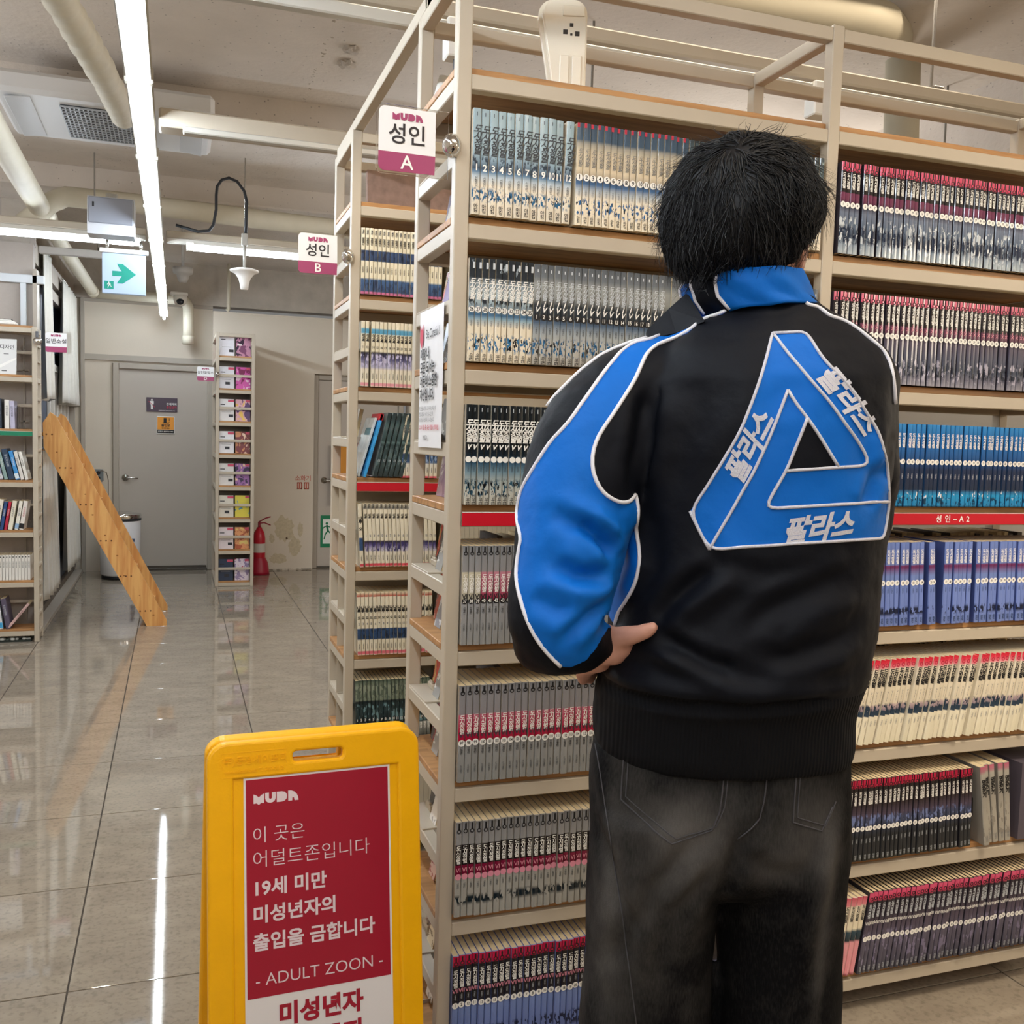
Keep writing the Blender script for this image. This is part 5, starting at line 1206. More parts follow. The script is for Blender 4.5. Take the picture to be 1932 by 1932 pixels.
# ------------------------------------------------------------------ ladder
LW = wood('ladder_pine', rgb('dba866'), rgb('c4874a'), 4, 2)
t = thing('wooden_ladder', 'orange pine loft ladder leaning left against the novel shelf', 'ladder', (0, 0, 0))
fx0, fx1, tx, tz = -.205, -.062, -.846, 1.503
ang = math.atan2(tx-(-.134), 1.5)
def stringer(y):
    mb = MB(); w = .067
    # parallelogram with a level foot and a square-cut top
    dx, dz = -.71, 1.5; L = math.hypot(dx, dz); ux, uz = dx/L, dz/L; nx, nz = uz, -ux     # n: to the right/up
    foot_l, foot_r = (-.198, 0), (-.062, 0); r1 = (-.062, .035)
    top = (-.846, 1.50); wl = .122
    tr = (-.785, 1.49); tl = (-.868, 1.44); bl = (-.862, 1.27)
    mb.prism([foot_l, foot_r, r1, tr, (-.82, 1.515), tl, bl], .028, 'y', base=y)
    return mb.build('stringer', LW, t)
stringer(7.39); stringer(8.03)
for i, z in enumerate((.10, .355, .61, .865, 1.12, 1.35)):
    xc = -.10-.71*z/1.5
    mb = MB(); xa, xb_ = -.198-.523*z+.015, -.062-.497*(z-.035)-.055; mb.bbox(xa, 7.418, z, xb_, 8.03, z+.024, .002); mb.build('tread', LW, t)
    mb = MB(); mb.bbox(xa+.02, 7.90, z-.05, xb_-.01, 8.029, z-.002, .002); mb.build('cleat', mat('cleat_dark', '8a5a48', .6), t)
    mb = MB()
    for q in (-.05, -.015, .02): mb.lathe([(0, -.0008), (.006, -.0008), (.006, .001)], 10, M=Matrix.Translation(((xa+xb_)/2+q, 7.39, z+.012)) @ Matrix.Rotation(-pi/2, 4, 'X'))
    o = mb.build('screw', mat('screw_dark', '6a4020', .5), t); o['kind'] = 'stuff'
mb = MB(); r = random.Random(6)
for i in range(9):
    z = .08+i*.145; xc = -.13-.51*z+r.uniform(-.03, .03)
    mb.prism([(xc+a*1.0, z+b*.6) for a, b in disc_poly(0, 0, r.uniform(.005, .009), 9)], .0006, 'y', base=7.3896)
o = mb.build('knot', mat('knot_brown', '8f5a26', .6), t); o['kind'] = 'stuff'
mb = MB(); mb.bbox(-.872, 7.4, 1.27, -.85, 8.06, 1.33, .002); mb.build('hook_bar', STEEL, t)

# ------------------------------------------------------------------ far shelf D
ZD = [.032+.2925*k for k in range(8)]
D, _ = unit('bookshelf', 'narrow tall cream display shelf D at the far end of the aisle', (.335, 9.18, 0), [0, .31], .92, 8, ZD, 2.30, end=False, mids=False)
for k in range(7):
    box('front_bar', PAINT, .03, .001, ZD[k]+.118, .31, .02, ZD[k]+.142, D, .002)
for k in range(8):
    box('divider', mat('divider_grey', '6f6a63', .6), .03, .2, ZD[k]+.016, .31, .206, min(2.28, ZD[k]+.27), D)
box('side_board', PAINT, .31, .03, .05, .334, .89, 2.2, D)
DL = [('e4e4ea', 'k'), ('dddde2', 'k'), ('e6e6e6', 'd'), ('e8e8ec', 'g'), ('e0dedc', 'k'), ('dcd8cc', 'k'), ('e2d8dc', 'k'), ('2c3a52', 'w')]
DRT = [[(0, '7c4a6a'), (.45, 'c08aa4'), (.6, '3c2c40')], [(0, '7a2050'), (.45, 'c850a0'), (.6, 'e8c0d8')], [(0, '5a3a6a'), (.48, 'd8a8b0'), (.6, 'e8c060')], [(0, 'c88860'), (.45, '7a3a40'), (.58, 'e8c8b0')],
       [(0, '342a48'), (.48, '9a6aa8'), (.6, 'e8c8a8')], [(0, 'd8cc50'), (.62, '5a98b0')], [(0, 'a85a40'), (.45, 'd89868'), (.6, 'e0c878')], [(0, '9a8ab0'), (.45, 'e0d4e0'), (.6, 'b04868')]]
names_r = ['blue-and-cream figure', 'magenta', 'violet-and-gold', 'red-haired figure', 'dark purple', 'yellow and cyan', 'orange sepia', 'mauve and white']
names_l = ['pale grey-white', 'white panelled', 'plain white', 'white', 'white with blue corner', 'ivory', 'pale pink-white', 'navy group-portrait']
for k in range(8):
    for c in (0, 1):
        kk = 7-k; idx_ = kk
        lab = '%s cover facing out on far shelf D, %s level from the top' % ((names_l if c == 0 else names_r)[idx_], ORD(kk+1))
        z = ZD[k]+.0155; x = .335+.034+c*.142; w = .128; h = .20
        o = thing('facing_book', lab, 'book', (x, 9.225, z), (radians(-6), 0, 0))
        base = DL[idx_][0] if c == 0 else None
        m = mat('face_'+base, base, .3, noise_amt=.04, nscale=30) if c == 0 else cover_art('faceart_%d' % idx_, '888888', DRT[idx_], idx_+3)
        mb = MB(); mb.bbox(0, 0, 0, w, .014, h, .001); mb.build('cover', m, o)
        mb = MB()
        if c == 0:
            mb.box(.075, -.0006, h*.86, .128, 0, h*.97, 0); mb.box(.01, -.0006, h*.72, .05, 0, h*.76, 1); mb.box(.05+.03*(k % 2), -.0006, .035, .09+.03*(k % 2), 0, .06, 1)
            mb.box(.02, -.0006, .08, .10, 0, .083, 2)
        else:
            mb.box(.09, -.0006, h*.88, .128, 0, h*.98, 0); mb.box(.01, -.0006, h*.5, .05, 0, h*.56, 3)
        mb.build('print', [mat('corner_pink', 'cf4a68', .4), mat('print_block', '26262c', .4), mat('print_grey', '8a8a90', .4), WINK], o)
for k in range(8):
    mb = MB(); y = .24; r = random.Random(k)
    while y < .86:
        tt_ = r.uniform(.012, .022); mb.box(.335+.032, 9.18+y, ZD[k]+.0155, .335+.17, 9.18+y+tt_-.001, ZD[k]+.016+r.uniform(.17, .2), r.randrange(4)); y += tt_
    o = mb.build('book_run', [mat('run_pink', 'c89aa0', .5), mat('run_white', 'd8d4ce', .5), mat('run_red', 'b04850', .5), mat('run_dark', '4a4048', .5)]); tag(o, 'pinkish volumes along the left side of far shelf D', 'books', 'side volumes of shelf D', 'stuff')
pD = (0.324,9.17,1.9228)
acrylic((pD[0]+.02, 9.17, pD[2]), .145, .125, '성인코믹스', 'D', 'small acrylic sign D with plum band on the far narrow shelf', ball=True, fs=.03)

# ------------------------------------------------------------------ yellow floor sign
YEL = mat('yellow_plastic', 'f8b500', .38, noise_amt=.03, nscale=20, bump=.12, bscale=250)
SG = thing('floor_sign', 'yellow plastic A-frame floor sign with crimson adults-only poster', 'sign', (.6, 1.6, 0), (0, 0, 0))
pt = (0.2528,1.8704,0.83)
SG.location = (pt[0]+.005, pt[1], 0); SG.rotation_euler = (0, 0, radians(2.5))
HT = pt[2]; WS = .396; TILT = radians(8)
def ring_curve(name, polys, d, bev, m, parent):
    cu = bpy.data.curves.new('c', 'CURVE'); cu.dimensions = '2D'; cu.fill_mode = 'BOTH'; cu.extrude = d; cu.bevel_depth = bev; cu.bevel_resolution = 2
    for p in polys:
        s = cu.splines.new('POLY'); s.points.add(len(p)-1); s.use_cyclic_u = True
        for i, (a, b) in enumerate(p): s.points[i].co = (a, b, 0, 1)
    ob = bpy.data.objects.new('c', cu); me = evaluate(ob); bpy.data.objects.remove(ob); bpy.data.curves.remove(cu)
    me.transform(FRONT); me.materials.clear(); me.materials.append(m)
    for p in me.polygons: p.use_smooth = False
    return link(name, me, parent)
def rrect(x0, z0, x1, z1, r, n=6):
    out = []
    for cx, cz, a in ((x1-r, z1-r, 0), (x0+r, z1-r, pi/2), (x0+r, z0+r, pi), (x1-r, z0+r, 3*pi/2)):
        out += [(cx+r*cos(a+pi/2*i/n), cz+r*sin(a+pi/2*i/n)) for i in range(n+1)]
    return out
def panel(side):
    P = bpy.data.objects.new('panel', None); COL.objects.link(P); P.parent = SG
    P.location = (0, 0 if side > 0 else .03, HT); P.rotation_euler = (-TILT if side > 0 else TILT*1.3, 0, 0)
    return P
def zl_(z): return z/cos(TILT)
LP = HT/cos(TILT)
w = WS/2
def sign_panel(side):
    name = 'front_panel' if side > 0 else 'rear_panel'
    outer = rrect(-w, -LP+.05, w, 0, .03)
    handle = rrect(-.052, -.046 if side > 0 else -.10, .056, -.015, .013)
    inner = rrect(-w+.036, -LP+.14, w-.033, -.058, .006)
    ob = ring_curve(name, [outer, handle, inner], .0065, .006, YEL, SG)
    T_ = Matrix.Translation((0, 0 if side > 0 else .034, HT)) @ Matrix.Rotation(-TILT if side > 0 else TILT*1.6, 4, 'X')
    ob.data.transform(T_)
    for s in (-1, 1):
        mb = MB(); mb.bbox(s*(w-.06)-.035, -.010, -LP, s*(w-.06)+.035, .010, -LP+.07, .006, 0, T_); f = mb.build('foot', YEL, ob)
    mb = MB(); mb.bbox(-w+.034, -.0075, -LP+.13, w-.031, .004, -.055, .002, 0, T_); mb.build('inset', YEL, ob)
    return ob, T_
fp, TM = sign_panel(1); rp, _t = sign_panel(-1)
mb = MB(); mb.tube([(-w+.02, .017, HT-.006), (w-.02, .017, HT-.006)], .008, 8); mb.build('hinge', YEL, SG)
# moulded maker's plate
mb = MB(); put_text(mb, '(주)동광세이프티', .0175, 0, (-.118, -.0128, -.030), M=TM, offset=.01, extrude=.0012)
put_text(mb, 'www.dksafe.net T.1588-0812', .0092, 0, (-.118, -.0128, -.049), M=TM, offset=.01, extrude=.0009)
for a in ((-.178, -.014, -.058, -.0132), (-.178, -.059, -.058, -.0582)): mb.box(a[0], -.0131, a[1], a[2], -.0124, a[3], 0, TM)
for a in ((-.1785, -.059, -.1777, -.0132), (-.0583, -.059, -.0575, -.0132)): mb.box(a[0], -.0131, a[1], a[2], -.0124, a[3], 0, TM)
mb.build('moulded_plate', YEL, fp)
# poster
CR = mat('poster_crimson', 'a01830', .3, noise_amt=.04, nscale=6); PW = mat('poster_white', 'e6e2e2', .35)
px0, px1 = -.138, .143
mb = MB(); mb.box(px0, -.0090, -LP+.16, px1, -.0077, -.062, 0, TM); mb.build('poster', PW, fp)
zsp = -.470
mb = MB(); mb.box(px0+.004, -.0096, zsp, px1-.004, -.0089, -.067, 0, TM); mb.build('crimson_field', CR, fp)
mb = MB(); Yt = -.0100
def ptx(s, size, x, z, off, mi=0, al='LEFT', sp=1.0, sx=.86): put_text(mb, s, size, mi, (x, Yt, z), M=TM, offset=off, align=al, space=sp, sx=sx)
logo(mb, px0+.018, -.113, .0195, 0, Yt, TM)
ptx('이 곳은', .033, px0+.014, -.173, -.008, sx=1.0); ptx('어덜트존입니다', .034, px0+.014, -.218, -.008, sx=1.03)
ptx('19세 미만', .034, px0+.014, -.271, .028, sx=1.02); ptx('미성년자의', .034, px0+.014, -.320, .028, sx=1.02); ptx('출입을 금합니다', .034, px0+.014, -.371, .028, sx=1.02)
ptx('- ADULT ZOON -', .0315, (px0+px1)/2, -.439, -.006, al='CENTER', sx=1.0)
mb.build('white_lettering', mat('poster_pink_white', 'e3d3d8', .4), fp)
mb = MB(); ptx('미성년자', .044, (px0+px1)/2, -.510, .04, al='CENTER', sx=1.0); ptx('출입금지', .044, (px0+px1)/2, -.565, .04, al='CENTER', sx=1.0)
mb.build('crimson_lettering', CR, fp)

# ================================================================== PERSON (seen from behind, left hand on hip)
# all coordinates local to the person: u to the right, w away from the viewer, z up
PO = (0.7592,1.2185,0)
PER = thing('person', 'person in black and blue track jacket and faded black jeans, one hand on hip', 'person', (PO[0], PO[1], 0), (0, 0, math.atan2(-.3275, .9449)))
def loft(rings, n=40, p=2.25, cap=True):
    """rings: (cu, cw, cz, a, b[, tilt]) horizontal superellipses"""
    vs = []; fs = []
    for r in rings:
        cu, cw, cz, a, b = r[:5]; tl = r[5] if len(r) > 5 else 0
        for i in range(n):
            t = 2*pi*i/n; c, s = cos(t), sin(t)
            x = math.copysign(abs(c)**(2/p), c)*a; y = math.copysign(abs(s)**(2/p), s)*b
            vs.append((cu+x, cw+y, cz+tl*x/a if a else cz))
    for j in range(len(rings)-1):
        for i in range(n): fs.append((j*n+i, j*n+(i+1) % n, (j+1)*n+(i+1) % n, (j+1)*n+i))
    if cap: fs += [tuple(range(n-1, -1, -1)), tuple((len(rings)-1)*n+i for i in range(n))]
    return vs, fs
def lr(L, R, ex):
    out = []
    for l, r, (b, wc) in zip(L, R, ex):
        out.append(((l[0]+r[0])/2, (l[1]+r[1])/2+wc, (l[2]+r[2])/2, abs(r[0]-l[0])/2, b, (r[2]-l[2])/2))
    return out
def spline(P, k=4):
    """Catmull-Rom through points with radii: [(u,w,z,r)...]"""
    P = [np.array(p, float) for p in P]; Q = [2*P[0]-P[1]]+P+[2*P[-1]-P[-2]]; out = []
    for i in range(1, len(Q)-2):
        for j in range(k):
            t = j/k; a, b, c, d = Q[i-1:i+3]
            out.append(.5*((2*b)+(-a+c)*t+(2*a-5*b+4*c-d)*t*t+(-a+3*b-3*c+d)*t**3))
    out.append(P[-1]); return out
def limb(mb, P, n=20, k=4):
    S_ = spline(P, k); mb.tube([tuple(p[:3]) for p in S_], [float(p[3]) for p in S_], n)
    for e in (S_[0], S_[-1]):
        bm = bmesh.new(); bmesh.ops.create_icosphere(bm, subdivisions=2, radius=float(e[3])*.995); M = Matrix.Translation(tuple(e[:3]))
        mb.add([v.co[:] for v in bm.verts], [[v.index for v in f.verts] for f in bm.faces], 0, True, M); bm.free()
def ell(mb, c, r, rot=None, sub=3):
    bm = bmesh.new(); bmesh.ops.create_icosphere(bm, subdivisions=sub, radius=1)
    M = Matrix.Translation(c) @ (rot or Matrix.Identity(4)) @ Matrix.Diagonal((r[0], r[1], r[2], 1))
    mb.add([v.co[:] for v in bm.verts], [[v.index for v in f.verts] for f in bm.faces], 0, True, M); bm.free()
def remesh(mb, vox, smooth_it=6, fac=.5):
    me = mb.mesh('tmp', []); ob = bpy.data.objects.new('tmp', me)
    m = ob.modifiers.new('r', 'REMESH'); m.mode = 'VOXEL'; m.voxel_size = vox; m.use_smooth_shade = True
    s = ob.modifiers.new('s', 'SMOOTH'); s.factor = fac; s.iterations = smooth_it
    out = evaluate(ob); bpy.data.objects.remove(ob); bpy.data.meshes.remove(me); return out
def coords(me):
    a = np.empty(len(me.vertices)*3); me.vertices.foreach_get('co', a); return a.reshape(-1, 3)
def vnormals(me):
    a = np.empty(len(me.vertices)*3); me.vertices.foreach_get('normal', a); return a.reshape(-1, 3)
def setco(me, a): me.vertices.foreach_set('co', a.ravel()); me.update()
def segdist(U, poly):
    """distance and parameter (0..1) of points U (n,2) to a polyline"""
    best = np.full(len(U), 1e9); par = np.zeros(len(U)); P = np.array(poly, float)
    L = np.r_[0, np.cumsum(np.linalg.norm(np.diff(P, axis=0), axis=1))]
    near = np.zeros((len(U), 2))
    for i in range(len(P)-1):
        a, b = P[i], P[i+1]; d = b-a; t = np.clip(np.dot(U-a, d)/max(np.dot(d, d), 1e-12), 0, 1); q = a+t[:, None]*d
        dist = np.linalg.norm(U-q, axis=1); m = dist < best
        best[m] = dist[m]; near[m] = q[m]; par[m] = (L[i]+t[m]*(L[i+1]-L[i]))/L[-1]
    return best, par, near
def inside(U, poly):
    P = np.array(poly, float); c = np.zeros(len(U), bool); j = len(P)-1
    for i in range(len(P)):
        a, b = P[i], P[j]; cond = ((a[1] > U[:, 1]) != (b[1] > U[:, 1]))
        with np.errstate(divide='ignore', invalid='ignore'):
            c ^= cond & (U[:, 0] < (b[0]-a[0])*(U[:, 1]-a[1])/(b[1]-a[1])+a[0])
        j = i
    return c
def fold(me, lines, noise_amp=.003, nfreq=7, seed=0):
    X = coords(me); N = vnormals(me); U = X[:, [0, 2]]; disp = np.zeros(len(X))
    face = np.clip(-N[:, 1]*2.5+.2, 0, 1)
    for poly, amp, wd in lines:
        d, t, _q = segdist(U, [(p[0], p[2]) for p in poly])
        tp = np.clip(np.minimum(t, 1-t)*6, 0, 1)*.85+.15
        disp += amp*tp*(np.exp(-(d/wd)**2)-.45*np.exp(-((d-wd*1.7)/wd)**2))*face
    for i in range(len(X)):
        v = Vector(X[i])*nfreq
        disp[i] += noise_amp*noise.noise(v+Vector((seed, 0, 0)))+noise_amp*.35*noise.noise(v*3.1)
    setco(me, X+N*disp[:, None])

SKIN = mat('skin', 'cf9a86', .5, noise_amt=.05, nscale=60, bump=.1, bscale=300)
NYL = mat('black_nylon', '090c14', .6, noise_amt=.06, nscale=14, bump=.22, bscale=60, spec=.18)
BLU = mat('blue_nylon', '0064c0', .6, noise_amt=.03, nscale=12, bump=.22, bscale=60, spec=.25)
PIP = mat('white_piping', 'e6e6ec', .5)
EMB = mat('white_embroidery', 'cfcfd8', .42, bump=.4, bscale=500)

# ---- jacket body
JL = [(-0.1775,0,0.9698),(-0.1861,0,0.991),(-0.1895,0,1.0227),(-0.1888,0,1.0488),(-0.1857,0,1.0702),(-0.1807,0,1.1057),(-0.1759,0,1.1451),(-0.1676,0,1.2154),(-0.1597,0,1.293),(-0.1525,0,1.3699),(-0.15,0,1.446),(-0.1424,0,1.5066),(-0.1266,0,1.5484),(-0.0976,0,1.5791),(-0.0651,0,1.5972),(-0.0409,0,1.6127),(-0.0333,0,1.6278)]
JR = [(0.1807,0,0.98),(0.185,0,1.0016),(0.1833,0,1.0333),(0.1842,0,1.0594),(0.1908,0,1.0809),(0.1982,0,1.1165),(0.2022,0,1.1558),(0.2075,0,1.2261),(0.2109,0,1.3034),(0.2127,0,1.3801),(0.2144,0,1.4562),(0.214,0,1.5166),(0.1981,0,1.5574),(0.1663,0,1.5864),(0.1367,0,1.6042),(0.1095,0,1.6184),(0.096,0,1.6329)]
JE = [(.143, 0), (.150, 0), (.152, 0), (.156, 0), (.164, -.002), (.166, -.004), (.165, -.004), (.160, -.002), (.157, -.004), (.153, -.008), (.148, -.012), (.138, -.012), (.120, -.006), (.100, .002), (.088, .006), (.078, .01), (.072, .012)]
mb = MB(); v, f = loft(lr(JL, JR, JE), 48, 2.35); mb.add(v, f)
def withr(P, rs): return [tuple(p)+(r,) for p, r in zip(P, rs)]
LS = withr([(-0.0964,-0.01,1.5103),(-0.1557,-0.025,1.4781),(-0.2045,-0.045,1.4159),(-0.2276,-0.07,1.3523),(-0.236,-0.085,1.2916),(-0.2443,-0.1,1.2354),(-0.253,-0.115,1.193),(-0.2471,-0.115,1.1645),(-0.2229,-0.1,1.1498),(-0.1981,-0.08,1.1456)], (.066, .076, .086, .082, .077, .0725, .070, .062, .046, .034))
limb(mb, LS, 24)
ell(mb, (-0.275,-0.112,1.1516), (.040, .040, .044))
RS = withr([(0.1515,0.02,1.5221),(0.1765,0.03,1.4788),(0.1916,0.05,1.417),(0.1989,0.07,1.3529),(0.1997,0.09,1.2865),(0.2,0.13,1.2234),(0.149,0.18,1.1888),(0.1021,0.2,1.1844)], (.074, .060, .061, .062, .058, .058, .05, .04))
limb(mb, RS, 24)
ell(mb, (0.2147,0.04,1.3896), (.038, .05, .055))
jk = remesh(mb, .0052, 8)
JF = [
 ([(-0.2298,-0.15,1.3202),(-0.2122,-0.15,1.3056),(-0.1923,-0.15,1.2855),(-0.189,-0.15,1.2677)], -.016, .010),
 ([(-0.2676,-0.15,1.326),(-0.2399,-0.15,1.3151),(-0.2117,-0.15,1.2918)], -.006, .012),
 ([(-0.2657,-0.15,1.2627),(-0.2343,-0.15,1.2484),(-0.2033,-0.15,1.2451),(-0.1841,-0.15,1.2477)], -.010, .012),
 ([(-0.1883,-0.15,1.2095),(-0.2153,-0.15,1.1948),(-0.2388,-0.15,1.1767),(-0.2472,-0.15,1.159)], -.010, .010),
 ([(-0.2919,-0.15,1.2204),(-0.2639,-0.15,1.2073),(-0.2364,-0.15,1.2081)], -.006, .014),
 ([(-0.2437,-0.15,1.2218),(-0.2096,-0.15,1.2297),(-0.1825,-0.15,1.2409)], .007, .012),
 ([(-0.1779,-0.15,1.3031),(-0.2057,-0.15,1.3161),(-0.2373,-0.15,1.3392)], .006, .014),
 ([(-0.14,-0.15,1.4912),(-0.1455,-0.15,1.4574),(-0.1502,-0.15,1.403),(-0.155,-0.15,1.3484)], -.010, .014),
 ([(-0.1233,-0.15,1.5118),(-0.1128,-0.15,1.4718),(-0.1192,-0.15,1.4107),(-0.132,-0.15,1.3558)], .007, .018),
 ([(-0.1588,-0.15,1.3414),(-0.149,-0.15,1.3005),(-0.1458,-0.15,1.2523),(-0.1637,-0.15,1.1962)], .008, .012),
 ([(-0.0563,-0.15,1.2617),(-0.086,-0.15,1.2332),(-0.1109,-0.15,1.2047),(-0.1266,-0.15,1.1819)], -.009, .012),
 ([(-0.0248,-0.15,1.2488),(-0.0648,-0.15,1.2199),(-0.0981,-0.15,1.1946)], .006, .014),
 ([(-0.1261,-0.15,1.1694),(-0.1,-0.15,1.1547),(-0.0612,-0.15,1.1376),(-0.0193,-0.15,1.129)], -.008, .012),
 ([(-0.1239,-0.15,1.1485),(-0.0815,-0.15,1.1272),(-0.0255,-0.15,1.1126)], .006, .013),
 ([(0.1258,-0.15,1.26),(0.0651,-0.15,1.2375),(0.0115,-0.15,1.2082),(-0.0147,-0.15,1.1795)], -.006, .013),
 ([(0.1414,-0.15,1.2258),(0.0806,-0.15,1.2032),(0.0338,-0.15,1.1739)], .006, .014),
 ([(0.1402,-0.15,1.1839),(0.0964,-0.15,1.1652),(0.0419,-0.15,1.1497),(0.0004,-0.15,1.1506)], -.006, .012),
 ([(0.1353,-0.15,1.1488),(0.0776,-0.15,1.1275),(0.0156,-0.15,1.1209)], .005, .014),
 ([(-0.0683,-0.15,1.3028),(-0.0463,-0.15,1.2689),(0.0092,-0.15,1.2567),(0.0909,-0.15,1.2694)], -.003, .012),
 ([(-0.0037,-0.15,1.5286),(-0.0279,-0.15,1.4674),(-0.0591,-0.15,1.4056),(-0.0905,-0.15,1.3433)], .004, .022),
 ([(0.1761,-0.15,1.3986),(0.1565,-0.15,1.3844),(0.1417,-0.15,1.343)], -.008, .012),
 ([(0.1696,-0.15,1.4527),(0.1576,-0.15,1.4252),(0.1667,-0.15,1.3847)], .005, .014),
 ([(-0.1996,-0.15,1.0999),(-0.115,-0.15,1.0995),(-0.0112,-0.15,1.1025),(0.1271,-0.15,1.1078)], .007, .012),
 ([(-0.2018,-0.15,1.0815),(-0.1142,-0.15,1.0784),(-0.0102,-0.15,1.0814),(0.1293,-0.15,1.0924)], -.007, .007),
]
fold(jk, JF, .004, 9, 3); fold(jk, [], .0016, 26, 8)
STAGE_MESH = jk
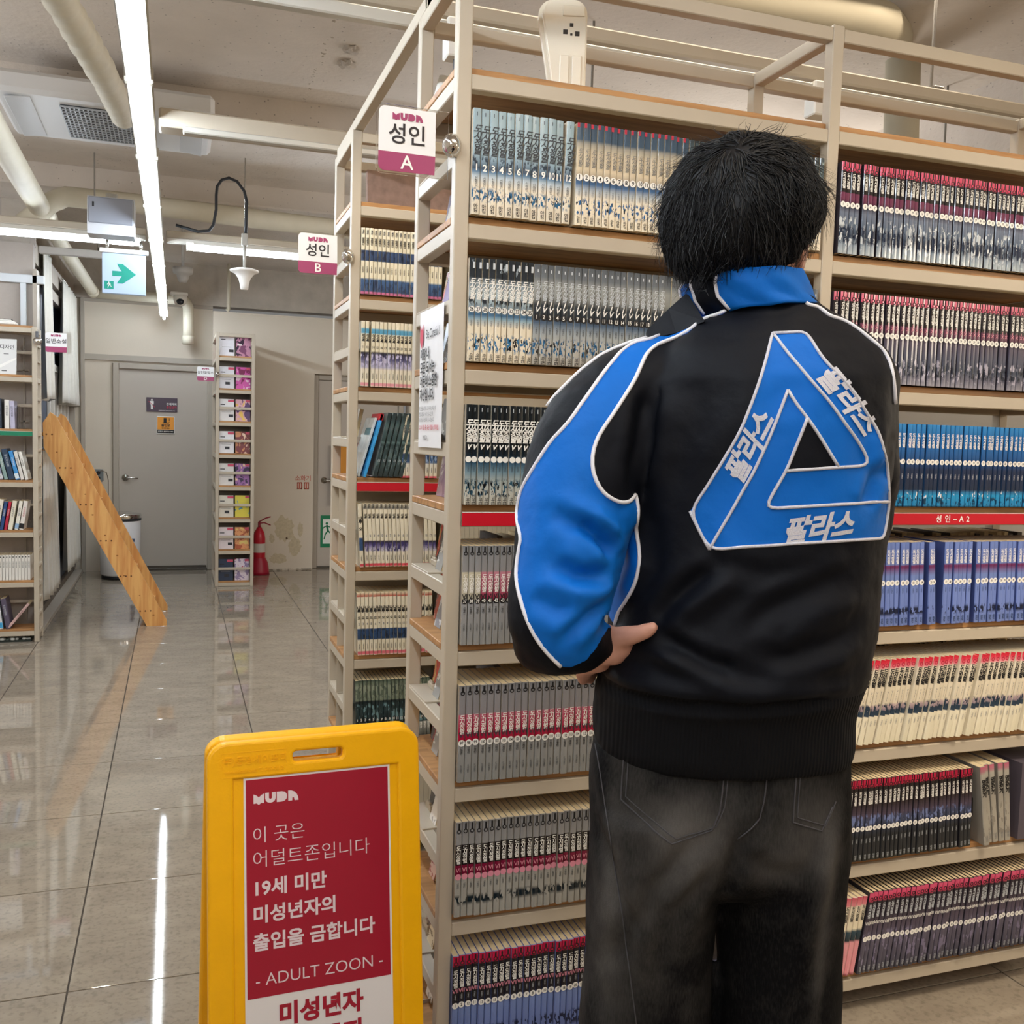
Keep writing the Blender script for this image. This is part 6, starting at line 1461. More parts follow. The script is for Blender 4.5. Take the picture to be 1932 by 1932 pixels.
# ---- seams of the garment, as lines on its surface (local coordinates)
SEAM = {k: v for k, v in (
 ('outer', [[-0.033, -0.02, 1.618], [-0.045, -0.034, 1.603], [-0.05, -0.004, 1.605], [-0.059, 0.0, 1.601], [-0.066, 0.01, 1.597], [-0.075, 0.01, 1.593], [-0.087, -0.01, 1.585], [-0.097, -0.01, 1.58], [-0.108, -0.02, 1.573], [-0.118, -0.02, 1.569], [-0.131, -0.041, 1.562], [-0.143, -0.041, 1.56], [-0.154, -0.037, 1.558], [-0.164, -0.047, 1.551], [-0.173, -0.055, 1.544], [-0.181, -0.065, 1.535], [-0.188, -0.073, 1.527], [-0.195, -0.08, 1.518], [-0.201, -0.086, 1.51], [-0.207, -0.092, 1.502], [-0.212, -0.097, 1.494], [-0.217, -0.102, 1.486], [-0.223, -0.105, 1.478], [-0.228, -0.107, 1.471], [-0.233, -0.11, 1.464], [-0.237, -0.113, 1.456], [-0.242, -0.114, 1.449], [-0.247, -0.116, 1.442], [-0.253, -0.116, 1.436], [-0.259, -0.114, 1.429], [-0.265, -0.113, 1.423], [-0.271, -0.111, 1.417], [-0.276, -0.111, 1.407], [-0.282, -0.11, 1.397], [-0.287, -0.108, 1.387], [-0.293, -0.104, 1.378], [-0.298, -0.1, 1.368], [-0.304, -0.092, 1.358], [-0.307, -0.091, 1.347], [-0.309, -0.087, 1.336], [-0.31, -0.08, 1.325], [-0.311, -0.091, 1.317], [-0.31, -0.101, 1.309], [-0.307, -0.114, 1.299], [-0.304, -0.125, 1.289], [-0.306, -0.125, 1.277], [-0.309, -0.124, 1.266], [-0.309, -0.128, 1.258], [-0.31, -0.132, 1.25], [-0.31, -0.137, 1.242], [-0.308, -0.145, 1.233], [-0.306, -0.151, 1.224], [-0.304, -0.156, 1.216], [-0.302, -0.161, 1.207], [-0.298, -0.166, 1.198], [-0.294, -0.172, 1.189], [-0.29, -0.172, 1.179], [-0.285, -0.173, 1.172], [-0.281, -0.173, 1.165], [-0.276, -0.174, 1.159], [-0.271, -0.173, 1.151], [-0.264, -0.171, 1.144], [-0.257, -0.168, 1.137], [-0.25, -0.162, 1.129]]), ('inner', [[-0.011, -0.057, 1.614], [-0.023, -0.053, 1.61], [-0.031, -0.055, 1.604], [-0.039, -0.06, 1.597], [-0.047, -0.056, 1.595], [-0.054, -0.051, 1.594], [-0.062, -0.045, 1.593], [-0.071, -0.056, 1.584], [-0.08, -0.064, 1.576], [-0.088, -0.066, 1.569], [-0.098, -0.056, 1.565], [-0.108, -0.049, 1.56], [-0.117, -0.052, 1.557], [-0.127, -0.055, 1.554], [-0.135, -0.065, 1.546], [-0.143, -0.073, 1.538], [-0.147, -0.082, 1.529], [-0.152, -0.089, 1.52], [-0.156, -0.095, 1.51], [-0.16, -0.1, 1.502], [-0.165, -0.103, 1.494], [-0.17, -0.108, 1.486], [-0.175, -0.112, 1.478], [-0.18, -0.116, 1.47], [-0.186, -0.12, 1.461], [-0.192, -0.123, 1.452], [-0.197, -0.127, 1.444], [-0.203, -0.129, 1.437], [-0.208, -0.131, 1.429], [-0.212, -0.133, 1.42], [-0.216, -0.137, 1.41], [-0.217, -0.14, 1.4], [-0.218, -0.143, 1.39], [-0.216, -0.145, 1.379], [-0.213, -0.147, 1.369], [-0.207, -0.147, 1.36], [-0.201, -0.146, 1.352], [-0.191, -0.141, 1.347], [-0.18, -0.135, 1.341], [-0.165, -0.123, 1.341], [-0.155, -0.103, 1.35]]), ('side', [[-0.155, -0.103, 1.35], [-0.15, -0.1, 1.334], [-0.152, -0.108, 1.325], [-0.152, -0.107, 1.315], [-0.149, -0.082, 1.303], [-0.147, -0.085, 1.294], [-0.145, -0.089, 1.285], [-0.143, -0.092, 1.276], [-0.143, -0.095, 1.266], [-0.143, -0.098, 1.256], [-0.145, -0.097, 1.246], [-0.147, -0.094, 1.236], [-0.148, -0.091, 1.225], [-0.153, -0.084, 1.214], [-0.157, -0.075, 1.202], [-0.161, -0.063, 1.191], [-0.166, -0.051, 1.18], [-0.168, -0.048, 1.162]]), ('cuff', [[-0.238, -0.157, 1.126], [-0.228, -0.157, 1.131], [-0.217, -0.151, 1.134], [-0.211, -0.149, 1.142], [-0.204, -0.144, 1.149], [-0.199, -0.14, 1.156], [-0.195, -0.131, 1.162], [-0.183, -0.097, 1.169], [-0.168, -0.048, 1.162]]), ('shoulder', [[-0.136, -0.02, 1.566], [-0.146, -0.029, 1.562], [-0.155, -0.029, 1.56], [-0.163, -0.02, 1.557], [-0.174, -0.03, 1.552], [-0.183, -0.02, 1.548], [-0.194, -0.03, 1.543], [-0.204, -0.03, 1.537], [-0.213, -0.03, 1.529], [-0.222, -0.04, 1.521], [-0.229, -0.03, 1.516], [-0.236, -0.04, 1.509], [-0.242, -0.04, 1.502], [-0.249, -0.04, 1.495], [-0.257, -0.04, 1.487], [-0.265, -0.04, 1.479], [-0.273, -0.04, 1.466]]), ('right', [[0.07, -0.045, 1.631], [0.07, -0.057, 1.62], [0.071, -0.068, 1.61], [0.082, -0.062, 1.611], [0.093, -0.055, 1.611], [0.096, -0.064, 1.604], [0.1, -0.073, 1.596], [0.113, -0.068, 1.595], [0.127, -0.061, 1.593], [0.133, -0.069, 1.587], [0.141, -0.073, 1.581], [0.149, -0.076, 1.573], [0.157, -0.078, 1.566], [0.165, -0.083, 1.558], [0.175, -0.08, 1.551], [0.178, -0.086, 1.541], [0.181, -0.092, 1.531], [0.178, -0.103, 1.521], [0.18, -0.104, 1.512], [0.183, -0.1, 1.503], [0.187, -0.095, 1.492], [0.189, -0.093, 1.481]]), ('yoke', [[0.003, -0.062, 1.616], [0.012, -0.065, 1.617], [0.022, -0.066, 1.618], [0.032, -0.066, 1.619], [0.04, -0.066, 1.619], [0.049, -0.065, 1.619], [0.058, -0.064, 1.618], [0.068, -0.061, 1.618], [0.076, -0.05, 1.625], [0.073, -0.039, 1.632], [0.061, -0.049, 1.63], [0.052, -0.049, 1.631], [0.043, -0.05, 1.631], [0.035, -0.05, 1.631], [0.026, -0.05, 1.63], [0.017, -0.05, 1.629], [0.008, -0.05, 1.628], [-0.001, -0.049, 1.627], [-0.009, -0.04, 1.627], [-0.017, -0.039, 1.626], [-0.024, -0.029, 1.626], [-0.033, -0.02, 1.618]]),
 ('tri', [[0.017, -0.112, 1.567], [0.028, -0.112, 1.568], [0.039, -0.113, 1.568], [0.049, -0.113, 1.569], [0.061, -0.111, 1.571], [0.063, -0.118, 1.563], [0.066, -0.125, 1.555], [0.069, -0.13, 1.547], [0.072, -0.135, 1.539], [0.077, -0.138, 1.532], [0.082, -0.141, 1.526], [0.087, -0.144, 1.52], [0.092, -0.145, 1.514], [0.101, -0.145, 1.508], [0.109, -0.143, 1.501], [0.116, -0.143, 1.492], [0.122, -0.143, 1.483], [0.128, -0.141, 1.474], [0.135, -0.139, 1.466], [0.142, -0.134, 1.458], [0.15, -0.132, 1.449], [0.157, -0.132, 1.44], [0.158, -0.134, 1.43], [0.161, -0.133, 1.42], [0.165, -0.13, 1.411], [0.175, -0.112, 1.4], [0.179, -0.107, 1.389], [0.178, -0.111, 1.378], [0.179, -0.113, 1.369], [0.183, -0.103, 1.36], [0.187, -0.096, 1.35], [0.186, -0.096, 1.341], [0.185, -0.096, 1.331], [0.183, -0.099, 1.321], [0.182, -0.101, 1.311], [0.181, -0.101, 1.301], [0.166, -0.117, 1.302], [0.153, -0.128, 1.302], [0.141, -0.136, 1.302], [0.131, -0.142, 1.302], [0.121, -0.146, 1.302], [0.111, -0.15, 1.301], [0.101, -0.154, 1.301], [0.091, -0.157, 1.3], [0.082, -0.158, 1.299], [0.073, -0.159, 1.299], [0.065, -0.16, 1.298], [0.056, -0.161, 1.297], [0.047, -0.162, 1.297], [0.038, -0.162, 1.296], [0.03, -0.163, 1.295], [0.021, -0.162, 1.294], [0.013, -0.162, 1.293], [0.004, -0.162, 1.292], [-0.004, -0.162, 1.292], [-0.013, -0.161, 1.291], [-0.021, -0.16, 1.29], [-0.029, -0.159, 1.289], [-0.038, -0.157, 1.288], [-0.045, -0.154, 1.286], [-0.053, -0.15, 1.285], [-0.061, -0.147, 1.284], [-0.066, -0.145, 1.292], [-0.07, -0.143, 1.3], [-0.074, -0.141, 1.308], [-0.078, -0.14, 1.317], [-0.082, -0.138, 1.325], [-0.086, -0.136, 1.333], [-0.081, -0.139, 1.341], [-0.076, -0.141, 1.35], [-0.071, -0.144, 1.359], [-0.067, -0.145, 1.366], [-0.063, -0.147, 1.373], [-0.06, -0.149, 1.381], [-0.056, -0.151, 1.388], [-0.052, -0.152, 1.395], [-0.048, -0.153, 1.403], [-0.044, -0.154, 1.412], [-0.039, -0.155, 1.42], [-0.035, -0.157, 1.429], [-0.031, -0.158, 1.437], [-0.028, -0.158, 1.445], [-0.025, -0.158, 1.453], [-0.022, -0.157, 1.462], [-0.019, -0.156, 1.47], [-0.016, -0.155, 1.478], [-0.013, -0.153, 1.486], [-0.01, -0.152, 1.495], [-0.007, -0.15, 1.503], [-0.004, -0.147, 1.511], [-0.001, -0.144, 1.52], [0.002, -0.139, 1.528], [0.005, -0.135, 1.537], [0.008, -0.13, 1.546], [0.011, -0.124, 1.555], [0.015, -0.114, 1.564]]), ('hole', [[0.053, -0.16, 1.457], [0.05, -0.161, 1.449], [0.047, -0.162, 1.44], [0.044, -0.162, 1.432], [0.041, -0.162, 1.423], [0.037, -0.163, 1.415], [0.035, -0.163, 1.406], [0.032, -0.163, 1.398], [0.029, -0.163, 1.389], [0.037, -0.163, 1.39], [0.045, -0.163, 1.391], [0.053, -0.162, 1.392], [0.061, -0.162, 1.393], [0.07, -0.162, 1.394], [0.078, -0.16, 1.395], [0.087, -0.159, 1.396], [0.096, -0.157, 1.397], [0.09, -0.158, 1.404], [0.085, -0.159, 1.412], [0.08, -0.159, 1.419], [0.075, -0.16, 1.427], [0.07, -0.161, 1.434], [0.064, -0.161, 1.442], [0.059, -0.16, 1.449], [0.054, -0.16, 1.456]]), ('la', [[0.017, -0.112, 1.567], [0.021, -0.121, 1.558], [0.026, -0.128, 1.549], [0.031, -0.134, 1.54], [0.036, -0.138, 1.533], [0.042, -0.143, 1.526], [0.047, -0.146, 1.518], [0.052, -0.149, 1.512], [0.057, -0.151, 1.506], [0.063, -0.152, 1.499], [0.069, -0.153, 1.492], [0.076, -0.154, 1.485], [0.083, -0.153, 1.478], [0.088, -0.154, 1.471], [0.093, -0.154, 1.465], [0.098, -0.154, 1.458], [0.103, -0.154, 1.451], [0.109, -0.152, 1.445], [0.115, -0.15, 1.438], [0.121, -0.147, 1.432], [0.127, -0.144, 1.425], [0.134, -0.141, 1.416], [0.14, -0.139, 1.408], [0.146, -0.137, 1.399], [0.136, -0.141, 1.398], [0.127, -0.144, 1.397], [0.117, -0.149, 1.397], [0.106, -0.154, 1.396], [0.097, -0.156, 1.395], [0.088, -0.159, 1.395], [0.079, -0.16, 1.394], [0.071, -0.161, 1.393], [0.062, -0.162, 1.392], [0.054, -0.162, 1.392], [0.045, -0.163, 1.391], [0.037, -0.163, 1.39], [0.029, -0.163, 1.389]]), ('lb', [[0.029, -0.152, 1.492], [0.026, -0.153, 1.484], [0.023, -0.154, 1.476], [0.02, -0.157, 1.468], [0.017, -0.158, 1.46], [0.014, -0.16, 1.452], [0.011, -0.159, 1.443], [0.008, -0.159, 1.435], [0.005, -0.159, 1.427], [0.002, -0.16, 1.419], [-0.002, -0.16, 1.41], [-0.005, -0.159, 1.402], [-0.008, -0.159, 1.394], [-0.011, -0.158, 1.386], [-0.015, -0.158, 1.378], [-0.019, -0.157, 1.371], [-0.023, -0.156, 1.363], [-0.027, -0.155, 1.355], [-0.03, -0.154, 1.347], [-0.034, -0.153, 1.339], [-0.038, -0.152, 1.331], [-0.042, -0.152, 1.324], [-0.046, -0.152, 1.316], [-0.05, -0.152, 1.308], [-0.054, -0.15, 1.3], [-0.058, -0.148, 1.292], [-0.061, -0.147, 1.284]]), ('lc', [[0.029, -0.152, 1.492], [0.034, -0.153, 1.483], [0.038, -0.156, 1.474], [0.046, -0.158, 1.466], [0.053, -0.16, 1.457], [0.058, -0.16, 1.45], [0.064, -0.161, 1.442], [0.07, -0.161, 1.434], [0.075, -0.16, 1.427], [0.08, -0.159, 1.419], [0.085, -0.159, 1.412], [0.09, -0.158, 1.404], [0.096, -0.157, 1.397]]), ('ld', [[0.053, -0.16, 1.457], [0.05, -0.161, 1.449], [0.047, -0.162, 1.44], [0.044, -0.162, 1.432], [0.041, -0.162, 1.423], [0.037, -0.163, 1.415], [0.035, -0.163, 1.406], [0.032, -0.163, 1.398], [0.029, -0.163, 1.389], [0.024, -0.163, 1.381], [0.02, -0.162, 1.373], [0.016, -0.162, 1.365], [0.012, -0.161, 1.356], [0.007, -0.161, 1.348], [0.003, -0.161, 1.34], [0.011, -0.161, 1.341], [0.02, -0.162, 1.341], [0.028, -0.162, 1.342], [0.036, -0.163, 1.343], [0.044, -0.163, 1.344], [0.053, -0.162, 1.344], [0.061, -0.161, 1.345], [0.07, -0.16, 1.346], [0.079, -0.159, 1.346], [0.087, -0.158, 1.347], [0.096, -0.157, 1.348], [0.106, -0.154, 1.348], [0.115, -0.15, 1.349], [0.125, -0.146, 1.349], [0.137, -0.138, 1.35], [0.148, -0.129, 1.35], [0.158, -0.127, 1.351], [0.168, -0.122, 1.351], [0.187, -0.096, 1.35]]), ('le', [[-0.086, -0.136, 1.333], [-0.082, -0.139, 1.324], [-0.077, -0.14, 1.315], [-0.073, -0.142, 1.306], [-0.068, -0.144, 1.297], [-0.061, -0.147, 1.284]]), ('text', [[[-0.0369, -0.1534, 1.3791], [0.0017, -0.1569, 1.4626], 0.0334, 0.35], [[0.0765, -0.1459, 1.5177], [0.1445, -0.1351, 1.4412], 0.0353, 0.3], [[0.032, -0.1619, 1.3116], [0.1247, -0.1468, 1.3251], 0.0361, 0.4]]))}
#ENDSTAGE
uz = lambda P: [(p[0], p[2]) for p in P]
blue_poly = uz(SEAM['outer'])+uz(SEAM['cuff'])+uz(SEAM['side'])[::-1]+uz(SEAM['inner'])[::-1]+uz(SEAM['yoke'])
tri_poly, hole_poly = uz(SEAM['tri']), uz(SEAM['hole'])
ZRIB = (-0.0405,-0.16,1.0889)[2]
def panelled(me):
    """cut the cloth into its colour panels: faces inside each seam outline, edges snapped onto the seam"""
    X = coords(me); N = vnormals(me)
    nf = len(me.polygons); cen = np.empty(nf*3); me.polygons.foreach_get('center', cen); cen = cen.reshape(-1, 3)
    nor = np.empty(nf*3); me.polygons.foreach_get('normal', nor); nor = nor.reshape(-1, 3)
    C2 = cen[:, [0, 2]]; back = nor[:, 1] < .30
    cat = np.zeros(nf, int)
    cat[inside(C2, blue_poly) & back] = 1
    tri = inside(C2, tri_poly) & ~inside(C2, hole_poly) & back
    cat[tri] = 2
    cat[(cen[:, 2] < ZRIB)] = 3
    # snap
    loops = [list(p.vertices) for p in me.polygons]; first = np.full(len(X), -1); bd = np.zeros(len(X), bool)
    for fi, vs in enumerate(loops):
        c = cat[fi]
        for v in vs:
            if first[v] == -1: first[v] = c
            elif first[v] != c: bd[v] = True
    idx_ = np.where(bd & (N[:, 1] < .3) & (X[:, 2] > ZRIB+.01))[0]
    best = np.full(len(idx_), 1e9); near = X[idx_][:, [0, 2]].copy()
    for P in (blue_poly+blue_poly[:1], tri_poly+tri_poly[:1], hole_poly+hole_poly[:1]):
        d, _t, q = segdist(X[idx_][:, [0, 2]], P); m = d < best; best[m] = d[m]; near[m] = q[m]
    m = best < .007; X[idx_[m], 0] = near[m, 0]; X[idx_[m], 2] = near[m, 1]; setco(me, X)
    return X, loops, cat
X, loops, cat = panelled(jk)
BV = BVHTree.FromPolygons([tuple(v) for v in X], loops)
def submesh(name, k, m, parent):
    fl = [loops[i] for i in np.where(cat == k)[0]]; used = sorted({v for f in fl for v in f}); mp = {v: i for i, v in enumerate(used)}
    me = bpy.data.meshes.new(name); me.from_pydata([tuple(X[v]) for v in used], [], [tuple(mp[v] for v in f) for f in fl])
    me.polygons.foreach_set('use_smooth', [True]*len(fl)); me.materials.append(m); me.update(); return link(name, me, parent)
JK = submesh('jacket', 0, NYL, PER)
submesh('blue_panel', 1, BLU, JK); submesh('emblem', 2, BLU, JK)
RIB = mat('rib_knit', '0b0c10', .85, spec=.2)
nt = RIB.node_tree; tc = nt.nodes.new('ShaderNodeTexCoord'); wv = nt.nodes.new('ShaderNodeTexWave'); wv.inputs['Scale'].default_value = 62; wv.wave_profile = 'SIN'
bp = nt.nodes.new('ShaderNodeBump'); bp.inputs['Strength'].default_value = .5; bp.inputs['Distance'].default_value = .002
nt.links.new(tc.outputs['Object'], wv.inputs['Vector']); nt.links.new(wv.outputs['Fac'], bp.inputs['Height']); nt.links.new(bp.outputs['Normal'], nt.nodes['Principled BSDF'].inputs['Normal'])
submesh('ribbed_hem', 3, RIB, JK)
def on_surf(p, off=.001):
    loc, n, i, d = BV.find_nearest(Vector(p)); return loc+n*off if n.dot(Vector((0, -1, 0))) > -.2 else loc
def piping(name, P, r=.0027, m=PIP, parent=None, flat=False):
    P = [Vector(p) for p in P]; out = []
    for a, b in zip(P[:-1], P[1:]):
        k = max(1, int((b-a).length/.006))
        for j in range(k): out.append(a.lerp(b, j/k))
    out.append(P[-1]); out = [on_surf(p, .0012) for p in out]
    for _ in range(3): out = [out[0]]+[(out[i-1]+out[i]*2+out[i+1])/4 for i in range(1, len(out)-1)]+[out[-1]]
    mb = MB(); mb.tube(out, r, 8); return mb.build(name, m, parent or JK)
for k in ('outer', 'inner', 'side', 'shoulder', 'right'): piping('piping', SEAM[k])
def close(P): return list(P)+[P[0]]
for k, c in (('tri', 1), ('la', 0), ('lb', 0), ('lc', 0), ('ld', 0), ('le', 0)): piping('emblem_outline', close(SEAM[k]) if c else SEAM[k], .0021, EMB)
# embroidered word on the three sides of the emblem
for (a, b, h, sh) in SEAM['text']:
    a, b = Vector(a), Vector(b); d = Vector((b[0]-a[0], b[2]-a[2])); Lg = d.length; d /= Lg; up = Vector((-d[1], d[0]))
    v, f = text_mesh('팔라스', 1.0, offset=.04, shear=0, space=.96); xs = [p[0] for p in v]; ys = [p[1] for p in v]
    w0, w1, h0, h1 = min(xs), max(xs), min(ys), max(ys); vs = []
    bm = bmesh.new(); bv = [bm.verts.new(((p[0]-w0)/(w1-w0), (p[1]-h0)/(h1-h0), 0)) for p in v]
    for q in f:
        try: bm.faces.new([bv[i] for i in q])
        except ValueError: pass
    for ax in (0, 1):
        for i in range(1, 24):
            t = i/24*1.0; bmesh.ops.bisect_plane(bm, geom=bm.verts[:]+bm.edges[:]+bm.faces[:], plane_co=(t, 0, 0) if ax == 0 else (0, t, 0), plane_no=(1, 0, 0) if ax == 0 else (0, 1, 0))
            if ax == 1 and i > 7: break
    bm.verts.index_update()
    for q in bm.verts:
        s_, t_ = q.co.x, (q.co.y-.5); p2 = Vector((a[0], a[2]))+d*(s_*Lg+sh*t_*h)+up*(t_*h)
        hit = BV.ray_cast(Vector((p2[0], -1, p2[1])), Vector((0, 1, 0)))
        vs.append(hit[0]+hit[1]*.0016 if hit[0] is not None else Vector((p2[0], a[1], p2[1])))
    mb = MB(); mb.add(vs, [[x.index for x in q.verts] for q in bm.faces]); bm.free()
    mb.build('embroidered_word', EMB, JK)
# cuff
cw = LS[-1]; mb = MB(); mb.tube([tuple(Vector(LS[-2][:3]).lerp(Vector(cw[:3]), .6)), cw[:3], (-0.1927,-0.078,1.1431)], [.018, .030, .029], 20); mb.build('cuff', RIB, JK)

# ---- stand collar, open toward the front
cl0 = [(-0.0577,0,1.6003),(-0.0751,0,1.6192),(-0.0819,0,1.6383),(-0.0765,0,1.6518)]
cr0 = [(0.1058,0,1.6183),(0.0962,0,1.6284),(0.0894,0,1.6438),(0.0809,0,1.6636)]
rings = lr(cl0, cr0, [(.090, .010), (.088, .008), (.088, .006), (.084, .006)])
n = 56; vs = []; fs = []
rings2 = []
for a, b in zip(rings[:-1], rings[1:]):
    for k in range(4): rings2.append(tuple(np.array(a)*(1-k/4)+np.array(b)*k/4))
rings2.append(rings[-1])
m_ = n+1
for j, (cu, cw_, cz, a, b, tl) in enumerate(rings2):
    for i in range(n+1):
        t = radians(112)+(radians(316))*i/n     # gap at the front
        rip = .0022*sin(i*.9+j*.5)
        vs.append((cu+(a+rip)*cos(t), cw_+(b+rip)*sin(t), cz+tl*cos(t)-.012*max(0, sin(t))))
for j in range(len(rings2)-1):
    for i in range(n): k = j*m_+i; fs.append((k, k+1, k+m_+1, k+m_))
c_a, c_b, c_c, c_d = (-0.0463,-0.09,1.6229)[0], (-0.074,-0.07,1.6181)[0], (-0.0856,-0.05,1.6206)[0], 0
def colx(u): return min(range(n+1), key=lambda i: abs(vs[8*m_+i][0]-u)+(9 if vs[8*m_+i][1] > .035 else 0))
i_a, i_b, i_c = colx(c_a), colx(c_b), colx(c_c)
if i_c >= i_b: i_c = i_b-1
back_cols = range(min(i_c, i_a), n+1)
mb = MB()
for fi, q in enumerate(fs):
    i = fi % n
    mi = 1 if i >= i_a else (0 if i >= i_b else (1 if i >= i_c else 0))
    mb.f.append(q); mb.m.append(mi); mb.sm.append(True)
mb.v = vs
CO = mb.build('collar', [NYL, BLU], JK); md = CO.modifiers.new('thick', 'SOLIDIFY'); md.thickness = .004; md.offset = 1
for ic in (i_a, i_b, i_c):
    pts = []
    for j in range(len(rings2)):
        p = Vector(vs[j*m_+ic]); c = Vector((rings2[j][0], rings2[j][1], p.z)); pts.append(p+(p-c).normalized()*.0045)
    mb = MB(); mb.tube(pts, .0026, 8); mb.build('piping', PIP, JK)
# open collar flap falling over the left shoulder front
fl = [(-0.0804,-0.01,1.6324),(-0.1049,-0.01,1.6096),(-0.1345,-0.01,1.5792),(-0.1345,-0.02,1.5648),(-0.0987,-0.04,1.5725),(-0.0648,-0.07,1.5858)]
mb = MB(); mb.add(list(fl)+[(p[0], p[1]+.012, p[2]-.004) for p in fl], [(0, 1, 2, 3, 4, 5), (11, 10, 9, 8, 7, 6)]+[(i, i+6, (i+1) % 6+6, (i+1) % 6) for i in range(6)]); mb.build('collar_flap', NYL, JK)

# ---- body: head, neck, arms, hand, legs in one surface
mb = MB()
hc = Vector((0.0049,0.04,1.756))
HR = Matrix.Rotation(radians(-14), 4, 'Z') @ Matrix.Rotation(radians(10), 4, 'X')
def H(p): return tuple(hc+HR.to_3x3() @ Vector(p))
ell(mb, H((0, .005, -.005)), (.075, .090, .092), HR)              # cranium
ell(mb, H((0, .035, -.062)), (.058, .062, .062), HR)          # face and jaw
ell(mb, H((0, .085, -.092)), (.028, .022, .02), HR)           # chin
ell(mb, H((0, .104, -.022)), (.012, .022, .018), HR)          # nose
ell(mb, H((0, .098, .005)), (.010, .012, .028), HR)
for s in (-1, 1):
    ell(mb, H((s*.033, .086, -.058)), (.018, .016, .012), HR); ell(mb, H((s*.042, .07, -.02)), (.024, .024, .02), HR)
    ell(mb, H((s*.085, -.002, -.042)), (.010, .020, .032), HR)  # ears
ell(mb, H((0, .098, -.06)), (.022, .010, .006), HR); ell(mb, H((0, .097, -.070)), (.019, .010, .006), HR)
ell(mb, (0.0814,0.015,1.696), (.0085, .020, .030)); ell(mb, (0.0835,0.04,1.6916), (.014, .03, .03)); limb(mb, [H((0, -.02, -.05))+(.06,), (0.0113,0.02,1.6785)+(.060,), (0.0213,0.01,1.6248)+(.058,), (0.023,0.01,1.5873)+(.075,)], 24)
v, f = loft([(0.02, 0, 1.46, .07, .05), (0.0, 0, 1.44, .16, .09), (0, 0, 1.3, .17, .10), (-.01, 0, 1.1, .14, .10), (-.02, 0, .95, .15, .11), (-.02, 0, .86, .14, .11)], 24); mb.add(v, f)
limb(mb, [tuple(LS[1][:3])+(.05,), tuple(LS[3][:3])+(.045,), tuple(LS[5][:3])+(.04,), tuple(LS[6][:3])+(.038,), tuple(LS[8][:3])+(.030,), (-0.1964,-0.078,1.1445)+(.027,), (-0.1815,-0.075,1.1436)+(.026,)], 16)
limb(mb, [tuple(p[:3])+(.04,) for p in (RS[0], RS[2], RS[4], RS[6])], 16)
# left hand on the hip: palm, thumb backward, four fingers forward
palm = [(-0.1837,-0.075,1.1435), (-0.1725,-0.075,1.1379), (-0.1757,-0.055,1.1184)]
ell(mb, (-0.1904,-0.08,1.1355), (.022, .024, .026)); ell(mb, (-0.1773,-0.078,1.1399), (.026, .024, .029), Matrix.Rotation(radians(-35), 4, 'Y')); ell(mb, (-0.164,-0.088,1.1468), (.022, .017, .022), Matrix.Rotation(radians(-20), 4, 'Y'))
limb(mb, [(-0.1729,-0.088,1.151)+(.017,), (-0.1581,-0.108,1.1599)+(.0145,), (-0.1448,-0.124,1.1671)+(.0115,), (-0.1348,-0.132,1.1733)+(.0105,), (-0.1293,-0.136,1.1777)+(.0085,)], 14)
for i, (a, b, c, d) in enumerate((
    ((-0.1791,-0.055,1.1288), (-0.1939,-0.025,1.1126), (-0.194,0.005,1.0995), (-0.1853,0.03,1.0892)),
    ((-0.1784,-0.052,1.1191), (-0.1965,-0.025,1.1017), (-0.1983,0.005,1.0867), (-0.1891,0.035,1.0734)),
    ((-0.1811,-0.052,1.1115), (-0.2011,-0.028,1.0946), (-0.2031,0,1.0799), (-0.194,0.03,1.0648)),
    ((-0.1871,-0.054,1.1073), (-0.2078,-0.036,1.0963), (-0.212,-0.015,1.0834), (-0.2066,0.01,1.0679)))):
    limb(mb, [a+(.0115,), b+(.0100 if i < 3 else .0088,), c+(.0092 if i < 3 else .0080,), d+(.0078,)], 12)
hip = (-0.0001,0,0.9445)
for s, foot in ((-1, (-0.0977,0,0.7398)), (1, (0.0939,0,0.7454))):
    limb(mb, [(hip[0]+s*.07, 0, hip[2]+.05, .07), (foot[0]+s*.01, .0, foot[2]-.1, .058), (foot[0]-.005, .01, .45, .052), (foot[0]-.01, .0, .1, .042)], 16)
bd = remesh(mb, .0042, 4); bd.materials.append(SKIN)
bd.polygons.foreach_set('use_smooth', [True]*len(bd.polygons))
BODY = link('body', bd, PER)
mb = MB()
for s in (-1, 1):
    ell(mb, H((s*.031, .093, -.002)), (.012, .008, .008), HR, 2)
mb.build('eyes', mat('eye_white', 'e8e4e0', .2), BODY)
mb = MB(); ell(mb, H((0, .1035, -.065)), (.022, .006, .006), HR, 2); mb.build('mouth', mat('lip', 'a8605a', .4), BODY)

# ---- hair: dense cap with strands combed out from the crown
HAIR = mat('black_hair', '090b10', .5, spec=.4); _b = HAIR.node_tree.nodes['Principled BSDF']; _b.inputs['Anisotropic'].default_value = .4
hl = [(-0.0191,0.01,1.8477),(-0.0488,0.01,1.8403),(-0.0803,0.01,1.8219),(-0.1016,0.01,1.7934),(-0.1124,0.01,1.7622),(-0.115,0.01,1.7326),(-0.1116,0.01,1.7031),(-0.103,0.01,1.678),(-0.0901,0.01,1.659),(-0.0744,0.01,1.6445)]
hr = [(0.0011,0.01,1.8483),(0.0336,0.01,1.8419),(0.0697,0.01,1.8246),(0.0892,0.01,1.7957),(0.1012,0.01,1.7666),(0.1027,0.01,1.7386),(0.0903,0.01,1.7146),(0.0747,0.01,1.6948),(0.0648,0.01,1.6812),(0.0516,0.01,1.6719)]
he = [(.020, 0), (.055, 0), (.085, -.002), (.103, -.004), (.112, -.004), (.113, -.006), (.108, -.008), (.096, -.014), (.080, -.022), (.06, -.03)]
R_ = lr(hl, hr, he); mb = MB(); v, f = loft(R_, 40, 2.1); mb.add(v, f)
hm = remesh(mb, .006, 10)
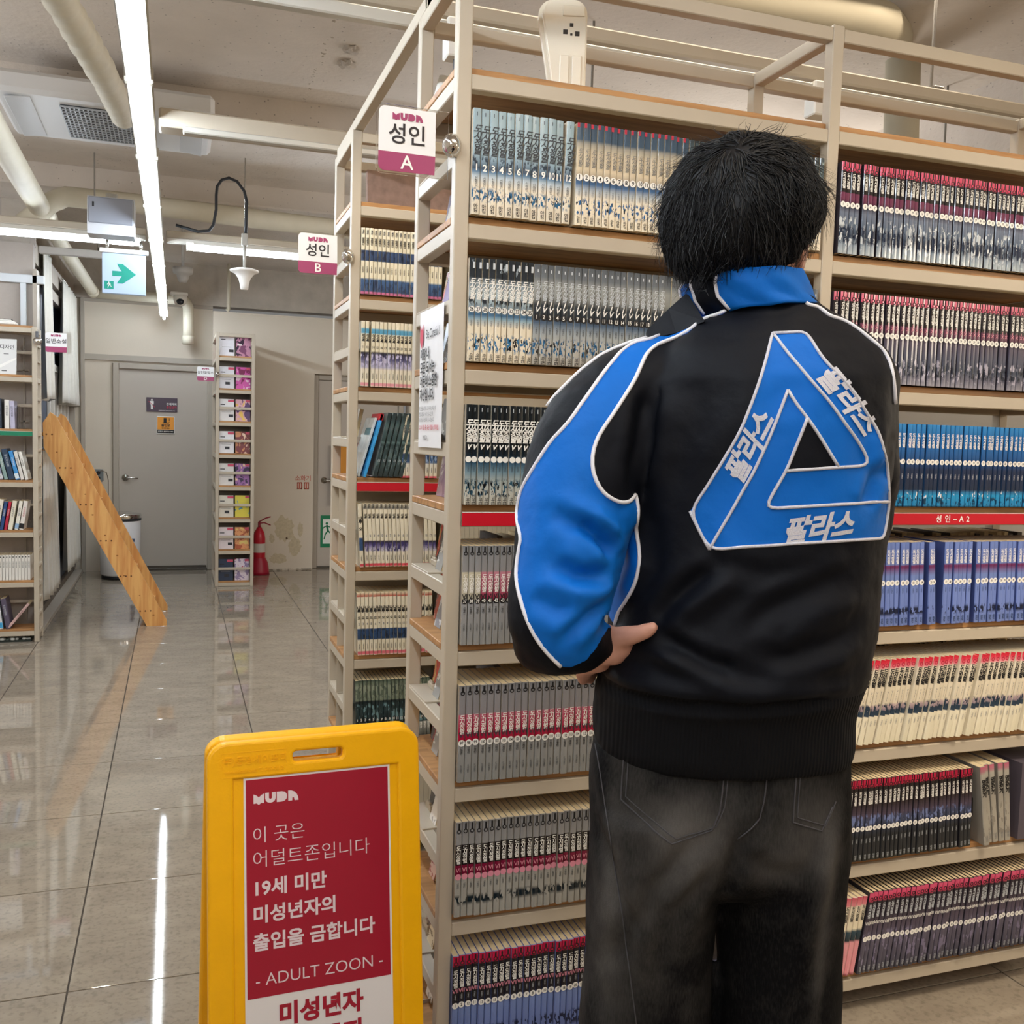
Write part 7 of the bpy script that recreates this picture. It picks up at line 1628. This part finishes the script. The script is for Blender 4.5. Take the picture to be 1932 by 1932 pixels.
hx = coords(hm); hn = vnormals(hm)
d_ = np.array([noise.noise(Vector((p[0]*60, p[1]*60, p[2]*16)))*.0035+noise.noise(Vector(p)*14)*.005 for p in hx]); setco(hm, hx+hn*d_[:, None])
# keep the face free: pull the front of the cap back
hx = coords(hm); fr = (hx[:, 1] > hc[1]+.05) & (hx[:, 2] < hc[2]+.045); hx[fr, 1] = hc[1]+.05+(hx[fr, 1]-hc[1]-.05)*.15; setco(hm, hx)
hm.materials.append(HAIR); hm.polygons.foreach_set('use_smooth', [True]*len(hm.polygons)); HC = link('hair', hm, PER)
hb = BVHTree.FromPolygons([tuple(v) for v in coords(hm)], [tuple(p.vertices) for p in hm.polygons])
r = random.Random(4); crown = Vector((-0.0274,-0.06,1.7912)); nf = len(hm.polygons); mb = MB(); polys = hm.polygons
SV = []; SF = []
for s_i in range(6500):
    p = polys[r.randrange(nf)]; o_ = Vector(p.center); nn = Vector(p.normal)
    if o_.y > hc.y+.06 and o_.z < hc.z+.05: continue
    away = (o_-crown); away -= nn*away.dot(nn)
    if away.length < 1e-4: continue
    away.normalize(); down = Vector((0, 0, -1)); down -= nn*down.dot(nn)
    k_ = min(1, (o_-crown).length/.09); sw = nn.cross(away)*.5*(1-k_)
    d = (away*(1-.45*k_)+down*.7*k_+sw+Vector((r.gauss(0, .22), r.gauss(0, .22), r.gauss(0, .22)))).normalized()
    cv = noise.noise_vector(o_*22)*.9+noise.noise_vector(o_*60)*.5; cv -= nn*cv.dot(nn); d = (d+cv).normalized()
    L_ = r.uniform(.025, .065); lift = r.uniform(.0005, .004); fly = r.random() < .16
    pts = []; q = o_+nn*.001; nseg = 6
    for j in range(nseg+1):
        loc, nrm, i_, ds = hb.find_nearest(q)
        h_ = lift*(1-abs(j/nseg-.4))+(.0+.022*(j/nseg)**2 if fly else .004*(j/nseg)**2)
        pts.append(loc+nrm*h_)
        dd = d-nrm*d.dot(nrm); dd.normalize(); dd = (dd+noise.noise_vector(q*45+Vector((s_i*.01, 0, 0)))*.35+Vector((r.gauss(0, .06), r.gauss(0, .06), r.gauss(0, .06)-.10*k_))).normalized()
        q = loc+dd*L_/nseg; d = dd
    w_ = r.uniform(.0006, .0013); side = d.cross(nn).normalized(); b0 = len(SV)
    for j, pt in enumerate(pts):
        ww = w_*(1-(j/nseg)**1.5)+.0001; SV += [pt-side*ww, pt+side*ww, pt+nn*ww*.8]
    for j in range(nseg):
        a = b0+j*3
        for e in range(3): SF.append((a+e, a+(e+1) % 3, a+3+(e+1) % 3, a+3+e))
# loose tufts sticking out at the sides
for (c0, c1, cnt) in (((-0.1036,0.01,1.7684), (-0.125,0.01,1.7383), 60), ((0.0866,0.01,1.7589), (0.1156,0.01,1.7803), 110), ((-0.1076,0,1.7159), (-0.1235,0,1.6993), 30), ((-0.0802,-0.02,1.6544), (-0.0881,-0.02,1.6307), 40), ((0.0783,0.01,1.8043), (0.099,0.01,1.8107), 14), ((-0.0658,-0.06,1.6552), (-0.0729,-0.055,1.6402), 60), ((-0.0486,-0.08,1.6593), (-0.0528,-0.075,1.6488), 50)):
    for i in range(cnt):
        a = Vector(c0)+Vector((r.gauss(0, .006), r.gauss(0, .02), r.gauss(0, .010))); b = Vector(c1)+Vector((r.gauss(0, .007), r.gauss(0, .02), r.gauss(0, .010)))
        mid = (a+b)/2+Vector((0, 0, -.006+r.gauss(0, .003))); b0 = len(SV)
        for j in range(6):
            t = j/5; pt = a*(1-t)**2+mid*2*t*(1-t)+b*t*t; ww = .0010*(1-t)+.0001; SV += [pt+Vector((0, -ww, 0)), pt+Vector((0, ww, 0)), pt+Vector((0, 0, ww))]
        for j in range(5):
            q = b0+j*3
            for e in range(3): SF.append((q+e, q+(e+1) % 3, q+3+(e+1) % 3, q+3+e))
mb = MB(); mb.v = [tuple(v) for v in SV]; mb.f = SF; mb.m = [0]*len(SF); mb.sm = [True]*len(SF)
o = mb.build('strands', HAIR, HC); o['kind'] = 'stuff'

# ---- jeans
jl = [(-0.1861,0,0.991),(-0.1903,0,0.955),(-0.192,0,0.915),(-0.1915,0,0.8749),(-0.1887,0,0.8387),(-0.1709,0,0.8028),(-0.1268,0,0.7797)]
jr = [(0.1796,0,1.0015),(0.1792,0,0.9656),(0.1797,0,0.9257),(0.1803,0,0.8856),(0.1807,0,0.8493),(0.1669,0,0.8125),(0.125,0,0.787)]
mb = MB(); v, f = loft(lr(jl, jr, [(.132, 0), (.136, 0), (.138, -.002), (.137, -.004), (.132, -.004), (.118, -.002), (.092, 0)]), 48, 2.5); mb.add(v, f)
def leg(Lp, Rp, bs, tail):
    R2 = [(a[0], a[1], a[2], a[3], a[4], a[5]) for a in lr(Lp, Rp, bs)]
    v, f = loft(R2+tail, 36, 2.2); mb.add(v, f)
ll = [(-0.1901,-0.01,0.9028),(-0.191,-0.01,0.8388),(-0.1907,-0.01,0.7824),(-0.1903,-0.01,0.7258),(-0.192,-0.01,0.6606),(-0.1954,-0.01,0.5949),(-0.1979,-0.01,0.5287)]
lR = [(-0.0123,-0.01,0.9079),(-0.0041,-0.01,0.8442),(-0.0032,-0.01,0.7879),(-0.0054,-0.01,0.7312),(-0.0057,-0.01,0.666),(-0.0029,-0.01,0.6005),(0,-0.01,0.5345)]
b_ = [(.132, -.004), (.134, -.004), (.128, -.002), (.118, 0), (.110, 0), (.103, 0), (.098, 0)]
x_ = (-0.0989,-0.01,0.5316)
leg(ll, lR, b_, [(x_[0]-.003, .0, .35, .094, .098), (x_[0]-.01, .0, .18, .098, .102), (x_[0]-.012, .0, .05, .10, .105), (x_[0]-.012, .0, .02, .098, .103)])
rl = [(0.0039,0.01,0.9009),(0.0084,0.01,0.8361),(0.0077,0.01,0.779),(0.0087,0.01,0.7215),(0.0108,0.01,0.6555),(0.0113,0.01,0.589),(0.0126,0.01,0.522)]
rr_ = [(0.1818,0.01,0.906),(0.1853,0.01,0.8412),(0.1867,0.01,0.7842),(0.189,0.01,0.7268),(0.1909,0.01,0.6608),(0.1928,0.01,0.5943),(0.1956,0.01,0.5274)]
y_ = (0.1041,0.01,0.5247)
leg(rl, rr_, b_, [(y_[0]+.003, .02, .35, .094, .098), (y_[0]+.008, .02, .18, .098, .102), (y_[0]+.01, .02, .05, .10, .105), (y_[0]+.01, .02, .02, .098, .103)])
jn = remesh(mb, .007, 8)
fold(jn, [([(-0.0665,-0.12,0.896),(-0.1069,-0.12,0.8282),(-0.1404,-0.12,0.76),(-0.1666,-0.12,0.684)], -.006, .014), ([(-0.0336,-0.12,0.8822),(-0.0712,-0.12,0.8367),(-0.113,-0.12,0.7982)], .006, .014), ([(-0.1917,-0.12,0.9879),(-0.1672,-0.12,0.9005),(-0.1346,-0.12,0.7976),(-0.1071,-0.12,0.6478)], .006, .012),
          ([(-0.1958,-0.12,0.8997),(-0.1722,-0.12,0.8412),(-0.1479,-0.12,0.7673)], -.006, .010), ([(-0.0023,-0.12,0.9053),(-0.0075,-0.12,0.8608),(-0.0178,-0.12,0.801)], -.010, .012), ([(0.0062,-0.12,0.876),(0.0435,-0.12,0.8474),(0.0942,-0.12,0.8414)], -.005, .013),
          ([(0.1338,-0.12,0.9092),(0.1193,-0.12,0.8422),(0.1128,-0.12,0.7599),(0.1109,-0.12,0.6542)], .006, .014), ([(0.1249,-0.12,0.8051),(0.1179,-0.12,0.73),(0.1048,-0.12,0.6313)], -.005, .012), ([(0.029,-0.12,1.0015),(0.0357,-0.12,0.9505),(0.0192,-0.12,0.9059)], -.005, .008), ([(-0.0278,-0.12,0.8305),(-0.0619,-0.12,0.7848),(-0.0666,-0.12,0.7246)], .005, .018)], .004, 9, 11)
X = coords(jn); N = vnormals(jn)
fade = np.zeros(len(X))
for c, sx, sz, a in (((-0.0907,-0.13,0.9214), .06, .045, .8), ((-0.053,-0.13,0.8712), .05, .05, .55), ((-0.106,-0.12,0.8059), .05, .07, .35), ((0.087,-0.13,0.9229), .05, .05, .45), ((0.062,-0.13,0.8525), .05, .035, .6), ((0.1246,-0.1,0.8632), .02, .07, .5),
                     ((-0.1478,-0.12,0.9599), .03, .05, .25), ((-0.0029,-0.14,0.9713), .04, .04, .2), ((-0.1683,-0.1,0.7868), .012, .12, .5), ((-0.1643,-0.1,0.6725), .05, .12, .35), ((0.1269,-0.1,0.7193), .01, .12, .5)):
    fade += a*np.exp(-((X[:, 0]-c[0])/sx)**2-((X[:, 2]-c[2])/sz)**2)*(N[:, 1] < .2)
fade *= .8; fade += np.array([.0+.22*noise.noise(Vector(p)*13)+.1*noise.noise(Vector(p)*45) for p in X])
at = jn.color_attributes.new('fade', 'FLOAT_COLOR', 'POINT'); cc = np.ones((len(X), 4)); cc[:, :3] = np.clip(fade, 0, 1)[:, None]; at.data.foreach_set('color', cc.ravel())
DEN = mat('washed_black_denim', '17171a', .9, spec=.15); nt = DEN.node_tree; N_ = nt.nodes; b = N_['Principled BSDF']
va = N_.new('ShaderNodeVertexColor'); va.layer_name = 'fade'; cr = N_.new('ShaderNodeValToRGB'); cr.color_ramp.elements[0].color = lin(rgb('0a0a0c')); cr.color_ramp.elements[1].color = lin(rgb('5e5b58'))
fb = N_.new('ShaderNodeTexNoise'); fb.inputs['Scale'].default_value = 1; fb.inputs['Detail'].default_value = 4; fm = N_.new('ShaderNodeMapping'); fm.inputs['Scale'].default_value = (420, 420, 90); ft = N_.new('ShaderNodeTexCoord')
fa = N_.new('ShaderNodeMath'); fa.operation = 'MULTIPLY_ADD'; fa.inputs[1].default_value = .34; fs_ = N_.new('ShaderNodeMath'); fs_.operation = 'SUBTRACT'; fs_.inputs[1].default_value = .16
nt.links.new(ft.outputs['Object'], fm.inputs[0]); nt.links.new(fm.outputs[0], fb.inputs['Vector']); nt.links.new(fb.outputs['Fac'], fa.inputs[0]); nt.links.new(va.outputs[0], fa.inputs[2]); nt.links.new(fa.outputs[0], fs_.inputs[0]); nt.links.new(fs_.outputs[0], cr.inputs[0]); nt.links.new(cr.outputs[0], b.inputs['Base Color'])
tc = N_.new('ShaderNodeTexCoord'); nz = N_.new('ShaderNodeTexNoise'); nz.inputs['Scale'].default_value = 700; bp = N_.new('ShaderNodeBump'); bp.inputs['Strength'].default_value = .5; bp.inputs['Distance'].default_value = .001
nt.links.new(tc.outputs['Object'], nz.inputs['Vector']); nt.links.new(nz.outputs['Fac'], bp.inputs['Height']); nt.links.new(bp.outputs[0], b.inputs['Normal'])
jn.materials.append(DEN); jn.polygons.foreach_set('use_smooth', [True]*len(jn.polygons)); JN = link('jeans', jn, PER)
JB = BVHTree.FromPolygons([tuple(v) for v in coords(jn)], [tuple(p.vertices) for p in jn.polygons])
STC = mat('stitching', '454448', .7)
def stitch(name, P, r=.0011, off=0.0):
    P = [Vector(p) for p in P]; out = []
    for a, b in zip(P[:-1], P[1:]):
        k = max(1, int((b-a).length/.008))
        for j in range(k): out.append(a.lerp(b, j/k))
    out.append(P[-1]); q = []
    for p in out:
        hit = JB.ray_cast(Vector((p.x+off, -1, p.z+off)), Vector((0, 1, 0)))
        if hit[0] is not None: q.append(hit[0]+hit[1]*.0006)
    if len(q) > 1: mb = MB(); mb.tube(q, r, 6); mb.build(name, STC, JN)
K1 = [(-0.1586,-0.13,1.0262),(-0.1544,-0.13,0.9909),(-0.1572,-0.13,0.9297),(-0.1295,-0.13,0.9115),(-0.0937,-0.13,0.8899),(-0.0648,-0.13,0.8966),(-0.0404,-0.13,0.9083),(-0.0308,-0.13,0.9334),(-0.0258,-0.13,0.9808),(-0.0257,-0.13,1.0105)]
K2 = [(0.066,-0.13,1.016),(0.0719,-0.13,0.9836),(0.0695,-0.13,0.9187),(0.1122,-0.13,0.9032),(0.1292,-0.13,0.9322)]
stitch('pocket_stitch', K1); stitch('pocket_stitch', K1, .0008, .006); stitch('pocket_stitch', K2); stitch('pocket_stitch', K2, .0008, .006)
stitch('seat_seam', [(0.0258,-0.13,1.0149),(0.0331,-0.13,0.9796),(0.0237,-0.13,0.924),(-0.0049,-0.13,0.8954)]); stitch('side_seam', [(-0.1876,-0.1,0.9812),(-0.1735,-0.1,0.8921),(-0.1537,-0.1,0.7872),(-0.1251,-0.1,0.612)], .0009)
# shoes
for s, x0 in ((-1, x_[0]), (1, y_[0])):
    mb = MB(); v, f = loft([(x0, .045, 0, .050, .145), (x0, .045, .025, .052, .148), (x0, .04, .05, .047, .135), (x0, .02, .075, .042, .09), (x0, 0, .10, .038, .055)], 24, 2.3); mb.add(v, f, 0, True)
    mb.build('shoe', mat('shoe_black', '202022', .6), PER)
    mb = MB(); v, f = loft([(x0, .045, 0, .053, .150), (x0, .045, .022, .053, .150)], 24, 2.3); mb.add(v, f); mb.build('sole', mat('sole_white', 'c8c6c0', .6), PER)
